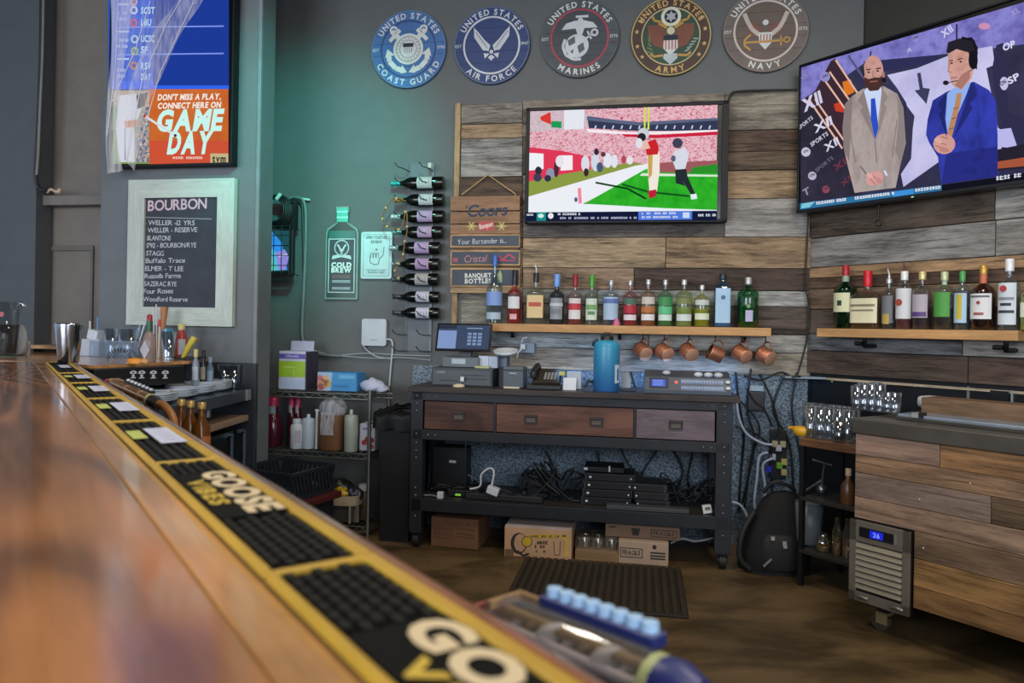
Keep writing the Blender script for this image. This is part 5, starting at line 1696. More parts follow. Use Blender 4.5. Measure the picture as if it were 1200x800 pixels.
def on_bench(name, label, cat, px, dy, group=None, z=None, rot=0.0):
    """root of a thing standing on the bench, dy metres behind its front face"""
    pl = BW.off(0.50 - dy)
    c = pl.hit(px, 450)
    return thing(name, label, cat, (c.x, c.y, ZT if z is None else z), BW.ang + rot, group), pl


def wpx(pl, n, px=650):
    return (pl.hit(px + n, 450) - pl.hit(px, 450)).length


DK = P('#33383d', 0.45, var=0.1)
DK2 = P('#24272b', 0.5, var=0.1)
GY = P('#59626a', 0.45)
# cash drawer
r, pl = on_bench('cash_drawer', 'dark grey steel cash drawer with key under the till screen', 'cash drawer', 541, 0.12)
w, h = wpx(pl, 76), 0.10
MB().box((0, 0.15, h / 2), (w, 0.3, h), DK).build('case', r, bevel=0.003)
m = MB().box((0, -0.003, h * 0.47), (w * 0.95, 0.008, h * 0.8), P('#434a50', 0.4))
m.box((w * 0.2, -0.008, h * 0.62), (w * 0.36, 0.003, 0.003), DK2).box((w * 0.2, -0.008, h * 0.42), (w * 0.42, 0.003, 0.003), DK2).box((-w * 0.2, -0.008, h * 0.3), (w * 0.3, 0.003, 0.003), DK2)
m.text('LOGIC', -w * 0.34, h * 0.7, 0.011, -0.0085, P('#9aa3aa', 0.5), bold=0.03)
m.build('drawer_front', r, bevel=0.001)
MB().tube([(0.01, -0.004, h * 0.4), (0.01, -0.022, h * 0.4)], 0.007, P('#9aa0a5', 0.3, 0.7), 8).box((0.01, -0.03, h * 0.42), (0.02, 0.004, 0.024), P('#c9cdd0', 0.4)).build('key', r)
MB().lathe([(0.034, 0.001), (0.03, 0.012), (0.012, 0.016), (0, 0.017)], P('#c9bca0', 0.6), (-0.005, -0.045, 0), 14).build('coin_dish', r)
# till screen on its printer base
r, pl = on_bench('till_screen', 'tablet till screen tilted on a grey stand above the cash drawer', 'till', 541, 0.2, z=ZT + 0.1)
w, hh = wpx(pl, 69), 0.14
m = MB().box((0, 0.04, 0.03), (wpx(pl, 44), 0.16, 0.055), GY).box((-0.01, -0.041, 0.034), (0.08, 0.004, 0.03), P('#a3adb8', 0.4))
m.build('stand_base', r, bevel=0.004)
MB().box((0, 0.09, 0.10), (0.07, 0.03, 0.12), DK).build('neck', r, bevel=0.003)
zt0 = pl.hit(541, 411).z - ZT - 0.1
T = Matrix.Translation((0, 0.0, zt0)) @ Matrix.Rotation(radians(-18), 4, 'X') @ Matrix.Rotation(radians(0), 4, 'Z')
m = MB(); m.T = T; m.box((0, 0.008, 0.082), (w, 0.016, 0.164), P('#0e0f12', 0.25)); m.build('tablet', r, bevel=0.004)
m = MB(); m.T = T
W2, Hs = w / 2 - 0.012, 0.164
m.flat([(-W2, 0.012), (W2, 0.012), (W2, Hs - 0.012), (-W2, Hs - 0.012)], -0.0006, E('#3e4a63'))
m.flat([(-W2, 0.012), (-W2 * 0.28, 0.012), (-W2 * 0.28, Hs - 0.045), (-W2, Hs - 0.045)], -0.0009, E('#7f95c4'))
m.flat([(-W2, Hs - 0.034), (-W2 * 0.3, Hs - 0.034), (-W2 * 0.3, Hs - 0.014), (-W2, Hs - 0.014)], -0.0009, E('#2e3546'))
for i in range(3):
    for j in range(4):
        x, z = W2 * 0.16 + i * W2 * 0.2, 0.034 + j * 0.02
        m.flat([(x, z), (x + W2 * 0.15, z), (x + W2 * 0.15, z + 0.014), (x, z + 0.014)], -0.0012, E('#7c92b8'))
m.line([(W2 * 0.1, Hs - 0.03), (W2 * 0.72, Hs - 0.03)], 0.006, -0.0012, E('#8398bc'))
m.build('screen_picture', r)
# paper stack and note beside the till
r, pl = on_bench('paper_stack', 'white papers and a yellow note leaning on the cash drawer', 'papers', 570, 0.19, z=ZT + 0.1)
MB().box((-0.02, 0.03, 0.033), (0.055, 0.05, 0.066), P('#b9c4d8', 0.6)).box((0.034, 0.03, 0.033), (0.05, 0.05, 0.064), P('#a9b6cc', 0.6)).build('paper', r)
MB().box((-0.02, -0.02, 0.006), (0.08, 0.03, 0.012), P('#a9ac7c', 0.6)).build('note', r)
# receipt printer
r, pl = on_bench('receipt_printer', 'small dark grey receipt printer between the cash drawer and telephone', 'printer', 601, 0.1)
w = wpx(pl, 25)
MB().box((0, 0.07, 0.055), (w, 0.14, 0.11), P('#4d565e', 0.45)).build('case', r, bevel=0.006)
MB().box((0, 0.07, 0.112), (w * 0.92, 0.13, 0.006), P('#5b656e', 0.4)).box((0, -0.002, 0.098), (w * 0.9, 0.004, 0.006), DK2).box((0, -0.002, 0.08), (w * 0.35, 0.003, 0.008), P('#9aa3ab', 0.5)).build('lid', r, bevel=0.002)
MB().box((-0.06, 0.09, 0.05), (0.04, 0.12, 0.1), P('#121316', 0.5)).build('side_slot', r)
MB().box((0.0, -0.03, 0.006), (0.085, 0.03, 0.008), P('#c5bda4', 0.6)).build('pen_tray', r)
# second small grey box and white dish behind the printer
r, pl = on_bench('card_terminal', 'small grey card terminal standing behind the receipt printer', 'card terminal', 589, 0.26, z=ZT)
MB().box((0, 0.03, 0.085), (0.055, 0.07, 0.17), P('#4f5a66', 0.5)).box((0, -0.007, 0.13), (0.045, 0.004, 0.05), P('#6d7986', 0.4)).build('case', r, bevel=0.004)
r, pl = on_bench('white_dish', 'shallow white dish tilted on top of grey boxes beside the till', 'dish', 592, 0.22, z=ZT + 0.175)
m = MB(); m.T = Matrix.Rotation(radians(12), 4, 'X')
m.lathe([(0.03, 0), (0.066, 0.012), (0.07, 0.026), (0.066, 0.026), (0.03, 0.008), (0, 0.008)], P('#c3cbd3', 0.4), seg=20, caps=False)
m.build('dish', r)
r, pl = on_bench('wall_socket_box', 'grey electrical box with plugs fixed to the boards under the shelf', 'electrical box', 618, 0.44, z=ZT + 0.13)
b_ = BW.off(0.03).hit(618, 413)
r.location = b_
MB().box((0, 0.0, 0.028), (0.09, 0.05, 0.06), P('#8496a8', 0.5)).build('box', r, bevel=0.003)
m = MB().box((-0.02, -0.035, 0.035), (0.025, 0.03, 0.03), P('#c9cfd4', 0.5)).tube([(-0.02, -0.05, 0.03), (-0.045, -0.07, 0.0), (-0.05, -0.06, -0.03)], 0.006, P('#b9c0c6', 0.5), 6)
m.tube([(-0.03, -0.04, 0.06), (-0.02, -0.045, 0.085), (0.0, -0.03, 0.09)], 0.006, P('#cdd2d6', 0.5), 6)
m.build('plug', r)
# telephone / handset
r, pl = on_bench('desk_telephone', 'black desk telephone with handset and keypad', 'telephone', 638, 0.1)
m = MB(); m.T = Matrix.Rotation(radians(24), 4, 'X')
m.box((0.01, 0.08, 0.03), (0.15, 0.16, 0.03), P('#2a241c', 0.4)); m.build('body', r, bevel=0.004)
m = MB(); m.T = Matrix.Rotation(radians(24), 4, 'X')
for i in range(4):
    for j in range(4):
        m.box((0.0 + i * 0.018, 0.035 + j * 0.02, 0.047), (0.012, 0.011, 0.005), P('#8f8a80', 0.5))
tag(m.build('keys', r), kind='stuff')
MB().tube(smooth_path([(-0.062, -0.005, 0.06), (-0.062, 0.01, 0.09), (-0.06, 0.06, 0.105), (-0.055, 0.13, 0.12), (-0.055, 0.15, 0.095)], 4), 0.016, P('#1d1a16', 0.35), 8).build('handset', r)
MB().box((0.0, 0.0, 0.012), (0.18, 0.09, 0.02), DK2).build('base', r, bevel=0.003)
# papers and small things
r, pl = on_bench('order_pad', 'white paper pads and a yellow note beside the telephone', 'papers', 667, 0.08)
MB().box((0, 0.03, 0.03), (0.07, 0.006, 0.07), P('#cfd4dc', 0.6), rx=radians(-20)).build('pad', r)
MB().box((0.02, 0.08, 0.05), (0.075, 0.05, 0.09), P('#a9b2bc', 0.6)).build('box', r)
MB().box((-0.045, 0.06, 0.085), (0.03, 0.03, 0.02), P('#b9bc5c', 0.6)).build('note', r)
m = MB()
for i in range(3):
    m.tube([(0.08, -0.0 + 0.02 * i, 0.02), (0.10, 0.02 * i, 0.05), (0.14, 0.05, 0.045)], 0.008, DK2, 6)
m.build('cable', r)
# blue jug
r, pl = on_bench('water_jug', 'large blue metal water jug with black lid standing on the workbench', 'water bottle', 710.5, 0.12)
R, H = wpx(pl, 31, 700) / 2, pl.hit(710, 391).z - ZT


def jugmat():
    m, nt, out = newmat('jug enamel')
    b = N(nt, 'ShaderNodeBsdfPrincipled', Roughness=0.35)
    tc = N(nt, 'ShaderNodeTexCoord'); sp = N(nt, 'ShaderNodeSeparateXYZ'); rr = N(nt, 'ShaderNodeValToRGB')
    mr = N(nt, 'ShaderNodeMapRange'); mr.inputs['From Max'].default_value = 0.34
    rr.color_ramp.elements[0].color, rr.color_ramp.elements[1].color = lin('#2a5f9c'), lin('#35a0bd')
    L = nt.links.new
    L(tc.outputs['Object'], sp.inputs[0]); L(sp.outputs['Z'], mr.inputs['Value']); L(mr.outputs[0], rr.inputs['Fac'])
    L(rr.outputs[0], b.inputs['Base Color']); L(b.outputs[0], out.inputs[0])
    return m


MB().lathe([(R * 0.96, 0), (R, 0.006), (R, H * 0.77), (R * 0.97, H * 0.81), (R * 0.86, H * 0.855), (R * 0.6, H * 0.885), (R * 0.52, H * 0.89)], jugmat(), seg=28).build('body', r)
MB().lathe([(R * 0.5, H * 0.885), (R * 0.5, H * 0.95), (R * 0.46, H * 0.96), (R * 0.2, H * 0.965)], P('#17191c', 0.4), seg=16).build('lid', r)
MB().tube([(-R * 0.36, 0, H * 0.95), (-R * 0.36, 0, H * 0.985), (-R * 0.2, 0, H), (R * 0.25, 0, H), (R * 0.38, 0, H * 0.98), (R * 0.38, 0, H * 0.95)], 0.008, P('#17191c', 0.4), 8).build('lid_handle', r)
MB().tube([(-R * 0.92, -0.01, H * 0.84), (-R * 1.02, -0.01, H * 0.8), (-R * 1.0, 0, H * 0.86), (-R * 0.7, 0, H * 0.9)], 0.008, P('#22324c', 0.4), 8).build('strap', r)
m = MB()
m.lathe([(R * 1.006, H * 0.15), (R * 1.006, H * 0.47)], P('#c9d6e0', 0.5), seg=6, a0=-0.85, a1=-0.2, caps=False)
m.lathe([(R * 1.008, H * 0.2), (R * 1.008, H * 0.4)], P('#2a5f9c', 0.5), seg=6, a0=-0.62, a1=-0.42, caps=False)
m.build('sticker', r)
# tablet stand beside the jug
r, pl = on_bench('phone_dock', 'small dark phone dock with angled backrest beside the blue jug', 'phone dock', 736, 0.14)
MB().box((0, 0.04, 0.008), (0.085, 0.09, 0.016), P('#24304a', 0.4)).build('base', r, bevel=0.003)
MB().box((-0.012, 0.05, 0.055), (0.05, 0.008, 0.09), P('#8d979f', 0.4), rx=radians(-14)).build('phone', r, bevel=0.002)
MB().box((0.025, 0.05, 0.055), (0.012, 0.02, 0.1), P('#16181c', 0.4), ry=radians(-16)).build('arm', r, bevel=0.002)
# alarm/lighting controller and LED mixer
r, pl = on_bench('sound_mixer', 'dark sound mixer with blue display, white knobs and rows of sockets', 'mixer', 806, 0.06)
w = wpx(pl, 104, 790)
T = Matrix.Rotation(radians(62), 4, 'X')
m = MB().prism([(0, 0), (0, 0)], 0, 0, DK) if False else MB()
poly = [(-w / 2, 0.0, 0.0), (-w / 2, 0.16, 0.0), (-w / 2, 0.16, 0.115), (-w / 2, 0.035, 0.085), (-w / 2, 0.0, 0.02)]
vs = poly + [(w / 2, y, z) for _, y, z in poly]
m.add(vs, [(0, 1, 2, 3, 4), (9, 8, 7, 6, 5)] + [(i, i + 5, (i + 1) % 5 + 5, (i + 1) % 5) for i in range(5)], P('#414b58', 0.4))
m.build('case', r, bevel=0.003)


def face(u, v):
    """point on the sloping front of the mixer, v from 0 (bottom) to 1"""
    return (u, 0.0 + 0.035 * v - 0.001, 0.02 + 0.065 * v)


m = MB()
fx = lambda a, b, c, d, mat: m.add([face(a, c), face(b, c), face(b, d), face(a, d)], [(0, 1, 2, 3)], mat)
fx(-w * 0.44, -w * 0.22, 0.12, 0.92, P('#1a1d24', 0.3))
m.build('display_bezel', r)
m = MB()
off = Vector((0, -0.001, 0.0005))
m.add([Vector(face(a, c)) + off for a, c in ((-w * 0.42, 0.25), (-w * 0.25, 0.25), (-w * 0.25, 0.8), (-w * 0.42, 0.8))], [(0, 1, 2, 3)], E('#4c63c4', 1.0))
for i in range(4):
    m.add([Vector(face(a, c)) + off * 2 for a, c in ((-w * 0.40, 0.33 + i * 0.12), (-w * 0.28, 0.33 + i * 0.12), (-w * 0.28, 0.38 + i * 0.12), (-w * 0.40, 0.38 + i * 0.12))], [(0, 1, 2, 3)], E('#8fa6f0'))
m.build('display', r)
m = MB().sph(face(-w * 0.13, 0.62), 0.008, E('#ff6a5a', 1.5), 8, 6)
m.build('indicator_lamp', r)
for i in range(3):
    c = Vector((w * (0.13 + 0.115 * i), 0.06, 0.1))
    MB().sph(c, (0.024, 0.016, 0.014), P('#c5ccd4', 0.4), 10, 6).build('knob', r)
MB().sph((-w * 0.24, 0.07, 0.105), (0.022, 0.016, 0.012), P('#c5ccd4', 0.4), 10, 6).build('knob', r)
for zz in (0.25, 0.72):
    MB().sph(Vector(face(w * 0.46, zz)) + Vector((0, -0.006, 0)), (0.014, 0.01, 0.009), P('#cfd6dc', 0.4), 10, 6).build('knob', r)
m = MB()
for v in (0.22, 0.7):
    fxm = P('#5c6c8a', 0.4)
    m.add([Vector(face(a, c)) + off * 0.5 for a, c in ((-w * 0.08, v - 0.2), (w * 0.41, v - 0.2), (w * 0.41, v + 0.16), (-w * 0.08, v + 0.16))], [(0, 1, 2, 3)], fxm)
    for i in range(15):
        x = -w * 0.06 + i * w * 0.032
        m.box(Vector(face(x, v)) + Vector((0, -0.002, 0)), (w * 0.018, 0.006, 0.011), P('#a9bcd8', 0.35)).box(Vector(face(x, v)) + Vector((w * 0.016, -0.003, 0.004)), (w * 0.006, 0.004, 0.006), P('#b3c4dc', 0.3))
tag(m.build('socket_rows', r), kind='stuff')

# ------------------------------------------------------------------ equipment on the lower bench shelf
ZL = shz


def low(name, label, cat, px, dy, group=None, rot=0.0, z=None):
    pl = BW.off(0.50 - dy)
    c = pl.hit(px, 580)
    return thing(name, label, cat, (c.x, c.y, ZL + 0.001 if z is None else z), BW.ang + rot, group), pl


BOXM = P('#16171a', 0.38, var=0.15)
TRIM = P('#34383d', 0.4, 0.3)
LED = P('#c9d3d8', 0.4)
r, pl = low('set_top_box', 'black set-top box at the foot of the taller stack', 'set-top box', 710, 0.1, 'black set-top boxes stacked on the bench shelf')
w = wpx(pl, 60, 710)
MB().box((0, 0.1, 0.02), (w, 0.2, 0.04), BOXM).build('case', r, bevel=0.003)
MB().box((0, -0.001, 0.038), (w, 0.006, 0.005), TRIM).box((-w * 0.47, -0.001, 0.02), (0.008, 0.006, 0.04), TRIM).build('edge_trim', r)
MB().box((-w * 0.38, -0.002, 0.02), (0.012, 0.004, 0.01), LED).box((w * 0.42, -0.002, 0.02), (0.006, 0.004, 0.008), LED).build('lights', r)
for i, t in ((1, 'second from the foot of the taller stack'), (2, 'third from the foot of the taller stack'), (3, 'fourth from the foot of the taller stack')):
    dup(r, (r.location.x + 0.006 * i, r.location.y, ZL + 0.001 + i * 0.0425), BW.ang, 'black set-top box, ' + t)
r2, pl = low('set_top_box', 'slim black receiver lying on top of the taller stack', 'set-top box', 707, 0.12, 'black set-top boxes stacked on the bench shelf', z=ZL + 0.172)
MB().box((0, 0.09, 0.013), (w * 0.8, 0.18, 0.026), BOXM).build('case', r2, bevel=0.003)
MB().box((-w * 0.36, -0.002, 0.016), (0.02, 0.004, 0.012), LED).build('lights', r2)
MB().box((0.03, 0.0, 0.02), (0.008, 0.01, 0.03), LED).build('plug', r2)
r, pl = low('set_top_box', 'black set-top box at the foot of the lower stack', 'set-top box', 765, 0.1, 'black set-top boxes stacked on the bench shelf')
w = wpx(pl, 42, 765)
MB().box((0, 0.1, 0.02), (w, 0.2, 0.04), BOXM).build('case', r, bevel=0.003)
MB().box((w * 0.42, -0.001, 0.02), (0.012, 0.006, 0.04), TRIM).build('edge_trim', r)
MB().box((-w * 0.42, -0.002, 0.02), (0.008, 0.004, 0.008), LED).build('lights', r)
for i, t in ((1, 'middle of the lower stack'), (2, 'topmost of the lower stack')):
    dup(r, (r.location.x - 0.008 * i, r.location.y, ZL + 0.001 + i * 0.0425), BW.ang, 'black set-top box, ' + t)
r, pl = low('network_switch', 'flat grey network switch lying before the set-top boxes', 'network switch', 745, 0.02)
MB().box((0.06, 0.03, 0.012), (0.42, 0.06, 0.022), P('#3a3d40', 0.5)).build('case', r, bevel=0.003)
r, pl = low('power_strip', 'black power strip lying at the near edge of the bench shelf', 'power strip', 590, 0.05)
MB().box((0, 0.03, 0.018), (0.42, 0.055, 0.032), P('#1b1c1f', 0.5)).build('case', r, bevel=0.004)
for i in range(5):
    MB().box((-0.16 + i * 0.08, 0.03, 0.035), (0.035, 0.032, 0.003), P('#2f3236', 0.5)).build('socket', r)
r, pl = low('power_adapter', 'white power adapter with a white loop of cable on the bench shelf', 'power adapter', 577, 0.03, z=ZL + 0.036)
MB().box((0, 0.02, 0.022), (0.065, 0.05, 0.04), P('#c5cad0', 0.4), ry=radians(18)).build('case', r, bevel=0.004)
MB().tube(smooth_path([(-0.01, 0.02, 0.04), (0.0, 0.03, 0.12), (-0.03, 0.04, 0.135), (-0.07, 0.03, 0.10), (-0.075, 0.03, 0.04), (-0.13, 0.03, 0.02)], 5), 0.0055, P('#c0c5ca', 0.45), 6).build('cable', r)
r, pl = low('power_adapter', 'small white plug block lying near the bench leg', 'power adapter', 515, 0.02)
MB().box((0, 0.02, 0.018), (0.032, 0.03, 0.036), P('#bfc5ca', 0.45)).build('case', r, bevel=0.003)
MB().tube([(0, 0.02, 0.004), (-0.05, 0.03, 0.012), (-0.1, 0.04, 0.006)], 0.005, P('#6d7276', 0.5), 6).build('cable', r)
r, pl = low('label_card', 'small white folded card lying on the bench shelf by the bench leg', 'card', 829, 0.05)
MB().box((0, 0.01, 0.024), (0.045, 0.03, 0.04), P('#cdd0cf', 0.6), ry=radians(-12)).build('card', r, bevel=0.002)
MB().box((0.002, -0.006, 0.03), (0.026, 0.002, 0.014), P('#5d6065', 0.6), ry=radians(-12)).build('print', r)
r, pl = low('router', 'black router with green light beside the white loop of cable', 'router', 541, 0.09)
MB().box((0, 0.06, 0.02), (0.16, 0.12, 0.035), P('#17181a', 0.4)).build('case', r, bevel=0.004)
MB().box((-0.02, -0.004, 0.014), (0.03, 0.006, 0.01), E('#8fd04a', 0.7)).build('indicator_lamp', r)
r, pl = low('audio_amplifier', 'black boxy amplifier standing behind the cables on the bench shelf', 'amplifier', 625, 0.2)
MB().box((0, 0.06, 0.055), (0.16, 0.14, 0.11), P('#202226', 0.5)).build('case', r, bevel=0.004)
MB().box((0, -0.012, 0.075), (0.13, 0.004, 0.04), P('#2c2f34', 0.4)).build('panel', r)
r, pl = low('black_case', 'tall black equipment case in the dark end of the bench shelf', 'equipment case', 526, 0.27)
MB().box((0, 0.06, 0.12), (0.2, 0.12, 0.24), P('#101113', 0.5)).build('case', r, bevel=0.004)
MB().box((0.02, -0.004, 0.16), (0.04, 0.012, 0.014), P('#b9c4d0', 0.4)).build('plug', r)

# heaps of black cable
CBL = P('#15161a', 0.45, var=0.2)
rng = random.Random(11)


def hank(label, px0, px1, dy, n, zmax):
    pl = BW.off(0.50 - dy)
    a, b = pl.hit(px0, 580), pl.hit(px1, 580)
    c = (a + b) / 2
    root = MB()
    L = (b - a).length
    for i in range(n):
        p = [(rng.uniform(-L / 2, L / 2), rng.uniform(-0.02, 0.1), rng.uniform(0.006, 0.03))]
        for k in range(5):
            q = p[-1]
            p.append((max(-L / 2, min(L / 2, q[0] + rng.uniform(-0.14, 0.14))), max(-0.03, min(0.12, q[1] + rng.uniform(-0.06, 0.06))), rng.uniform(0.008, zmax * (1 - 0.6 * abs(q[0]) / (L / 2 + 1e-6)))))
        root.tube(smooth_path(p, 5), rng.uniform(0.0035, 0.006), CBL, 5)
    o = root.build('cable_tangle', None, (c.x, c.y, ZL + 0.002), BW.ang)
    return tag(o, label, 'cables', None, 'stuff')


hank('tangle of black cables heaped on the bench shelf beside the stacked boxes', 612, 682, 0.12, 16, 0.24)
hank('tangle of black cables at the bench leg end of the shelf', 775, 838, 0.16, 12, 0.2)
hank('low tangle of black cables around the router', 500, 600, 0.14, 9, 0.07)

# ================================================================== BOXES BELOW THE BENCH
CARD = P('#9a7450', 0.7, var=0.08)


def carton(name, label, x0, y0, x1, y1, depth, mat, dy, group=None, top=None, z=None, rot=0.0):
    pl = BW.off(0.50 - dy)
    b, w, h = pl.rect(x0, y0, x1, y1)
    r = thing(name, label, 'box', (b.x, b.y, 0.001 if z is None else z), pl.ang + rot, group)
    MB().box((0, depth / 2, h / 2), (w, depth, h), mat).build('carton', r, bevel=0.003)
    if top:
        MB().box((0, depth * 0.45, h + 0.001), (w * 0.99, depth * 0.9, 0.003), top).build('top_flap', r)
    return r, w, h, pl


r, w, h, pl = carton('cardboard_box', 'brown cardboard carton in the shadow beside the left bench caster', 504, 610, 560, 645, 0.26, P('#6d4b35', 0.7), 0.05, rot=-0.06)  # brown darkened, the dimness under the bench put into the colour
m = MB()
red = P('#5d3a28', 0.7)
m.line([(-w * 0.42, h * 0.62), (-w * 0.05, h * 0.62), (-w * 0.05, h * 0.3), (-w * 0.42, h * 0.3), (-w * 0.42, h * 0.62)], 0.006, -0.001, red)
m.text('GLASS', -w * 0.24, h * 0.38, 0.028, -0.001, red, fit=w * 0.3)
for z in (0.66, 0.5, 0.4):
    m.line([(w * 0.06, h * z), (w * 0.42, h * (z - 0.02))], 0.008, -0.001, red)
m.disc(w * 0.3, h * 0.82, 0.008, -0.001, red, 8)
m.build('print', r)
pl = BW.off(0.53)
r, w, h, pl = carton('glassware_box', 'pale glassware carton with a large black and yellow letter Q', 590.5, 617, 669, 652, 0.24, P('#bb9470', 0.65), -0.02, top=P('#b7a8a4', 0.6))
ink = P('#2b2622', 0.7)
ylw = P('#c2a02c', 0.65)
S = Sheet(pl, r, -0.0008)
S.o = Vector((r.location.x, r.location.y, 0.0))
S.o.z = pl.hit(630, 652).z
S.ell(608, 634.5, 9.5, 12.5, ink, 22).ell(609.5, 634, 7, 10.6, P('#bb9470', 0.65), 20).line([(606, 643), (613, 649), (620, 646.5)], 2.4, ink)
S.ell(617.5, 632.5, 6.4, 6.4, ink, 16).ell(617.5, 632.5, 5.5, 5.5, ylw, 16)
S.rect(621, 624, 655, 628, ylw).scrib(622, 627.6, 654, 627.6, 2.6, ink).scrib(626, 635.5, 641, 635.7, 4, ink).scrib(627, 640, 642, 640, 3.6, ink).scrib(628, 645, 640, 645, 2.4, ink)
S.poly([(655, 626), (666.5, 626), (666, 650), (661, 650), (662, 632)], P('#c4a648', 0.65)).line([(649, 632), (650, 648), (656, 648), (657, 632)], 1.0, P('#7d6040', 0.6))
S.rect(592, 641, 602, 650, P('#6d5238', 0.7)).scrib(659, 627, 665, 627, 2.4, ink)
S.build('print', r)
# tray of glasses in shrink film
pl = BW.off(0.5)
b, w, h = pl.rect(674, 628, 724, 655)
r = thing('glass_tray', 'shrink-wrapped tray of clear glasses between the cartons on the floor', 'glasses tray', (b.x, b.y, 0.001), pl.ang)
MB().box((0, 0.09, h * 0.22), (w, 0.18, h * 0.42), P('#a5845c', 0.6)).build('tray', r, bevel=0.002)
for i in range(3):
    for j in range(2):
        MB().lathe([(0.026, 0.02), (0.03, h * 0.93), (0.028, h * 0.95)], GL('#d8d2c0', 0.8, 0.2), (-w * 0.32 + i * w * 0.32, 0.05 + j * 0.08, 0), 14).build('glass', r)
MB().box((0, 0.09, h * 0.5), (w * 1.01, 0.185, h), GL('#e6e0d2', 0.5, 0.12)).build('film', r, bevel=0.01)
r, w, h, pl = carton('cardboard_box', 'white-fronted carton on the floor under the bench', 724.5, 629, 783, 656, 0.22, P('#a9927c', 0.65), 0.0)  # front toned down, weak light under the bench painted in
h0 = h
m = MB().line([(-w * 0.46, h * 0.68), (-w * 0.02, h * 0.68), (-w * 0.02, h * 0.3), (-w * 0.46, h * 0.3), (-w * 0.46, h * 0.68)], 0.004, -0.001, ink)
m.text('FRAGILE', -w * 0.24, h * 0.4, h * 0.2, -0.001, ink, fit=w * 0.36)
m.disc(w * 0.22, h * 0.8, 0.012, -0.001, ink, 6)
for z in (0.55, 0.42, 0.3):
    m.line([(w * 0.14, h * z), (w * 0.44, h * z)], 0.008, -0.001, ink)
m.build('print', r)
r, w, h, pl = carton('cardboard_box', 'brown carton lying on top of the white-fronted carton', 709, 615.5, 796, 631, 0.24, P('#7d624e', 0.65), 0.05, z=h0 + 0.003)  # carton brown carries the shade of the bench
m = MB().line([(w * 0.12, h * 0.72), (w * 0.46, h * 0.72), (w * 0.46, h * 0.2), (w * 0.12, h * 0.2), (w * 0.12, h * 0.72)], 0.004, -0.001, ink)
m.text('FRAGILE', w * 0.29, h * 0.34, h * 0.26, -0.001, ink, fit=w * 0.28).flat([(-w * 0.13, h * 0.2), (-w * 0.05, h * 0.2), (-w * 0.03, h * 0.75), (-w * 0.15, h * 0.75)], -0.001, ink)
m.line([(-w * 0.45, h * 0.75), (-w * 0.36, h * 0.75)], 0.008, -0.001, ink)
m.build('print', r)
# grey flex lying on the floor at the bench end
pl = BW.off(0.42)
m = MB().tube(smooth_path([pl.hit(786, 636), pl.hit(800, 631), pl.hit(815, 634), pl.hit(836, 630)], 5), 0.006, P('#7d8286', 0.5), 6)
tag(m.build('floor_cable'), 'grey cable looping out past the cartons under the bench end', 'cable')

# ================================================================== RUBBER FLOOR MAT
q = [on_z(x, y, 0) for x, y in ((604, 659), (790, 664), (815, 720), (605, 698))]
c = (q[0] + q[1] + q[2] + q[3]) / 4
ang = BW.ang
ca, sa = cos(ang), sin(ang)
loc2 = lambda p: ((p.x - c.x) * ca + (p.y - c.y) * sa, -(p.x - c.x) * sa + (p.y - c.y) * ca)
wv = (loc2(q[1])[0] + loc2(q[2])[0]) / 2, (loc2(q[0])[0] + loc2(q[3])[0]) / 2
dv = (loc2(q[0])[1] + loc2(q[1])[1]) / 2, (loc2(q[2])[1] - 0.06)
fm_ = thing('rubber_mat', 'dark ribbed rubber mat lying on the floor before the workbench', 'floor mat', (c.x, c.y, 0), ang)
W_, D_ = wv[0] - wv[1], dv[0] - dv[1]
xm, ym = (wv[0] + wv[1]) / 2, (dv[0] + dv[1]) / 2
MRB = P('#241d14', 0.75, var=0.2)
MB().box((xm, ym, 0.006), (W_, D_, 0.012), MRB).build('mat_base', fm_, bevel=0.004)
m = MB()
nr = 22
for i in range(nr):
    m.box((xm - W_ / 2 + (i + 0.5) * W_ / nr, ym, 0.016), (W_ / nr * 0.55, D_ * 0.97, 0.012), P('#2f2719', 0.7, var=0.15))
tag(m.build('ribs', fm_), kind='stuff')

# ================================================================== TRASH BIN AND WIRE RACK
pl = BW.off(0.44)
b, w, h = pl.rect(440, 492, 479, 637)
tb = thing('trash_bin', 'tall black trash bin with a liner hanging over its rim beside the workbench', 'trash bin', (b.x, b.y, 0), pl.ang)
h = pl.hit(460, 492).z
BK = P('#17181b', 0.5, var=0.15)
w *= 0.98
m = MB()
for s, z0, z1 in ((0.9, 0.0, 0.02), ):
    pass
vs, fs = [], []
for k, z in ((0.88, 0.0), (1.0, h)):
    vs += [(-w / 2 * k, 0.2 - 0.2 * k, z), (w / 2 * k, 0.2 - 0.2 * k, z), (w / 2 * k, 0.2 + 0.2 * k, z), (-w / 2 * k, 0.2 + 0.2 * k, z)]
m.add(vs, [(0, 1, 2, 3), (0, 1, 5, 4), (1, 2, 6, 5), (2, 3, 7, 6), (3, 0, 4, 7)], BK)
m.build('body', tb, bevel=0.004)
m = MB()
for c_, d_ in (((0, 0, h), (w + 0.03, 0.03, 0.03)), ((0, 0.4, h), (w + 0.03, 0.03, 0.03)), ((-w / 2, 0.2, h), (0.03, 0.42, 0.03)), ((w / 2, 0.2, h), (0.03, 0.42, 0.03))):
    m.box(c_, d_, P('#222428', 0.45))
m.build('rim', tb, bevel=0.005)
m = MB()
n = 30
vs = []
lo = [(-w / 2 - 0.012, -0.018), (w / 2 + 0.012, -0.018), (w / 2 + 0.012, 0.418), (-w / 2 - 0.012, 0.418)]
pp = []
for i in range(4):
    a, b_ = lo[i], lo[(i + 1) % 4]
    for k in range(8):
        pp.append((a[0] + (b_[0] - a[0]) * k / 8, a[1] + (b_[1] - a[1]) * k / 8))
n = len(pp)
rg = random.Random(5)
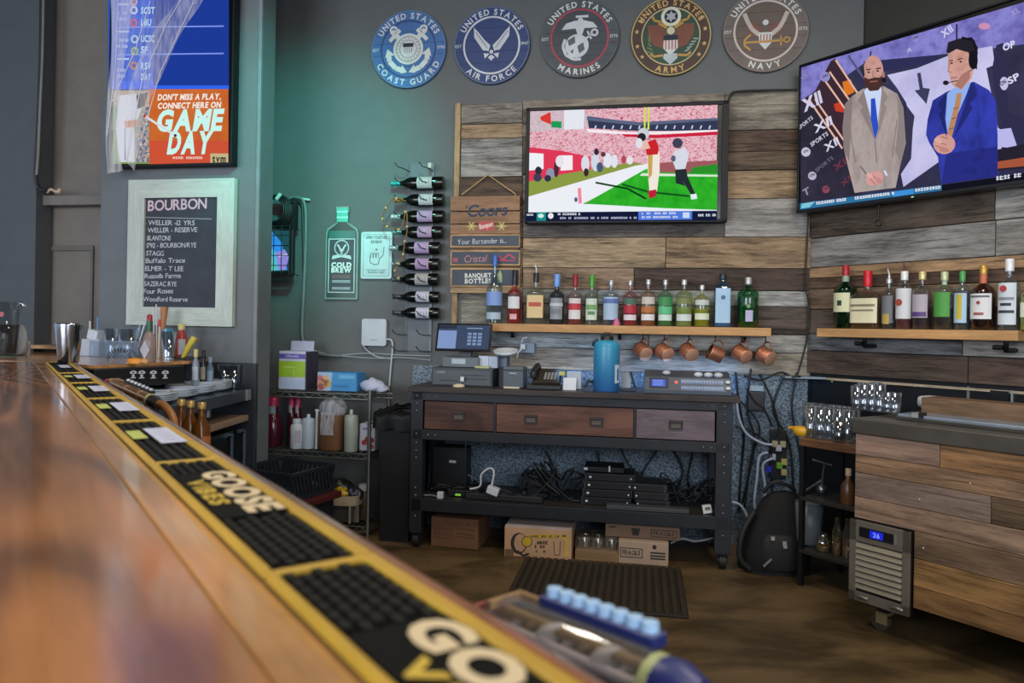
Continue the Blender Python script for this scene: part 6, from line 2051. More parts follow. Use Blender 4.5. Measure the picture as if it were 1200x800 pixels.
for lev in range(4):
    for i, (x, y) in enumerate(pp):
        o = (0, 0.010, 0.014, 0.018)[lev] * rg.uniform(0.2, 1.4)
        z = h + (0.02, 0.045, 0.01, -0.05)[lev] + rg.uniform(-0.012, 0.012) * (lev > 0)
        cx_, cy_ = x, y - 0.2
        l = math.hypot(cx_, cy_)
        k = 1 + o / l - (0.06 if lev == 0 else 0)
        vs.append((cx_ * k, cy_ * k + 0.2, z))
m.add(vs, [(j * n + i, j * n + (i + 1) % n, (j + 1) * n + (i + 1) % n, (j + 1) * n + i) for j in range(3) for i in range(n)], P('#0f1012', 0.5, spec=0.3), True)
m.build('liner', tb)

RP = BW.off(0.36)                    # front face of the wire rack
uL, uR = RP.uv(308, 520)[0], RP.uv(432.5, 520)[0]
uc2 = (uL + uR) / 2
ro = RP.p + RP.a * uc2
rk = thing('wire_rack', 'chrome wire shelving rack between the chalkboard wall and the trash bin', 'shelving rack', (ro.x, ro.y, 0), RP.ang)
hw2, dr = (uR - uL) / 2, 0.32
zs_ = [RP.uv(370, 459)[1], RP.uv(370, 528)[1], 0.06]
CHR = P('#8c8f88', 0.3, 0.85)
for sx in (-1, 1):
    for y in (0, dr):
        MB().tube([(sx * hw2, y, 0), (sx * hw2, y, zs_[0] + 0.02)], 0.011, CHR, 10).build('post', rk)
for z in zs_:
    m = MB()
    for zz in (z - 0.006, z - 0.034):
        m.tube([(-hw2, 0, zz), (hw2, 0, zz)], 0.0042, CHR, 6).tube([(-hw2, dr, zz), (hw2, dr, zz)], 0.0042, CHR, 6)
        for sx in (-1, 1):
            m.tube([(sx * hw2, 0, zz), (sx * hw2, dr, zz)], 0.0042, CHR, 6)
    k = 14
    zig = [(-hw2 + 2 * hw2 * i / k, 0, z - (0.006 if i % 2 else 0.034)) for i in range(k + 1)]
    m.tube(zig, 0.0032, CHR, 5)
    m.tube([(x, dr, zz) for x, _, zz in zig], 0.0032, CHR, 5)
    for i in range(18):
        x = -hw2 + 2 * hw2 * (i + 0.5) / 18
        m.tube([(x, 0, z), (x, dr, z)], 0.0026, CHR, 5)
    m.build('wire_shelf', rk)
# the top shelf runs on a little past the post
m = MB()
for zz in (zs_[0] - 0.004, zs_[0] - 0.03):
    m.tube([(hw2, 0.1, zz), (hw2 + 0.1, 0.1, zz)], 0.004, CHR, 6)
m.build('shelf_bracket', rk)


def on_rack(name, label, cat, px, lev, dy, group=None, rot=0.0):
    p2 = BW.off(0.36 - dy)
    c = p2.hit(px, 500)
    return thing(name, label, cat, (c.x, c.y, zs_[lev] + 0.004), BW.ang + rot, group), p2


def hpx(p2, y0, y1, px=370):
    return p2.hit(px, y0).z - p2.hit(px, y1).z


# printed carton with open lid, top shelf
r, p2 = on_rack('supply_box', 'white carton with purple and lime green bands and raised lid on the wire rack', 'box', 341, 0, 0.06)
w, h = wpx(p2, 31, 340), hpx(p2, 413, 458)
MB().box((0, 0.08, h / 2), (w, 0.16, h), P('#b6bcd2', 0.6)).build('carton', r, bevel=0.002)
m = MB()
for z0, z1, c_ in ((0.80, 0.93, '#5a50a4'), (0.32, 0.74, '#8fb52c'), (0.04, 0.26, '#a9bcd6')):
    m.flat([(-w / 2, h * z0), (w / 2, h * z0), (w / 2, h * z1), (-w / 2, h * z1)], -0.0008, P(c_, 0.55))
m.text('STRAWS', 0.0, h * 0.835, h * 0.06, -0.0014, P('#c9cbe2', 0.6), fit=w * 0.5)
m.line([(w * 0.08, h * 0.28), (w * 0.08, h * 0.5)], 0.006, -0.0014, P('#a9c46a', 0.6)).line([(-w * 0.34, h * 0.58), (w * 0.1, h * 0.58)], 0.006, -0.0014, P('#b5cf6a', 0.6))
m.build('print', r)
MB().box((-0.012, 0.155, h + hpx(p2, 402, 413) / 2), (w * 0.9, 0.004, hpx(p2, 401, 413)), P('#b4b9d0', 0.6), rx=radians(-8)).build('lid_flap', r)
MB().box((w / 2 + 0.004, 0.08, h / 2), (0.006, 0.158, h * 0.98), P('#3d3a4c', 0.6)).build('side_panel', r)
r, p2 = on_rack('glove_box', 'bright blue glove carton with pink hand picture on the wire rack', 'box', 394, 0, 0.05)
w, h = wpx(p2, 46, 394), hpx(p2, 437, 458.5)
MB().box((0, 0.07, h / 2), (w, 0.14, h), P('#3f8fc9', 0.5)).build('carton', r, bevel=0.002)
m = MB().flat([(-w / 2, 0), (-w * 0.16, 0), (-w * 0.12, h), (-w / 2, h)], -0.0008, P('#9fb9d6', 0.5))
for x, z, rr, c_ in ((-0.38, 0.35, 0.3, '#c98f6a'), (-0.3, 0.6, 0.22, '#d2a878'), (-0.42, 0.2, 0.2, '#b56a6c'), (-0.24, 0.4, 0.2, '#c9a45c'), (-0.44, 0.7, 0.16, '#c56f78')):
    m.disc(x * w, z * h, rr * h, -0.0012, P(c_, 0.6), 12)
m.flat([(w * 0.05, h * 0.68), (w * 0.46, h * 0.68), (w * 0.46, h * 0.88), (w * 0.05, h * 0.88)], -0.0012, P('#5fb0d9', 0.5)).flat([(-w * 0.08, h * 0.2), (w * 0.3, h * 0.2), (w * 0.3, h * 0.34), (-w * 0.08, h * 0.34)], -0.0012, P('#2f7cb9', 0.5))
m.build('print', r)
r, p2 = on_rack('cleaning_cloth', 'crumpled white cleaning cloth at the end of the top wire shelf', 'cloth', 432, 0, 0.05)


def crumple(rx, ry, rz, mat, seed, seg=18, ring=10, amp=0.28):
    rr = random.Random(seed)
    ph = [(rr.uniform(1, 4), rr.uniform(1, 4), rr.uniform(0, 6)) for _ in range(7)]
    vs, fs = [], []
    for j in range(ring + 1):
        t = pi * j / ring
        for i in range(seg):
            a = 2 * pi * i / seg
            k = 1 + amp * sum(sin(p[0] * a * round(p[0]) / p[0] + p[1] * t + p[2]) for p in ph) / 4
            vs.append((rx * k * sin(t) * cos(a), ry * k * sin(t) * sin(a), max(0, rz * (0.8 + k * cos(t)) * 0.55)))
    for j in range(ring):
        for i in range(seg):
            q = (i + 1) % seg
            fs.append((j * seg + i, j * seg + q, (j + 1) * seg + q, (j + 1) * seg + i))
    return MB().add(vs, fs, mat, True)


crumple(0.068, 0.05, 0.075, P('#b9c0d8', 0.8), 3).build('fold', r, (0, 0.05, 0))
crumple(0.05, 0.045, 0.05, P('#b4bbd3', 0.8), 8).build('fold', r, (0.045, 0.05, 0))

# second shelf
WP2 = P('#b9c2c9', 0.45)


def jug(name, label, px, w_px, y0, y1, mat, capc, dy, prof=None, lev=1, cat='bottle', group=None):
    r, p2 = on_rack(name, label, cat, px, lev, dy, group)
    R, H = wpx(p2, w_px, 370) / 2, hpx(p2, y0, y1)
    prof = prof or [(0.92, 0), (1, 0.02), (1, 0.66), (0.9, 0.74), (0.42, 0.82), (0.38, 0.86)]
    MB().lathe([(a * R, b * H) for a, b in prof], mat, seg=18).build('body', r)
    a, b = prof[-1]
    MB().lathe([(a * R * 1.12, b * H - 0.003), (a * R * 1.08, H * 0.985), (a * R * 0.6, H), (0, H)], P(capc, 0.4), seg=12, caps=False).build('cap', r)
    return r, R, H


SYR = LQ('#4a1828', 0.8)
r, R, H = jug('syrup_bottle', 'wide dark red syrup bottle with magenta cap and yellow tag', 320, 20, 468, 526, SYR, '#a01f4c', 0.07, [(0.95, 0), (1, 0.02), (1, 0.52), (0.7, 0.62), (0.52, 0.68), (0.5, 0.82)])
MB().box((-R * 0.9, -R * 0.8, H * 0.62), (0.03, 0.004, 0.1), P('#c2b02c', 0.5)).build('tag', r)
MB().lathe([(R * 0.56, H * 0.64), (R * 0.56, H * 0.82)], P('#6d7f8c', 0.5), seg=10, a0=-2.4, a1=-0.6, caps=False).build('label', r)
for px, t in ((341.5, 'slim dark syrup bottle with magenta cap, behind the white jar'), (349, 'slim dark syrup bottle with magenta cap, beside the squeeze bottle')):
    r, R, H = jug('syrup_bottle', t, px, 9, 468, 524, SYR, '#8f2448', 0.13, [(0.95, 0), (1, 0.02), (1, 0.62), (0.8, 0.7), (0.7, 0.74), (0.68, 0.8)])
    MB().lathe([(R * 0.85, H * 0.6), (R * 0.8, H * 0.84)], P('#8f8f98', 0.5), seg=8, a0=-2.0, a1=-1.1, caps=False).build('label', r)
r, R, H = jug('white_jar', 'short white plastic jar with faint red print on the rack', 348, 14.5, 493, 528, WP2, '#b4bcc2', 0.03, [(0.92, 0), (1, 0.03), (1, 0.7), (0.86, 0.8), (0.62, 0.84), (0.6, 0.88)])
MB().lathe([(R * 1.01, H * 0.2), (R * 1.01, H * 0.62)], P('#a9a4b0', 0.55), seg=8, a0=-1.5, a1=-0.5, caps=False).build('label', r)
r, R, H = jug('squeeze_bottle', 'opaque white squeeze bottle with pointed nozzle on the rack', 361.5, 15, 487, 527, P('#a9b9c6', 0.45), '#b3c0ca', 0.05, [(0.94, 0), (1, 0.03), (1, 0.8), (0.86, 0.87), (0.3, 0.9), (0.25, 0.92)])
r, p2 = on_rack('white_rod', 'thin white plastic rod standing between squeeze bottle and brown bag', 'rod', 371, 1, 0.04)
MB().tube([(0, 0.0, 0), (0.002, 0, hpx(p2, 480, 526))], 0.0085, P('#c3c9cd', 0.45), 8).tube([(0.002, 0, hpx(p2, 482, 526)), (0.002, 0, hpx(p2, 479.5, 526))], 0.013, P('#c3c9cd', 0.45), 8).build('rod', r)
r, p2 = on_rack('brown_container', 'brown tub of sugar with clear plastic bag hanging over it on the rack', 'tub', 390, 1, 0.06)
R, H = wpx(p2, 28, 390) / 2, hpx(p2, 486, 527)
MB().lathe([(R * 0.9, 0), (R, 0.01), (R * 1.04, H)], P('#6d4c33', 0.55, var=0.25), seg=20, n=3.2).build('tub', r)
crumple(R * 1.05, R * 0.9, hpx(p2, 473, 500), FILM('#c5cad2', 0.75), 12, amp=0.22).build('plastic_bag', r, (0.006, -0.005, H * 0.8))
m = MB()
vs = []
for j in range(8):
    for k in range(6):
        vs.append((-R * 0.55 + k * 0.016 + 0.004 * sin(j), -R * 1.06 - 0.004 * sin(k * 1.7 + j), H * 1.08 - j * H * 0.09))
m.add(vs, [(j * 6 + k, j * 6 + k + 1, (j + 1) * 6 + k + 1, (j + 1) * 6 + k) for j in range(7) for k in range(5)], FILM('#cdd2da', 0.8), True)
m.build('bag_tail', r)
r, R, H = jug('squeeze_bottle', 'tall translucent squeeze bottle with nozzle in front of the brown tub', 411.5, 15, 480, 528.5, P('#939e93', 0.35), '#aab2a8', 0.02, [(0.94, 0), (1, 0.02), (1, 0.80), (0.9, 0.84), (0.86, 0.86), (0.3, 0.88), (0.22, 0.92)])
r, p2 = on_rack('printed_carton', 'small white carton with red fruit picture behind the rack post', 'box', 430.5, 1, 0.06)
w, h = wpx(p2, 18, 430), hpx(p2, 497, 528)
MB().box((0, 0.05, h / 2), (w, 0.1, h), P('#b4b6c6', 0.6)).build('carton', r, bevel=0.002)
m = MB()
for x, z, c_ in ((-0.2, 0.3, '#9c2f38'), (0.15, 0.25, '#a83a40'), (0.0, 0.42, '#93303c'), (0.3, 0.4, '#8a2a34'), (0.28, 0.15, '#a23c44')):
    m.disc(x * w, z * h, 0.17 * w, -0.001, P(c_, 0.6), 12)
m.line([(-w * 0.3, h * 0.82), (w * 0.3, h * 0.82)], 0.012, -0.001, P('#6d76a0', 0.6))
m.build('print', r)
MB().box((0.02, 0.05, h + 0.01), (0.07, 0.09, 0.005), P('#b0b2c0', 0.6), ry=radians(-10)).build('flap', r)

# below: crate, basket, jars
cz = RP.off(0.23)
q0 = on_z(330, 600, 0)
cr = thing('plastic_crate', 'black slatted plastic crate on the floor in front of the wire rack', 'crate', cz.hit(334, 590).to_tuple()[:2] + (0.28,), BW.ang - 0.25)
b_, w, h = cz.rect(300, 552, 357, 588)
CRM = P('#23272e', 0.4)
cr.location.z = 0.29
m = MB()
w2, d2, hh2 = 0.19, 0.17, 0.13
for zz in (0.0, hh2):
    for c_, d_ in (((0, -d2, zz), (2 * w2, 0.014, 0.016)), ((0, d2, zz), (2 * w2, 0.014, 0.016)), ((-w2, 0, zz), (0.014, 2 * d2, 0.016)), ((w2, 0, zz), (0.014, 2 * d2, 0.016))):
        m.box(c_, d_, CRM)
m.build('rim', cr)
for i in range(12):
    t = -1 + 2 * (i + 0.5) / 12
    for y in (-d2, d2):
        MB().box((t * w2, y, hh2 / 2), (0.014, 0.008, hh2), CRM, ry=0.25).build('slat', cr)
    for x in (-w2, w2):
        MB().box((x, t * d2, hh2 / 2), (0.008, 0.014, hh2), CRM, rx=0.25).build('slat', cr)
MB().box((0, 0, 0.0), (2 * w2, 2 * d2, 0.008), P('#1b1e23', 0.5)).build('bottom', cr)
rb_ = thing('storage_tub', 'dark tub with red rim on the floor, carrying the slatted crate', 'tub', (cr.location.x, cr.location.y, 0), BW.ang - 0.25)
MB().box((0, 0, 0.125), (0.4, 0.34, 0.25), P('#1d1f23', 0.5)).build('body', rb_, bevel=0.01)
MB().box((0.02, 0, 0.262), (0.44, 0.37, 0.035), P('#4a1c1a', 0.5)).build('lid', rb_, bevel=0.006)
bp = RP.off(0.0)
c = bp.hit(396, 600)
bk = thing('snack_basket', 'pale basket stuffed with yellow and black bags under the wire rack', 'basket', (c.x, c.y + 0.1, 0.064), BW.ang)
zb0, zb1 = bp.hit(396, 628).z, bp.hit(396, 588).z
w = wpx(bp, 50, 396)
zb0 = 0.0
BSK = P('#8a7c66', 0.7, var=0.2)
for z0, z1, k in ((0.10, 0.155, 1.0),):
    MB().lathe([(w / 2 * k, z0), (w / 2 * k, z1), (w / 2 * k - 0.012, z1), (w / 2 * k - 0.012, z0)], BSK, seg=24, n=4, sy=0.75, caps=False).build('rim', bk)
for i in range(10):
    a = 2 * pi * i / 10 + 0.2
    x, y = w / 2 * 0.9 * math.copysign(abs(cos(a)) ** 0.5, cos(a)), w / 2 * 0.7 * math.copysign(abs(sin(a)) ** 0.5, sin(a))
    MB().box((x, y, 0.053), (0.035, 0.012, 0.1), P('#6f6a5c', 0.7), rz=a).build('strip', bk)
MB().lathe([(w / 2 * 0.86, 0.005), (w / 2 * 0.9, 0.1)], P('#2a2823', 0.8), seg=20, n=4, sy=0.72).build('inner', bk)
for i, (x, y, z, c_, s) in enumerate(((-0.075, -0.03, 0.2, '#6d5a2c', 0.055), (0.02, -0.05, 0.225, '#a88c1c', 0.042), (0.075, -0.02, 0.2, '#1b1c2c', 0.06), (-0.02, 0.04, 0.21, '#2b2820', 0.075), (-0.03, -0.06, 0.2, '#1f1f22', 0.045), (0.06, -0.055, 0.19, '#3c4a66', 0.035))):
    o = crumple(s, s * 0.7, s * 1.3, P(c_, 0.35), 20 + i, amp=0.35).build('bag', bk, (x, y, z - 0.085))
r = thing('small_jar', 'small dark jar with white lid beside the snack basket', 'jar', bp.hit(364, 590).to_tuple()[:2] + (0.064,), BW.ang)
r.location.y += 0.12
MB().lathe([(0.034, 0), (0.036, 0.01), (0.036, 0.15), (0.028, 0.17)], P('#4a3a2a', 0.4), seg=14).build('body', r)
MB().lathe([(0.034, 0.168), (0.034, 0.2), (0.031, 0.203), (0, 0.203)], P('#bfc3c2', 0.5), seg=14, caps=False).build('lid', r)
r = dup(r, bp.hit(421, 590).to_tuple()[:2] + (0.064,), BW.ang, 'small dark jar with white lid at the bin end of the lowest rack shelf')
r.location.y += 0.14

# ================================================================== WALL EQUIPMENT
# caged monitor and coil of cable beside the chalkboard wall
MP = BW.off(0.13)
b, w, h = MP.rect(296, 267, 341, 321)
cm = thing('caged_monitor', 'small bright monitor in a black wire cage partly behind the chalkboard wall', 'monitor', b, MP.ang)
MB().box((0, 0.03, h / 2), (w, 0.04, h), P('#1b1d20', 0.4)).build('case', cm, bevel=0.003)
S = Sheet(MP, cm, 0.008)
S.o = Vector(b)
S.poly([(297, 268), (338, 270), (338, 317), (297, 319)], E('#1f4f58')).poly([(297, 270), (319, 272), (330, 285), (333, 302), (336, 316), (297, 318)], E('#2f8fe8'))
S.poly([(297, 292), (320, 292), (326, 300), (334, 316), (297, 318)], E('#4fb8d8')).poly([(322, 296), (333, 292), (338, 300), (334, 316), (326, 316)], E('#8f86d8')).poly([(300, 306), (318, 302), (322, 316), (300, 318)], E('#5fc9a0'))
S.line([(297, 287), (337, 288)], 0.8, E('#16303a')).line([(326, 300), (336, 298)], 1.5, E('#c9d6ea'))
S.build('screen_picture', cm)
m = MB()
for i in range(6):
    f = -0.5 + i / 5
    m.tube([(f * w, -0.03, -0.01), (f * w, -0.03, h + 0.01)], 0.003, P('#15171a', 0.5), 5)
    z = -0.01 + (h + 0.02) * i / 5
    m.tube([(-w / 2, -0.03, z), (w / 2, -0.03, z)], 0.0025, P('#15171a', 0.5), 5)
for sx in (-1, 1):
    for z in (0, h):
        m.tube([(sx * w / 2, -0.03, z), (sx * w / 2, 0.1, z)], 0.003, P('#15171a', 0.5), 5)
m.build('wire_cage', cm)
MB().box((0, 0.02, -0.035), (w * 0.9, 0.05, 0.012), P('#25282c', 0.4)).build('bracket', cm)
b2, w2_, h2_ = MP.rect(306, 228, 341, 266)
cc = thing('cable_coil', 'thick coil of black cable hung in a frame above the caged monitor', 'cable', b2, MP.ang)
m = MB()
for i in range(5):
    rr = 0.5 * h2_ * (0.72 + 0.07 * i)
    m.tube([(-0.01 + rr * 0.9 * cos(a), 0.02 + 0.012 * i - 0.03, h2_ * 0.52 + rr * sin(a)) for a in (2 * pi * k / 20 + 0.3 * i for k in range(21))], 0.0065, CBL, 6)
m.build('coil', cc)
m = MB()
for x in (-w2_ / 2, w2_ / 2):
    m.box((x, 0.05, h2_ * 0.45), (0.01, 0.06, h2_ * 0.95), P('#1b1d20', 0.5))
m.box((0, 0.05, 0.01), (w2_, 0.06, 0.01), P('#1b1d20', 0.5))
m.build('frame', cc)
MB().box((w2_ * 0.12, -0.02, h2_ * 0.92), (0.02, 0.01, 0.045), P('#c5d6d4', 0.5), ry=0.7).build('tie', cc)

WC = BW.off(0.02)


def wall_cable(label, pts, r, mat, name='wall_cable', pl=None, group=None):
    pl = pl or WC
    o = MB().tube(smooth_path([pl.hit(*p) for p in pts], 6), r, mat, 6).build(name)
    return tag(o, label, 'cable', group)


CG = P('#6f787a', 0.5)
wall_cable('grey bundle of cables running down the teal wall to the wire rack', [(340, 232), (352, 232), (358, 245), (358, 290), (356, 340), (354, 385), (357, 402), (372, 414), (400, 417)], 0.011, CG)
wall_cable('dark cable strapped beside the grey bundle on the teal wall', [(341, 236), (353, 238), (355, 260), (356, 330), (353, 380), (356, 400)], 0.008, P('#33393b', 0.5))
wall_cable('pale cable running level below the wall router', [(362, 408), (390, 416), (430, 414), (470, 416), (505, 417)], 0.005, P('#8f999d', 0.5))
wall_cable('second pale cable sagging below the wall router', [(400, 417), (440, 420), (470, 419), (505, 422)], 0.005, P('#8a9599', 0.5))
tag(MB().box(WC.hit(356, 233), (0.085, 0.01, 0.012), P('#b9cfca', 0.5), rz=BW.ang, ry=0.15).build('cable_tie'), 'white cable tie holding the bundle on the teal wall', 'cable tie')
rp_ = BW.off(0.035)
b, w, h = rp_.rect(423.5, 373.5, 452, 405)
r = thing('wall_router', 'white square wireless router fixed to the grey wall beside the wine bottles', 'router', b, rp_.ang)
MB().prism(rrect(w, h, 0.014), 0, 0.03, P('#b9c4cb', 0.4)).build('case', r, bevel=0.004)
MB().box((0, -0.001, h * 0.22), (w * 0.3, 0.002, 0.005), P('#8f9aa2', 0.4)).build('mark', r)
wall_cable('white cable dropping from the wall router behind the trash bin', [(451, 398), (458, 398), (460, 406), (458, 430), (456, 455), (455, 480)], 0.006, P('#b9c2c9', 0.5))
wall_cable('thin white cable curving from the router to the level cables', [(424, 402), (430, 410), (442, 418), (458, 420)], 0.005, P('#a9b3ba', 0.5))
# cable down the recess at the far left, with a plug
wall_cable('black cable hanging down the grey recess wall', [(49, -30), (48, 60), (46, 120), (44, 160), (42, 205), (46, 220), (54, 223)], 0.011, P('#232425', 0.5), pl=LF.off(0.02))
wall_cable('thin grey cable strapped to the black cable on the recess wall', [(51.5, -30), (50, 60), (47, 130), (45, 180), (43, 205)], 0.008, P('#7d7b78', 0.5), pl=LF.off(0.03))
c = LR.off(0.14).hit(65, 227.5)
r = thing('plug_knot', 'pale knotted cable end lying on the grey wall ledge', 'plug', c, LR.ang)
m = MB().tube(smooth_path([(-0.06, 0, 0.012), (-0.03, 0, 0.03), (0.0, 0.01, 0.012), (0.03, 0, 0.03), (0.02, 0.01, 0.012), (-0.01, 0, 0.02), (0.035, 0.0, 0.014)], 4), 0.009, P('#c9b29a', 0.6), 6)
m.build('knot', r)
# black power leads around the bench end
ORD = ('first','second','third','fourth','fifth','sixth','seventh','eighth','ninth','tenth','eleventh')
for i, pts in enumerate((((862, 436), (866, 470), (872, 510), (868, 560), (866, 600)), ((880, 432), (876, 480), (884, 520), (870, 590)), ((890, 438), (905, 470), (912, 500), (908, 512)),
                         ((868, 470), (890, 500), (880, 540), (872, 600)), ((920, 438), (906, 480), (925, 520), (930, 580)), ((934, 436), (928, 480), (938, 540), (936, 600)),
                         ((875, 455), (884, 470), (896, 480), (905, 500)), ((862, 500), (880, 505), (900, 520), (905, 540)), ((905, 560), (904, 600), (900, 640)), ((872, 440), (892, 445), (915, 436), (930, 444)))):
    wall_cable('black power lead on the pebbled wall, ' + ('first from the bench leg', 'third from the bench leg, half hidden by bag', 'short and ending at the outlet strip', 'kinked, crossing beside the bench leg', 'curving from the top behind the outlet strip', 'last before the glass stand', 'slanting from bench top to outlet strip', 'slack loop at bench shelf height', 'dropping from the outlet strip to the backpack', 'lying level under the wooden boards')[i], pts, 0.0055, CBL, 'power_lead', BW.off(0.03 + 0.012 * (i % 4)), 'black leads beside the bench')
for i, pts in enumerate((((640, 528), (650, 550), (655, 575)), ((700, 530), (706, 560)), ((770, 528), (755, 550), (745, 575)), ((790, 528), (800, 555), (785, 585)), ((812, 530), (806, 560), (812, 580)),
                         ((728, 526), (740, 548), (775, 570), (800, 560)), ((830, 560), (800, 575), (770, 560)))):
    wall_cable('black lead in the open bay of the bench, ' + ('over the large cable tangle', 'straight, behind the taller box stack', 'bowed, beside the lower box stack', 'S-shaped, past the lower box stack', 'nearest the bench leg', 'long, drooping across the bay', 'short, level above the shelf')[i], pts, 0.006, CBL, 'power_lead', BW.off(0.04 + 0.015 * (i % 3)), 'black leads in the bench bay')
wall_cable('thin pale lead rising from the bench shelf', [(546, 512), (545, 530), (541, 550), (560, 562)], 0.004, P('#6f777a', 0.5), 'power_lead', BW.off(0.2))
wall_cable('thin grey lead slanting up behind the white loop', [(600, 515), (590, 535), (580, 555)], 0.004, P('#5f676c', 0.5), 'power_lead', BW.off(0.2))
for t, pts in (('white lead running from the bench top to the outlet strip', ((863, 470), (866, 490), (875, 508), (893, 519), (905, 521))),
               ('white lead looping from the outlet strip towards the backpack', ((900, 530), (890, 535), (887, 560), (884, 590), (890, 606))),
               ('second white lead beside the looping one under the outlet strip', ((906, 537), (894, 545), (897, 575), (892, 600))),
               ('short white lead curving from the bench leg to the floor', ((858, 588), (868, 592), (876, 606), (881, 622)))):
    wall_cable(t, pts, 0.0075, P('#b9c6dc', 0.45), 'white_lead', BW.off(0.10))
pl = BW.off(0.05)
b, w, h = pl.rect(902, 504, 921, 561)
r = thing('outlet_strip', 'upright dark outlet strip full of plugs on the pebbled wall', 'power strip', b, pl.ang)
MB().box((0, 0.02, h / 2), (w, 0.04, h), P('#1f2126', 0.5)).build('case', r, bevel=0.004)
for x, z, c_, nm in ((-0.02, 0.72, '#b5ad8c', 'outlet'), (0.022, 0.72, '#b0a884', 'outlet'), (0.03, 0.36, '#b3a96a', 'outlet'), (0.005, 0.28, '#6fae3a', 'plug'), (-0.05, 0.2, '#2a3fc4', 'plug'), (0.0, 0.64, '#bcc6dd', 'plug'), (-0.03, 0.45, '#bcc6dd', 'plug'), (0.03, 0.15, '#a9a06c', 'outlet')):
    MB().box((x, -0.008, h * z), (0.03, 0.02, 0.034), P(c_, 0.45)).build(nm, r, bevel=0.003)
pl = BW.off(0.05)
b, w, h = pl.rect(876, 459, 896, 481)
r = thing('junction_box', 'dark power brick hanging among the leads beside the bench', 'power adapter', b, pl.ang)
MB().box((0, 0.02, h / 2), (w, 0.045, h), P('#23262b', 0.45)).build('case', r, bevel=0.005)
b, w, h = pl.rect(866, 434, 886, 441)
MB().box((0, 0.02, h + 0.09), (w * 0.9, 0.004, 0.03), P('#9fb3bc', 0.5)).build('label_tag', r)
b, w, h = BW.off(0.06).rect(918, 437, 966, 447)
r = thing('cable_shelf', 'small grey plate with cable ends under the boards in the corner', 'bracket', b, BW.ang)
MB().box((0, 0.0, h / 2), (w, 0.1, 0.012), P('#7f8f9c', 0.5)).build('plate', r, bevel=0.003)
MB().tube(smooth_path([(-0.11, -0.03, 0.01), (-0.05, -0.05, 0.03), (0.02, -0.03, 0.02), (0.1, -0.04, 0.025)], 5), 0.006, CBL, 6).build('cable', r)
wall_cable('black cable running down the corner between the two boarded walls', [(948, 225), (946, 280), (944, 330), (948, 365), (945, 400), (934, 440)], 0.005, P('#141416', 0.5), pl=BW.off(0.05))
wall_cable('black cable curving along the board top beside the television', [(851, 126), (856, 112), (864, 107), (900, 105.5), (934, 105)], 0.0055, P('#141416', 0.5), pl=BW.off(0.04))

# ================================================================== BACKPACK
c = on_z(906, 668, 0)
bpk = thing('backpack', 'black backpack slumped on the floor between bench and glass shelf', 'bag', (c.x, c.y + 0.02, 0), BW.ang)
BPK = P('#0b0b0c', 0.85, var=0.25, bump=0.2, bscale=80)
vs, fs = [], []
prof = [(0.0, 0.150, 0.10), (0.02, 0.172, 0.115), (0.10, 0.165, 0.115), (0.20, 0.15, 0.105), (0.28, 0.128, 0.09), (0.35, 0.10, 0.07), (0.39, 0.06, 0.05), (0.40, 0.01, 0.01)]
n = 20
for i, (z, rx, ry) in enumerate(prof):
    for k in range(n):
        a = 2 * pi * k / n
        ce, se = math.copysign(abs(cos(a)) ** 0.7, cos(a)), math.copysign(abs(sin(a)) ** 0.7, sin(a))
        wob = 1 + 0.035 * sin(3 * a + i) + 0.02 * sin(5 * a - 2 * i)
        vs.append((rx * ce * wob + 0.14 * z, ry * se * wob, z))
for i in range(len(prof) - 1):
    for k in range(n):
        q = (k + 1) % n
        fs.append((i * n + k, i * n + q, (i + 1) * n + q, (i + 1) * n + k))
fs.append(tuple(range(n)))
m = MB().add(vs, fs, BPK, True)
m.build('body', bpk)
MB().lathe([(0.09, 0), (0.1, 0.02), (0.095, 0.14), (0.07, 0.17), (0, 0.175)], P('#17171a', 0.7), (0.02, -0.075, 0.03), 16, 3.2, 0.5).build('front_pocket', bpk)
MB().tube(smooth_path([(-0.1, -0.06, 0.3), (-0.16, -0.1, 0.2), (-0.17, -0.1, 0.08), (-0.12, -0.09, 0.02)], 5), 0.014, P('#1a1a1c', 0.7), 6).build('strap', bpk)
MB().tube(smooth_path([(-0.05, -0.02, 0.39), (0.0, -0.04, 0.45), (0.09, -0.02, 0.42), (0.1, 0, 0.38)], 5), 0.010, P('#1a1a1c', 0.7), 6).build('carry_handle', bpk)
m = MB().tube([(-0.06, -0.13, 0.05), (-0.025, -0.135, 0.09)], 0.007, P('#8d8a84', 0.4, 0.5), 6)
m.build('zip_pull', bpk)
for x, z in ((-0.02, 0.19), (0.035, 0.17), (0.038, 0.155)):
    MB().box((x, -0.128, z), (0.018, 0.01, 0.018), P('#a3a096', 0.4, 0.4)).build('buckle', bpk)
r = thing('crumpled_paper', 'crumpled pale paper on the floor beside the backpack', 'litter', on_z(876, 660, 0), BW.ang)
crumple(0.03, 0.025, 0.04, P('#a19a8c', 0.8), 31).build('paper', r)

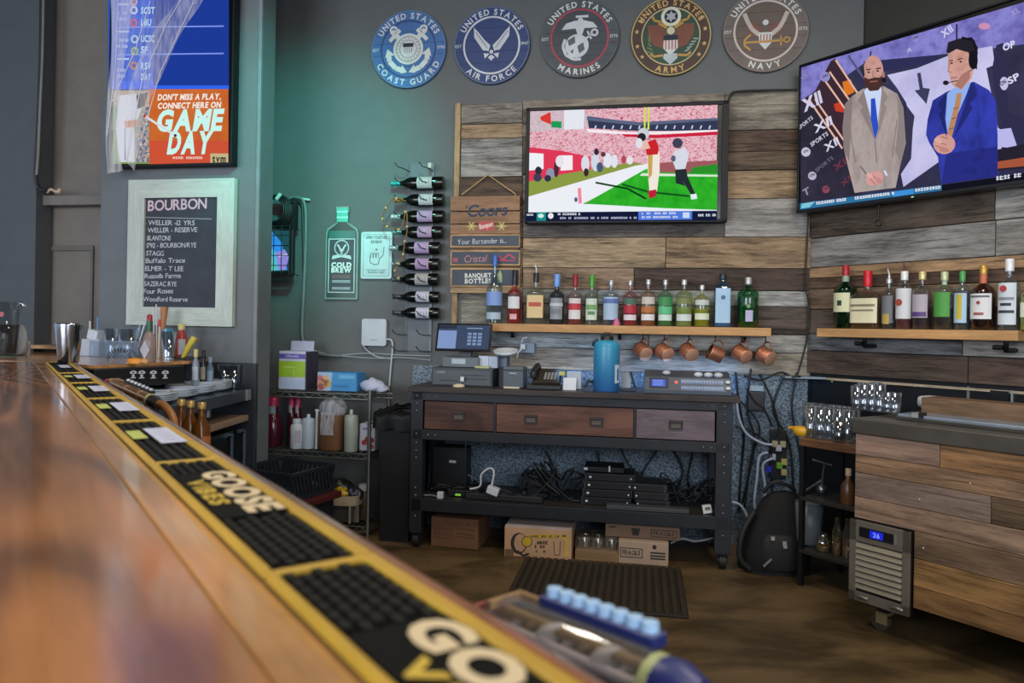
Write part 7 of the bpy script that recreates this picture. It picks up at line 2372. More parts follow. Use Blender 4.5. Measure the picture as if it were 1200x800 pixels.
# ================================================================== GLASS SHELF BESIDE THE COOLER
c = on_z(937, 513, 0.70)
GSF = Plane((c.x, c.y), A_BAR)
gs_ = thing('glass_shelf', 'dark metal stand with thick wooden top for glasses beside the cooler', 'shelf stand', (c.x, c.y, 0), A_BAR)
gw, gd = 0.405, 0.36
BKM = P('#1b1c1f', 0.45, 0.3)
MB().box((gw / 2, gd / 2, 0.682), (gw, gd, 0.036), WOOD('#6d4a30', dark=0.55, rough=0.5)).build('top_board', gs_, bevel=0.003)
for x in (0.012, gw - 0.012):
    for y in (0.012, gd - 0.012):
        MB().box((x, y, 0.332), (0.022, 0.022, 0.664), BKM).build('leg', gs_)
for z in (0.415, 0.165):
    MB().box((gw / 2, gd / 2, z), (gw - 0.01, gd, 0.018), P('#35332f', 0.4, 0.3)).build('shelf_board', gs_, bevel=0.002)
def gpos(px, py, z, back=0.0):
    p = GSF.off(-back).hit(px, py)
    return (p.x, p.y, z)


def glass(label, loc, R, H, col='#c9d6e0', taper=0.82, group='clear glasses beside the cooler', name='drinking_glass', rot=0.0):
    r = thing(name, label, 'glass', loc, A_BAR, group)
    MB().lathe([(0, 0.004), (R * taper * 0.95, 0.0), (R * taper, 0.006), (R, H), (R * 0.95, H), (R * taper * 0.9, 0.014), (0, 0.014)], GL(col, 0.75, 0.2), seg=18, caps=False).build('glass_body', r)
    MB().lathe([(R * 0.99, H - 0.003), (R * 1.0, H + 0.001), (R * 0.94, H - 0.001)], GL('#e3ebf2', 0.9, 0.4), seg=18, caps=False).build('glass_rim', r)
    return r


GN = ('nearest the citrus press', 'second from the citrus press', 'third from the citrus press', 'fourth from the citrus press', 'fifth from the citrus press', 'sixth from the citrus press')
for gi, (px, bk_, H) in enumerate(((950, 0.06, 0.155), (961, 0.05, 0.155), (971, 0.06, 0.155), (983, 0.05, 0.15), (994, 0.06, 0.15), (947, 0.15, 0.155), (957, 0.16, 0.155), (967, 0.15, 0.155), (978, 0.16, 0.155), (989, 0.15, 0.155), (1000, 0.16, 0.155))):
    glass('clear tumbler on the wooden stand, %s row, %s' % (('front', GN[gi]) if gi < 5 else ('rear', GN[gi - 5])), gpos(px, 505, 0.7008, bk_), 0.031, H)
glass('white plastic tumbler standing before the clear tumblers on the stand', gpos(984, 510, 0.7008, 0.034), 0.032, 0.1, '#a9a7a4', group=None)
r = thing('yellow_juicer', 'yellow plastic citrus press at the corner of the glass stand', 'citrus press', gpos(941, 505, 0.701, 0.07), A_BAR)
r.location.z = 0.701
MB().lathe([(0.03, 0), (0.045, 0.012), (0.05, 0.035), (0.04, 0.045), (0, 0.048)], P('#d8a428', 0.4), seg=16).build('bowl', r)
MB().tube([(-0.03, 0, 0.035), (-0.075, 0, 0.03)], 0.009, P('#d8a428', 0.4), 8).build('handle', r)
# things on the lower boards
r = thing('steel_strainer', 'steel bar tool with T-shaped handle on the middle board of the stand', 'bar tool', gpos(963, 575, 0.4245, 0.12), A_BAR)
STL = P('#8d9298', 0.25, 0.9)
MB().tube([(0, 0, 0), (0.005, 0, 0.10), (0.012, 0, 0.155)], 0.006, STL, 8).tube([(-0.05, 0, 0.16), (0.055, 0, 0.15)], 0.007, STL, 8).build('handle', r)
MB().tube([(0.0, 0, 0.07), (-0.08, -0.02, 0.0)], 0.007, STL, 8).sph((0, 0, 0.025), (0.026, 0.026, 0.025), STL).build('head', r)
r = thing('dark_bottle', 'small brown bottle with gold neck on the middle board of the stand', 'bottle', gpos(994, 575, 0.4245, 0.06), A_BAR)
MB().lathe([(0.03, 0), (0.032, 0.01), (0.032, 0.08), (0.014, 0.11), (0.012, 0.13)], P('#5a3a20', 0.3), seg=14).build('glass_body', r)
MB().lathe([(0.014, 0.128), (0.014, 0.16), (0, 0.162)], P('#b9a48a', 0.4), seg=10, caps=False).build('cap', r)
r = thing('plastic_pitcher', 'frosted grey plastic pitcher on the lowest board of the stand', 'pitcher', gpos(948, 630, 0.1745, 0.13), A_BAR)
MB().lathe([(0.05, 0), (0.056, 0.01), (0.066, 0.2), (0.062, 0.2), (0.052, 0.014), (0, 0.014)], P('#6f777c', 0.35), seg=20, caps=False).build('body', r)
MB().tube(smooth_path([(-0.06, 0, 0.17), (-0.1, 0, 0.16), (-0.105, 0, 0.08), (-0.055, 0, 0.05)], 5), 0.009, P('#5f7a7c', 0.35), 8).build('handle', r)
for i, (px, H, c_, t) in enumerate(((965, 0.085, '#c9b98a', 'short clear jar tinted gold on the lowest board of the stand'), (981, 0.175, '#b9a86a', 'tall clear bottle on the lowest board, nearer the pitcher'), (993, 0.18, '#b5b0a0', 'tall clear bottle on the lowest board, against the cooler'))):
    r = thing('clear_bottle', t, 'bottle', gpos(px, 640, 0.1745, 0.07), A_BAR)
    R = 0.034 if i == 0 else 0.022
    MB().lathe([(R * 0.9, 0), (R, 0.006), (R, H * 0.6), (R * 0.55, H * 0.78), (R * 0.5, H)], GL(c_, 0.8, 0.25), seg=16).build('glass_body', r)
    MB().lathe([(R * 0.84, 0.006), (R * 0.84, H * 0.35)], LQ('#a98a3c', 0.6), seg=12).build('liquid', r)

# ================================================================== BEVERAGE COOLER
ck = thing('beverage_cooler', 'long under-counter cooler clad in reclaimed wood boards with steel top', 'cooler', (FR.p.x, FR.p.y, 0), A_BAR)
fo = Vector((FR.p.x, FR.p.y, 0))


def fz(px, py):
    return FR.uv(px, py, fo)


z_lid = fz(1010, 490)[1]
z_lid0 = fz(1010, 507.5)[1]
z_bot = fz(1070, 712)[1]
LEN, DEP = 1.75, 0.6
STM = P('#5c5a55', 0.32, 0.75, var=0.12)
MB().box((LEN / 2, DEP / 2 + 0.02, (z_lid0 + z_bot) / 2), (LEN, DEP, z_lid0 - z_bot), P('#1a1a1a', 0.5)).build('cabinet', ck)
MB().box((LEN / 2 + 0.005, DEP / 2 + 0.0, (z_lid + z_lid0) / 2), (LEN, DEP + 0.05, z_lid - z_lid0), P('#57524a', 0.38, 0.4, var=0.15)).build('steel_top', ck, bevel=0.004)
MB().box((LEN / 2 + 0.07, DEP / 2 + 0.05, z_lid + 0.008), (LEN - 0.1, DEP - 0.08, 0.016), STM).build('top_step', ck, bevel=0.003)
MB().box((LEN / 2 + 0.06, 0.16, z_lid + 0.02), (LEN - 0.14, 0.14, 0.012), P('#8494a4', 0.25, 0.3)).build('sliding_lid', ck, bevel=0.003)
MB().box((LEN / 2 + 0.07, 0.33, z_lid + 0.05), (LEN - 0.14, 0.14, 0.07), WOOD('#6f5640', dark=0.6, rough=0.5)).build('rear_ledge', ck, bevel=0.003)
rows = ((507.5, 532, ((1001, 1100, '#937765'), (1100, 1420, '#99714a'))), (532, 553, ((1001, 1270, '#8f7055'), (1270, 1420, '#8a6040'))),
        (553, 581, ((1001, 1161, '#7b685c'), (1161, 1420, '#65503c'))), (581, 606, ((1001, 1420, '#917661'),)))
yref = 1003
for yt, yb, segs in rows:
    for x0, x1, c_ in segs:
        u0, u1 = FR.uv(x0, 600, fo)[0], FR.uv(x1, 600, fo)[0]
        z1_, z0_ = fz(yref, yt)[1], fz(yref, yb)[1]
        MB().box((0, 0, 0), (u1 - u0 - 0.002, 0.018, z1_ - z0_ - 0.002), WOOD(c_, dark=0.45, light=1.35, rough=0.6, patch=0.4, rings=0.25, cracks=0.5)).build('plank', ck, ((u0 + u1) / 2, 0.009, (z0_ + z1_) / 2), bevel=0.0015, seg=1)
ugr = fz(1070.5, 660)[0]
zc = fz(yref, 606)[1]
bounds = [zc, fz(1071, 653.5)[1], fz(1071, 686.5)[1], z_bot]
for (a, b_), c_ in zip(zip(bounds, bounds[1:]), ('#78604a', '#8f6c42', '#7d5c38')):
    MB().box((0, 0, 0), (LEN - ugr - 0.002, 0.018, a - b_ - 0.002), WOOD(c_, dark=0.45, light=1.35, rough=0.6, patch=0.4, rings=0.25, cracks=0.5)).build('plank', ck, ((LEN + ugr) / 2, 0.009, (a + b_) / 2), bevel=0.0015, seg=1)
# steel machine grille with louvres and display
gz1, gz0 = zc - 0.004, fz(1004, 701)[1]
gx0, gx1 = 0.0, ugr - 0.004
mat_g = P('#7d766a', 0.4, 0.45, var=0.15)
gp_ = MB()
gp_.box(((gx0 + gx1) / 2, -0.004, (gz0 + gz1) / 2), (gx1 - gx0, 0.016, gz1 - gz0), P('#2a2824', 0.4, 0.5))
pn = gp_.build('machine_panel', ck)
gw_, gh_ = gx1 - gx0, gz1 - gz0
MB().box((gw_ / 2, -0.016, gz1 - gh_ * 0.13), (gw_, 0.012, gh_ * 0.26), mat_g).build('panel_top', pn, bevel=0.002)
MB().box((gw_ / 2, -0.016, gz0 + gh_ * 0.06), (gw_, 0.012, gh_ * 0.12), mat_g).build('panel_foot', pn, bevel=0.002)
for x in (gw_ * 0.06, gw_ * 0.94):
    MB().box((x, -0.016, (gz0 + gz1) / 2), (gw_ * 0.12, 0.012, gh_), mat_g).build('panel_side', pn, bevel=0.002)
nl = 8
for i in range(nl):
    z = gz0 + gh_ * (0.15 + 0.58 * (i + 0.5) / nl)
    MB().box((gw_ / 2, -0.018, z), (gw_ * 0.76, 0.006, gh_ * 0.062), P('#8d8576', 0.38, 0.45), rx=radians(-32)).build('louvre', pn)
MB().box((gw_ * 0.46, -0.0235, gz1 - gh_ * 0.13), (gw_ * 0.56, 0.004, gh_ * 0.12), P('#16171b', 0.3)).build('control_plate', pn)
m = MB().flat([(gw_ * 0.36, gz1 - gh_ * 0.175), (gw_ * 0.58, gz1 - gh_ * 0.175), (gw_ * 0.58, gz1 - gh_ * 0.085), (gw_ * 0.36, gz1 - gh_ * 0.085)], -0.0262, E('#1c2bd0', 1.0))
m.text('26', gw_ * 0.47, gz1 - gh_ * 0.16, gh_ * 0.055, -0.0266, E('#7f94ff', 1.0), bold=0.03)
m.build('display', pn)
MB().box((gw_ * 0.78, -0.024, gz1 - gh_ * 0.13), (0.006, 0.006, gh_ * 0.11), P('#a5a49e', 0.3, 0.6)).build('latch', pn)
for x in (gw_ * 0.25, gw_ * 0.82):
    MB().tube([(x - 0.022, -0.025, gz0 + 0.018), (x, -0.03, gz0 + 0.024), (x + 0.022, -0.025, gz0 + 0.018)], 0.008, P('#7d7a72', 0.3, 0.7), 8).build('catch', pn)
for x, y in ((0.09, 0.07), (0.09, 0.5), (1.6, 0.07), (1.6, 0.5)):
    m = MB().tube([(x, y - 0.014, 0.036), (x, y + 0.014, 0.036)], 0.034, P('#4a4034', 0.5, 0.2), 14)
    m.box((x + 0.012, y, 0.075), (0.05, 0.045, 0.01), P('#8f8168', 0.4, 0.5)).box((x + 0.01, y - 0.02, 0.055), (0.045, 0.004, 0.045), P('#9c8a66', 0.4, 0.4))
    m.box((x + 0.012, y, 0.09), (0.03, 0.03, z_bot - 0.07), BKM)
    m.build('caster', ck)
m = MB()
for px, py in ((1137, 566.5), (1077.5, 585), (1082, 642)):
    u, z = fz(px, py)
    m.sph((u, -0.001, z), (0.004, 0.002, 0.004), P('#c9c3b4', 0.4, 0.5), 6, 4)
m.build('screw', ck)
# glasses on the cooler top
for i, (px, H) in enumerate(((1004, 0.10), (1012, 0.115), (1021, 0.115), (1030, 0.115), (1040, 0.085), (1048, 0.085), (1008, 0.1), (1026, 0.115))):
    p = FR.off(-0.16 if i < 6 else -0.26).hit(px, 486)
    glass('clear glass on the steel cooler top, ' + ('front row, nearest the stand', 'front row, second from the stand', 'front row, third from the stand', 'front row, fourth from the stand', 'front row, short, fifth from the stand', 'short, last in the front row', 'rear row, nearer the stand', 'rear row, farther from the stand')[i], (p.x, p.y, z_lid + 0.0165), 0.027, H, '#c2cbd6', group='clear glasses on the cooler top')
r = thing('bar_spoon', 'small steel and black bar tool lying before the rear cooler ledge', 'bar tool', tuple(FR.off(-0.1).hit(1074, 490).to_tuple()[:2]) + (z_lid + 0.017,), A_BAR)
MB().box((0, 0, 0.009), (0.025, 0.03, 0.018), P('#b3b5b5', 0.3, 0.5)).box((0.024, 0, 0.011), (0.016, 0.03, 0.022), P('#17181a', 0.4)).build('tool', r)
# folded white cloth and black tray behind the ledge
p = FR.off(-0.5).hit(1128, 476)
r = thing('bar_towel', 'folded white bar towel lying on the cooler behind its wooden ledge', 'towel', (p.x, p.y, z_lid + 0.017), A_BAR)
MB().box((0.0, 0, 0.032), (0.34, 0.1, 0.05), P('#b3b8c0', 0.8, bump=0.3)).build('fold', r, bevel=0.015)
# amber lamp switch: small black outlet on the splash panel
u, z = RW.uv(1172, 470)
c = RW.off(0.012).hit(1172, 472)
r = thing('black_outlet', 'black wall outlet on the splash panel below the boards', 'outlet', c, A_BAR)
MB().box((0, -0.003, 0.02), (0.075, 0.012, 0.07), P('#0c0d10', 0.35)).box((0.05, -0.006, 0.01), (0.008, 0.012, 0.1), P('#a3a6a8', 0.35, 0.5)).build('plate', r)

# ================================================================== ON AND BEHIND THE FAR BAR END
# steel shaker
p = on_z(80, 424.5, 1.0125)
r = thing('shaker_tin', 'tall dented stainless steel shaker tin on the far bar mat', 'shaker', (p.x, p.y, 1.0125), 0)
sc = p.y / FPX
R1_, R2_, H = 11 * sc, 15.2 * sc, 46 * sc
ST = P('#b4bac2', 0.16, 1.0, var=0.06, bump=0.15, bscale=14)
MB().lathe([(0, 0.002), (R1_ * 0.95, 0.0), (R1_, 0.004), (R2_ * 0.98, H * 0.95), (R2_, H), (R2_ * 0.93, H), (R1_ * 0.9, 0.01), (0, 0.01)], ST, seg=28, caps=False).build('tin', r)
# pitcher of dark beer
p = at(4, 415, 3.9)
p.z = 1.001
sc = p.y / FPX
r = thing('beer_pitcher', 'clear plastic pitcher half full of dark beer at the picture edge', 'pitcher', (p.x, p.y, 1.001), 0)
R, H = 15 * sc, 63 * sc
MB().lathe([(R * 0.86, 0), (R * 0.9, 0.006), (R * 1.25, H), (R * 1.2, H), (R * 0.86, 0.012), (0, 0.012)], GL('#dfe5e8', 0.4, 0.02, 0.01), seg=24, caps=False).build('body', r)
MB().lathe([(R * 0.84, 0.014), (R * 1.02, H * 0.58), (0, H * 0.58)], P('#2a0908', 0.3), seg=24).build('beer', r)
MB().tube(smooth_path([(R * 1.1, 0, H * 0.97), (R * 1.4, 0, H * 0.98), (R * 1.62, 0, H * 0.93)], 4), [0.012] * 9, GL('#dfe5e8', 0.8, 0.3), 8).build('spout', r)
MB().tube(smooth_path([(-R * 1.1, 0, H * 0.85), (-R * 1.9, 0, H * 0.8), (-R * 1.8, 0, H * 0.35), (-R * 0.95, 0, H * 0.25)], 5), 0.014, GL('#cfd6da', 0.7, 0.2), 8).build('handle', r)
MB().disc(R * 0.55, H * 0.77, R * 0.2, -R * 1.08, P('#b8606a', 0.5), 12).build('print', r)
MB().lathe([(R * 1.3, -0.006), (R * 1.3, 0.0)], P('#2c4a3c', 0.6), seg=20).build('coaster', r, (0, 0, 0.004))
p = at(29, 409, 4.1)
p.z = 1.001
sc = p.y / FPX
r = thing('label_tub', 'small white printed tub beside the beer pitcher', 'tub', (p.x, p.y, 1.001), 0)
MB().lathe([(5.6 * sc, 0), (6 * sc, 16 * sc)], P('#b7b9bd', 0.5), seg=16).build('body', r)
m = MB()
for a in (-2.0, -1.55, -1.1):
    m.lathe([(6.1 * sc, 2 * sc), (6.15 * sc, 10 * sc)], P('#6d7683', 0.5), seg=3, a0=a, a1=a + 0.16, caps=False)
m.build('print', r)
p = at(22, 409, 4.05)
r = thing('napkin', 'crumpled white napkin behind the beer pitcher', 'napkin', (p.x, p.y, 1.001), 0)
crumple(0.05, 0.04, 0.16, P('#a9adb1', 0.8), 41).build('fold', r)

# caddies and cups on the counter return
CT = 1.0012


def on_ct(name, label, cat, px, py, group=None, cz=CT):
    p = on_z(px, py, cz)
    wall = LW.off(0.14).hit(px, py)
    if p.y > wall.y:                      # never further back than the wall behind the counter
        p = Vector((wall.x, wall.y, cz))
    return thing(name, label, cat, (p.x, p.y, cz), LW.ang, group), p.y / FPX


r, sc = on_ct('napkin_caddy', 'white napkin caddy with napkins and a drinking straw', 'napkin holder', 105, 410)
MB().box((0, 0.04, 10 * sc), (27 * sc, 0.1, 20 * sc), P('#b9bec9', 0.5)).build('caddy', r, bevel=0.004)
m = MB().box((3 * sc, 0.03, 25 * sc), (13 * sc, 0.06, 11 * sc), P('#c9ced8', 0.6), ry=0.2)
m.build('napkins', r)
MB().tube([(-5 * sc, 0.03, 14 * sc), (-5.4 * sc, 0.03, 41 * sc)], 0.006, P('#c5c5c8', 0.5), 6).tube([(2 * sc, 0.04, 14 * sc), (5 * sc, 0.03, 46 * sc)], 0.004, P('#6d9cc9', 0.5), 6).build('straw', r)
r, sc = on_ct('garnish_tray', 'clear plastic garnish tray with wire handle standing on the counter end', 'garnish tray', 133, 419)
w, h = 64 * sc, 19 * sc
m = MB()
for c_, d_ in (((0, 0, h / 2), (w, 0.004, h)), ((0, 0.13, h / 2), (w, 0.004, h)), ((-w / 2, 0.065, h / 2), (0.004, 0.13, h)), ((w / 2, 0.065, h / 2), (0.004, 0.13, h)), ((0, 0.065, 0.003), (w, 0.13, 0.005))):
    m.box(c_, d_, GL('#dfe5ea', 0.4, 0.07, 0.015))
m.build('tray', r)
m = MB()
for x in (-0.25, 0.0, 0.25):
    m.box((x * w, 0.065, h * 0.5), (0.003, 0.126, h * 0.9), GL('#dfe5ea', 0.4, 0.06, 0.015))
m.build('divider', r)
MB().box((0, 0.02, h * 1.02), (w * 1.02, 0.05, 0.006), GL('#e3e8ec', 0.5, 0.12, 0.02)).build('lid', r)
m = MB()
for i in range(12):
    a0 = pi * i / 11
    m.tube([(w * 0.18 + 0.075 * cos(a0), -0.02, 0.004 + 0.05 * sin(a0)), (w * 0.18 + 0.055 * cos(a0) + 0.006, -0.03, 0.004 + 0.03 * sin(a0))], 0.003, P('#3a3230', 0.4, 0.5), 5)
tag(m.build('wire_loops', r), kind='stuff')
for i, (px, t) in enumerate(((131, 'clear upturned rocks glass standing behind the garnish tray'), (152, 'clear rocks glass with crossed stirrers behind the garnish tray'))):
    r, sc = on_ct('rocks_glass', t, 'glass', px, 407)
    R, H = (7 if i == 0 else 11) * sc, 33 * sc
    MB().lathe([(R * 0.95, 0), (R, 0.006), (R, H), (R * 0.94, H), (R * 0.9, 0.02), (0, 0.02)], GL('#c5d0da', 0.7, 0.25), seg=18, n=3.0, caps=False).build('glass_body', r)
    if i:
        MB().tube([(-0.04, 0, 0.02), (0.05, 0, H * 1.02)], 0.004, P('#c9ced6', 0.4), 5).tube([(0.02, 0.01, 0.02), (0.06, 0, H * 1.15)], 0.004, P('#8fb6d8', 0.4), 5).tube([(0.03, 0.01, 0.02), (0.075, 0.02, H * 1.2)], 0.004, P('#c9d6e6', 0.4), 5).build('stirrer', r)
# hot sauce bottle
r, sc = on_ct('hot_sauce', 'small hot sauce bottle with red cap and diamond shaped white label', 'bottle', 174.5, 424)
R, H = 7.4 * sc, 56 * sc
MB().lathe([(R * 0.9, 0), (R, 0.005), (R, H * 0.48), (R * 0.7, H * 0.58), (R * 0.42, H * 0.64), (R * 0.42, H * 0.7)], LQ('#b8a49c', 0.5), seg=18).build('glass_body', r)
m = MB().flat([(0, H * 0.06), (R * 0.85, H * 0.26), (0, H * 0.46), (-R * 0.85, H * 0.26)], -R * 1.06, P('#c3c3d0', 0.55)).build('label', r)
MB().lathe([(R * 0.5, H * 0.64), (R * 0.48, H * 0.86)], P('#2c5c40', 0.4), seg=14).build('neck_band', r)
MB().lathe([(R * 0.42, H * 0.86), (R * 0.4, H * 0.98), (0, H)], P('#9a2434', 0.4), seg=12).build('cap', r)
r, sc = on_ct('straw_cup', 'clear cup packed with white, blue and teal straws', 'cup', 197, 421)
R, H = 8.6 * sc, 33 * sc
MB().lathe([(R * 0.8, 0), (R, H), (R * 0.95, H), (R * 0.76, 0.01), (0, 0.01)], GL('#c5d4e0', 0.7, 0.2), seg=18, caps=False).build('cup', r)
rg = random.Random(9)
for i in range(13):
    a, q = rg.uniform(0, 6.28), rg.uniform(0.2, 0.72)
    c_ = ('#b9c6d8', '#3f8cc4', '#2fa0a8', '#4a9ad0', '#c3ccd6')[i % 5]
    MB().tube([(R * q * 0.7 * cos(a), R * q * 0.7 * sin(a), 0.012), (R * q * 1.2 * cos(a), R * q * 1.1 * sin(a), H * rg.uniform(1.0, 1.12))], 0.0055, P(c_, 0.45), 6).build('straw', r)
r, sc = on_ct('wooden_muddlers', 'wooden muddler and red topped sticks behind the straw cup', 'bar tools', 190, 412)
MB().tube([(0.0, 0, 0), (0.005, 0, 42 * sc), (0.01, 0, 60 * sc)], [0.012, 0.013, 0.02], P('#a9714c', 0.6), 8).build('muddler', r)
MB().tube([(-4 * sc, 0, 0), (-3.4 * sc, 0, 40 * sc)], 0.008, P('#c9b9a0', 0.5), 7).tube([(-3.4 * sc, 0, 37 * sc), (-3.3 * sc, 0, 45 * sc)], 0.011, P('#b03a34', 0.5), 7).build('stick', r)
m = MB()
for x, z in ((-16, 60), (-12, 63), (-8, 58)):
    m.tube([(x * sc * 0.8, 0.02, 0), (x * sc, 0.02, z * sc)], 0.004, P('#c9c2c4', 0.5), 5)
m.build('paper_straw', r)
r, sc = on_ct('sauce_bottle', 'red sauce bottle with white label and pale yellow cap', 'bottle', 212, 420)
R, H = 6.4 * sc, 41 * sc
MB().lathe([(R * 0.9, 0), (R, 0.006), (R, H * 0.6), (R * 0.55, H * 0.76), (R * 0.5, H * 0.84)], P('#a8382c', 0.3), seg=16).build('body', r)
MB().lathe([(R * 1.02, H * 0.12), (R * 1.02, H * 0.56)], P('#b9b6c4', 0.5), seg=8, a0=-1.5, a1=-0.2, caps=False).build('label', r)
MB().lathe([(R * 0.6, H * 0.82), (R * 0.6, H * 0.99), (0, H)], P('#c3b874', 0.45), seg=12, caps=False).build('cap', r)
r, sc = on_ct('yellow_squeezer', 'yellow rod shaped citrus tool leaning across the counter end', 'bar tool', 216, 421)
MB().tube([(0, -0.01, 0.01), (6 * sc, -0.01, 14 * sc), (13 * sc, 0, 26 * sc)], [0.011, 0.016, 0.018], P('#cfc04a', 0.45), 10).build('rod', r)
MB().box((0.02, 0.02, 0.008), (0.14, 0.08, 0.012), P('#232428', 0.5)).build('black_mat', r)
r, sc = on_ct('orange_peel', 'orange slices lying at the edge of the wooden counter end', 'garnish', 158, 426)
MB().lathe([(9 * sc, 0), (10 * sc, 3 * sc), (8 * sc, 6 * sc), (0, 7 * sc)], P('#d6892a', 0.5), seg=16, sy=0.6).build('peel', r)
crumple(5 * sc, 4 * sc, 6 * sc, P('#c2935c', 0.6), 51).build('slice', r, (13 * sc, 0, 0))

# black box with white emblems hanging at the counter end
FB = Plane((0, 0), 0.0)
p0, p1 = on_z(112, 429.5, 0.998), on_z(218.5, 425.5, 0.998)
angb = math.atan2(p1.y - p0.y, p1.x - p0.x)
FB = Plane((p0.x, p0.y), angb)
fo2 = Vector((p0.x, p0.y, 0))
ln = (p1 - p0).length
zb2 = FB.uv(200, 450, fo2)[1]
bx2 = thing('black_fascia_box', 'black box with four white emblems under the wooden counter end', 'box', (p0.x, p0.y, 0), angb)
MB().box((ln / 2, 0.12, (0.9855 + zb2) / 2), (ln, 0.22, 0.9855 - zb2), P('#121316', 0.4)).build('box', bx2, bevel=0.004)
m = MB()
WHT = P('#b5b9c0', 0.5)
for px in (157.5, 167.5, 181, 195):
    u, z = FB.uv(px, 438, fo2)
    s = (FB.uv(px + 4.4, 438, fo2)[0] - u)
    m.disc(u, z + s * 0.1, s, 0.0085, WHT, 12, rz=s * 0.75, a0=0.15, a1=pi - 0.15, r0=s * 0.45)
    m.flat([(u - s * 0.9, z), (u + s * 0.9, z), (u + s * 0.7, z + s * 0.25), (u - s * 0.7, z + s * 0.25)], 0.0084, WHT)
    m.disc(u, z - s * 0.5, s * 0.4, 0.0086, WHT, 10)
    m.line([(u - s * 0.7, z - s * 1.0), (u + s * 0.7, z - s * 1.0)], s * 0.25, 0.0086, WHT)
m.build('emblem', bx2)

# ------------------------------------------------------------------ service counter with plates, running to the chalkboard wall
zP = 0.838
a, b_ = on_z(188, 478, zP), on_z(292, 456, zP)
sA = math.atan2(b_.y - a.y, b_.x - a.x)
sl_ = (b_ - a).length
sv = thing('service_shelf', 'steel service shelf holding plates beside the chalkboard wall', 'shelf', (a.x, a.y, 0), sA)
SM = P('#4c5560', 0.3, 0.5)
MB().box((sl_ / 2, 0.19, zP - 0.03), (sl_, 0.38, 0.06), SM).build('shelf_top', sv, bevel=0.004)
MB().box((sl_ - 0.02, 0.0, zP - 0.028), (0.05, 0.02, 0.056), P('#9aa0a0', 0.35, 0.4)).build('end_cap', sv)
MB().box((sl_ * 0.7, 0.36, zP + 0.08), (sl_ * 0.58, 0.02, 0.16), P('#54606c', 0.35, 0.4)).build('backsplash', sv)
MB().tube([(sl_ * 0.7, 0.1, zP - 0.06), (sl_ * 0.7, 0.1, zP - 0.12)], 0.016, P('#a9b3bb', 0.3, 0.6), 10).build('bracket', sv)
MB().box((sl_ / 2, 0.2, zP - 0.155), (sl_, 0.4, 0.03), WOOD('#8c7360', rough=0.5, dark=0.7)).build('lower_board', sv, bevel=0.003)
PLT = P('#c3cdd8', 0.3, var=0.04)


def plates(t, f, label, n, R):
    r0 = None
    for k in range(n):
        loc = (Vector((a.x, a.y, 0)) + Matrix.Rotation(sA, 3, 'Z') @ Vector((f * sl_, 0.17, 0)))
        loc.z = zP + 0.001 + k * 0.009
        if r0 is None:
            r0 = thing('dinner_plate', label[0], 'plate', loc, 0, 'stacked plates on the service shelf')
            MB().lathe([(0, 0.002), (R * 0.6, 0.0), (R * 0.64, 0.003), (R, 0.018), (R, 0.021), (R * 0.62, 0.007), (0, 0.006)], PLT, seg=32, caps=False).build('plate_body', r0)
        else:
            dup(r0, loc, 0, (label[1] % ('second', 'third', 'fourth')[k - 1]) if k < n - 1 else label[2])


names = ('near the soda gun', 'second from the soda gun', 'third from the soda gun', 'next to the chalkboard wall')
for i, (f, n, R) in enumerate(((0.16, 4, 0.15), (0.42, 4, 0.13), (0.64, 4, 0.125), (0.84, 5, 0.125))):
    plates(0, f, ('lowest pale plate of the stack ' + names[i], 'pale plate, %s from the bottom of the stack ' + names[i], 'topmost pale plate of the stack ' + names[i]), n, R)
# bottles on the service shelf
for px, wq, y0, y1, body, cap, lab, t in ((229, 8, 409, 449, '#a9b6c6', '#c3b676', '#b9c4d4', 'slim white labelled bottle with yellow cap on the service shelf'),
                                        (238, 7.5, 410, 448, '#1d1f22', '#1d1f22', '#8f8a7c', 'slim dark bottle with grey label beside the yellow capped bottle'),
                                        (246, 8, 418, 447, '#8fa6bc', '#7d92a6', '#8ba2ba', 'clear blue tinted bottle beside the slim dark bottle')):
    pz = on_z(px, y1, zP + 0.05)
    sc = pz.y / FPX
    pz = on_z(px, y1, zP + 0.001) if False else pz
    r = thing('small_bottle', t, 'bottle', (pz.x, pz.y, zP + 0.001), LW.ang)
    R, H = wq / 2 * sc, (y1 - y0) * sc + 0.05
    MB().lathe([(R * 0.95, 0), (R, 0.004), (R, H * 0.66), (R * 0.5, H * 0.78), (R * 0.45, H * 0.84)], P(body, 0.25) if body == '#1d1f22' else LQ(body, 0.5), seg=14).build('glass_body', r)
    MB().lathe([(R * 1.02, H * 0.3), (R * 1.02, H * 0.6)], P(lab, 0.55), seg=10, a0=-2.6, a1=-0.4, caps=False).build('label', r)
    MB().lathe([(R * 0.6, H * 0.82), (R * 0.6, H * 0.99), (0, H)], P(cap, 0.45), seg=12, caps=False).build('cap', r)
pz = on_z(270, 447, zP + 0.05)
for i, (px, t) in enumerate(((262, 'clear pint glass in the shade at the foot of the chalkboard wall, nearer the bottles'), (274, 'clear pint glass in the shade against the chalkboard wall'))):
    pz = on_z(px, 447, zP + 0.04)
    glass(t, (pz.x, pz.y, zP + 0.001), 0.035, 0.13, '#5f7488', group=None)
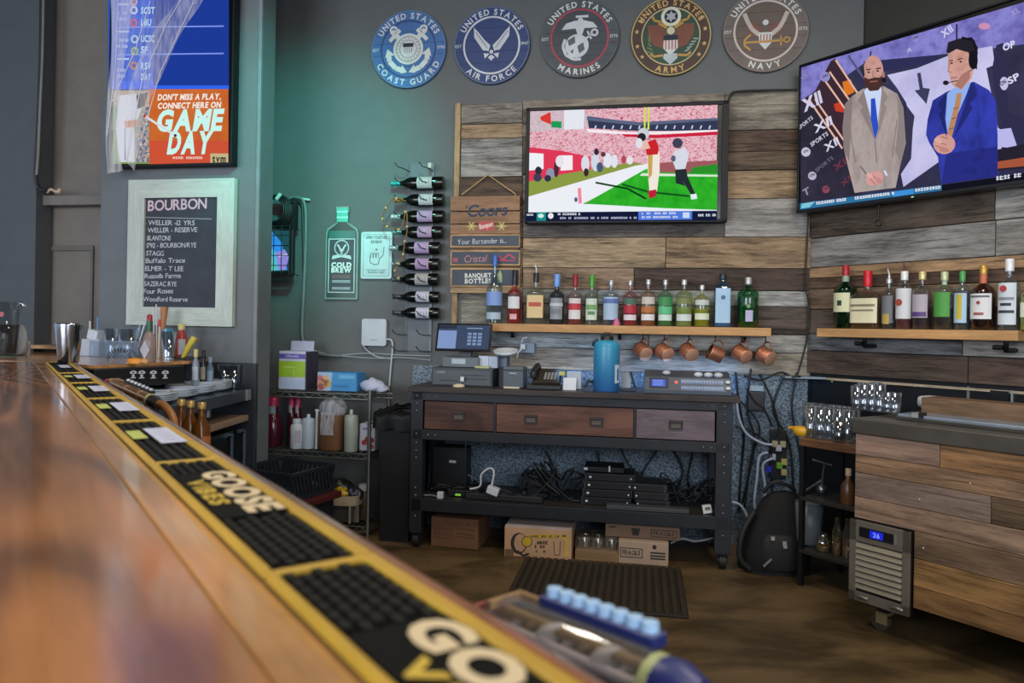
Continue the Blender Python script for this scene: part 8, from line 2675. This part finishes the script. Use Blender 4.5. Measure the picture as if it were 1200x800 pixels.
# under-counter appliance below the shelf
FD = Plane((a.x, a.y), sA)
ap0 = thing('undercounter_fridge', 'black under-counter fridge with rounded chrome door edge below the service shelf', 'fridge', (a.x, a.y, 0), sA)
zt_f = zP - 0.19
x0f, x1f = sl_ * 0.30, sl_ * 0.97
MB().box(((x0f + x1f) / 2, 0.27, zt_f / 2 + 0.02), (x1f - x0f, 0.42, zt_f - 0.04), P('#0e0f11', 0.4)).build('cabinet', ap0, bevel=0.006)
MB().box(((x0f + x1f) / 2 - 0.06, 0.03, zt_f / 2 + 0.03), (x1f - x0f - 0.14, 0.05, zt_f - 0.07), P('#07080a', 0.4, spec=0.25)).build('door', ap0, bevel=0.02, seg=4)
for x in (x1f - 0.19, x1f - 0.03):
    MB().tube(smooth_path([(x - 0.07, 0.0, zt_f - 0.02), (x - 0.02, 0.0, zt_f - 0.03), (x, 0.0, zt_f - 0.08), (x, 0.0, 0.08)], 5), 0.012, P('#6f8296', 0.25, 0.8), 8).build('chrome_edge', ap0)
for k in range(3):
    c_ = at((212, 223, 236)[k], 500, (3.05, 3.0, 2.95)[k])
    r = thing('amber_bottle', ('amber bottle in the group beside the fridge, next to the bar', 'middle amber bottle beside the fridge', 'amber bottle in the group, touching the fridge')[k], 'bottle', (c_.x, c_.y, 0.605), sA, 'amber bottles by the fridge')
    H = 0.27
    MB().lathe([(0.032, 0), (0.035, 0.01), (0.035, H * 0.62), (0.014, H * 0.78), (0.013, H * 0.93)], LQ('#7a4a14', 0.6), seg=14).build('glass_body', r)
    MB().lathe([(0.016, H * 0.9), (0.016, H), (0, H)], P('#a98a4c', 0.35, 0.4), seg=10, caps=False).build('cap', r)
    MB().lathe([(0.036, H * 0.15), (0.036, H * 0.5)], P('#b06a3c' if k == 2 else '#6d4a1c', 0.5), seg=8, a0=-2.6, a1=-0.4, caps=False).build('label', r)
c_ = at(224, 500, 3.0)
r = thing('bottle_rail', 'dark steel bottle rail beside the fridge, carrying amber bottles', 'bottle rail', (c_.x, c_.y, 0), LW.ang)
MB().box((0, 0.0, 0.3), (0.18, 0.16, 0.6), P('#17181a', 0.5)).box((0, -0.083, 0.62), (0.18, 0.006, 0.05), P('#2a2c2f', 0.4, 0.5)).build('body', r, bevel=0.003)

# ------------------------------------------------------------------ soda guns on the bar edge


def soda_gun(label, head, tail, rad, collar, hose, body_tint, buttons, capc):
    """hand-held drinks dispenser: clear body full of tubes, row of buttons, collar and hose"""
    r = thing('soda_gun', label, 'soda gun', head, 0, 'soda guns beside the bar')
    d = Vector(tail) - Vector(head)
    L = d.length
    ex = d.normalized()
    ez = Vector((0, 0, 1)); ez = (ez - ex * ez.dot(ex)).normalized()
    ey = ez.cross(ex)
    T = Matrix((ex, ey, ez)).transposed().to_4x4()
    tan = P('#a8845c', 0.5)

    def mb():
        m = MB(); m.T = T
        return m
    # clear housing
    m = mb()
    sec = [(0.0, 0.55), (0.03, 0.8), (0.12, 1.0), (0.82, 1.0), (0.88, 0.85)]
    pts = [(L * t, 0, 0) for t, _ in sec]
    m.tube(pts, [rad * k for _, k in sec], GL(body_tint, 0.35, 0.06, 0.06), 14); m.build('clear_housing', r)
    for k in range(5):
        a = 2 * pi * k / 5 + 0.4
        c_ = ('#c0b8b4', '#9a7a48', '#c5bec8', '#8a6a42', '#cdc4be')[k]
        m = mb().tube([(L * 0.08, rad * 0.5 * cos(a), rad * 0.5 * sin(a)), (L * 0.86, rad * 0.5 * cos(a), rad * 0.5 * sin(a))], rad * 0.2, P(c_, 0.4), 7); m.build('inner_tube', r)
    m = mb()
    for k in range(7):
        x = L * (0.18 + 0.095 * k)
        m.tube([(x, rad * 0.1, 0.1 * rad), (x + L * 0.02, -rad * 0.05, 0.0)], rad * (0.42 + 0.16 * (k % 3)), P(('#b3a9a0', '#7d6640', '#c9c2be')[k % 3], 0.35), 8)
    m.build('baffles', r)
    m = mb().tube([(0, 0, -rad * 0.3), (-L * 0.05, 0, -rad * 0.9), (-L * 0.05, 0, -rad * 1.7)], [rad * 0.5, rad * 0.5, rad * 0.36], GL('#b9c0c4', 0.7, 0.3), 12); m.build('nozzle', r)
    m = mb().box((-L * 0.01, -rad * 0.2, rad * 0.1), (L * 0.02, rad * 1.2, rad * 0.9), P('#a05048', 0.5)); m.build('red_seal', r)
    m = mb().box((L * 0.09, 0, rad * 0.78), (L * 0.022, rad * 1.5, rad * 0.3), tan).box((L * 0.22, rad * 0.72, rad * 0.86), (L * 0.28, rad * 0.14, rad * 0.14), tan); m.build('tan_trim', r)
    # button strip
    m = mb().box((L * 0.545, rad * 0.62, rad * 1.02), (L * 0.58, rad * 0.7, rad * 0.42), P(collar, 0.4)); m.build('button_strip', r, bevel=0.002)
    for k in range(buttons):
        x = L * (0.27 + 0.55 * (k + 0.5) / buttons)
        m = mb().tube([(x, rad * 0.66, rad * 1.18), (x, rad * 0.67, rad * 1.5)], [rad * 0.29, rad * 0.26], P(capc, 0.35), 10); m.build('button', r, bevel=0.001)
    m = mb().tube([(L * 0.86, 0, 0), (L * 0.90, 0, 0)], rad * 0.97, P('#a9b07a', 0.5), 14); m.build('label_ring', r)
    m = mb().tube([(L * 0.895, 0, 0), (L * 0.96, 0, 0), (L * 1.04, 0, -rad * 0.1)], [rad * 0.95, rad * 0.98, rad * 0.8], P(collar, 0.4), 16); m.build('collar', r)
    hp = [Vector(tail) - Vector(head) + ex * L * 0.03] + [Vector(h) - Vector(head) for h in hose]
    MB().tube(smooth_path(hp, 6), rad * 0.62, P('#8a5a2c', 0.45), 10).build('hose', r)
    # holster that hangs on the bar edge
    m = mb().box((L * 0.14, -rad * 0.2, -rad * 1.25), (L * 0.2, rad * 2.2, rad * 0.3), P('#6d6a66', 0.3, 0.6)).box((L * 0.14, -rad * 1.6, -rad * 1.1), (L * 0.16, rad * 1.4, rad * 0.25), P('#6d6a66', 0.3, 0.6))
    m.build('holster', r)
    return r


h0, t0 = at(576, 722, 0.70), at(806, 822, 0.535)
soda_gun('clear soda gun with pale blue buttons and navy collar at the near bar edge', h0, t0, 0.027, '#1f2c6a',
         [t0 + Vector((0.06, -0.04, -0.05)), t0 + Vector((0.12, -0.06, -0.2)), t0 + Vector((0.1, -0.02, -0.45))], '#d9d5d0', 8, '#a9cdf0')
h0, t0 = at(129, 448, 2.52), at(184, 472, 2.30)
soda_gun('amber and clear soda gun with brown hose hanging at the far bar edge', h0, t0, 0.021, '#2a2320',
         [at(193, 476, 2.26), at(203, 492, 2.22), at(204, 520, 2.2)], '#d9b58c', 7, '#c3cad6')
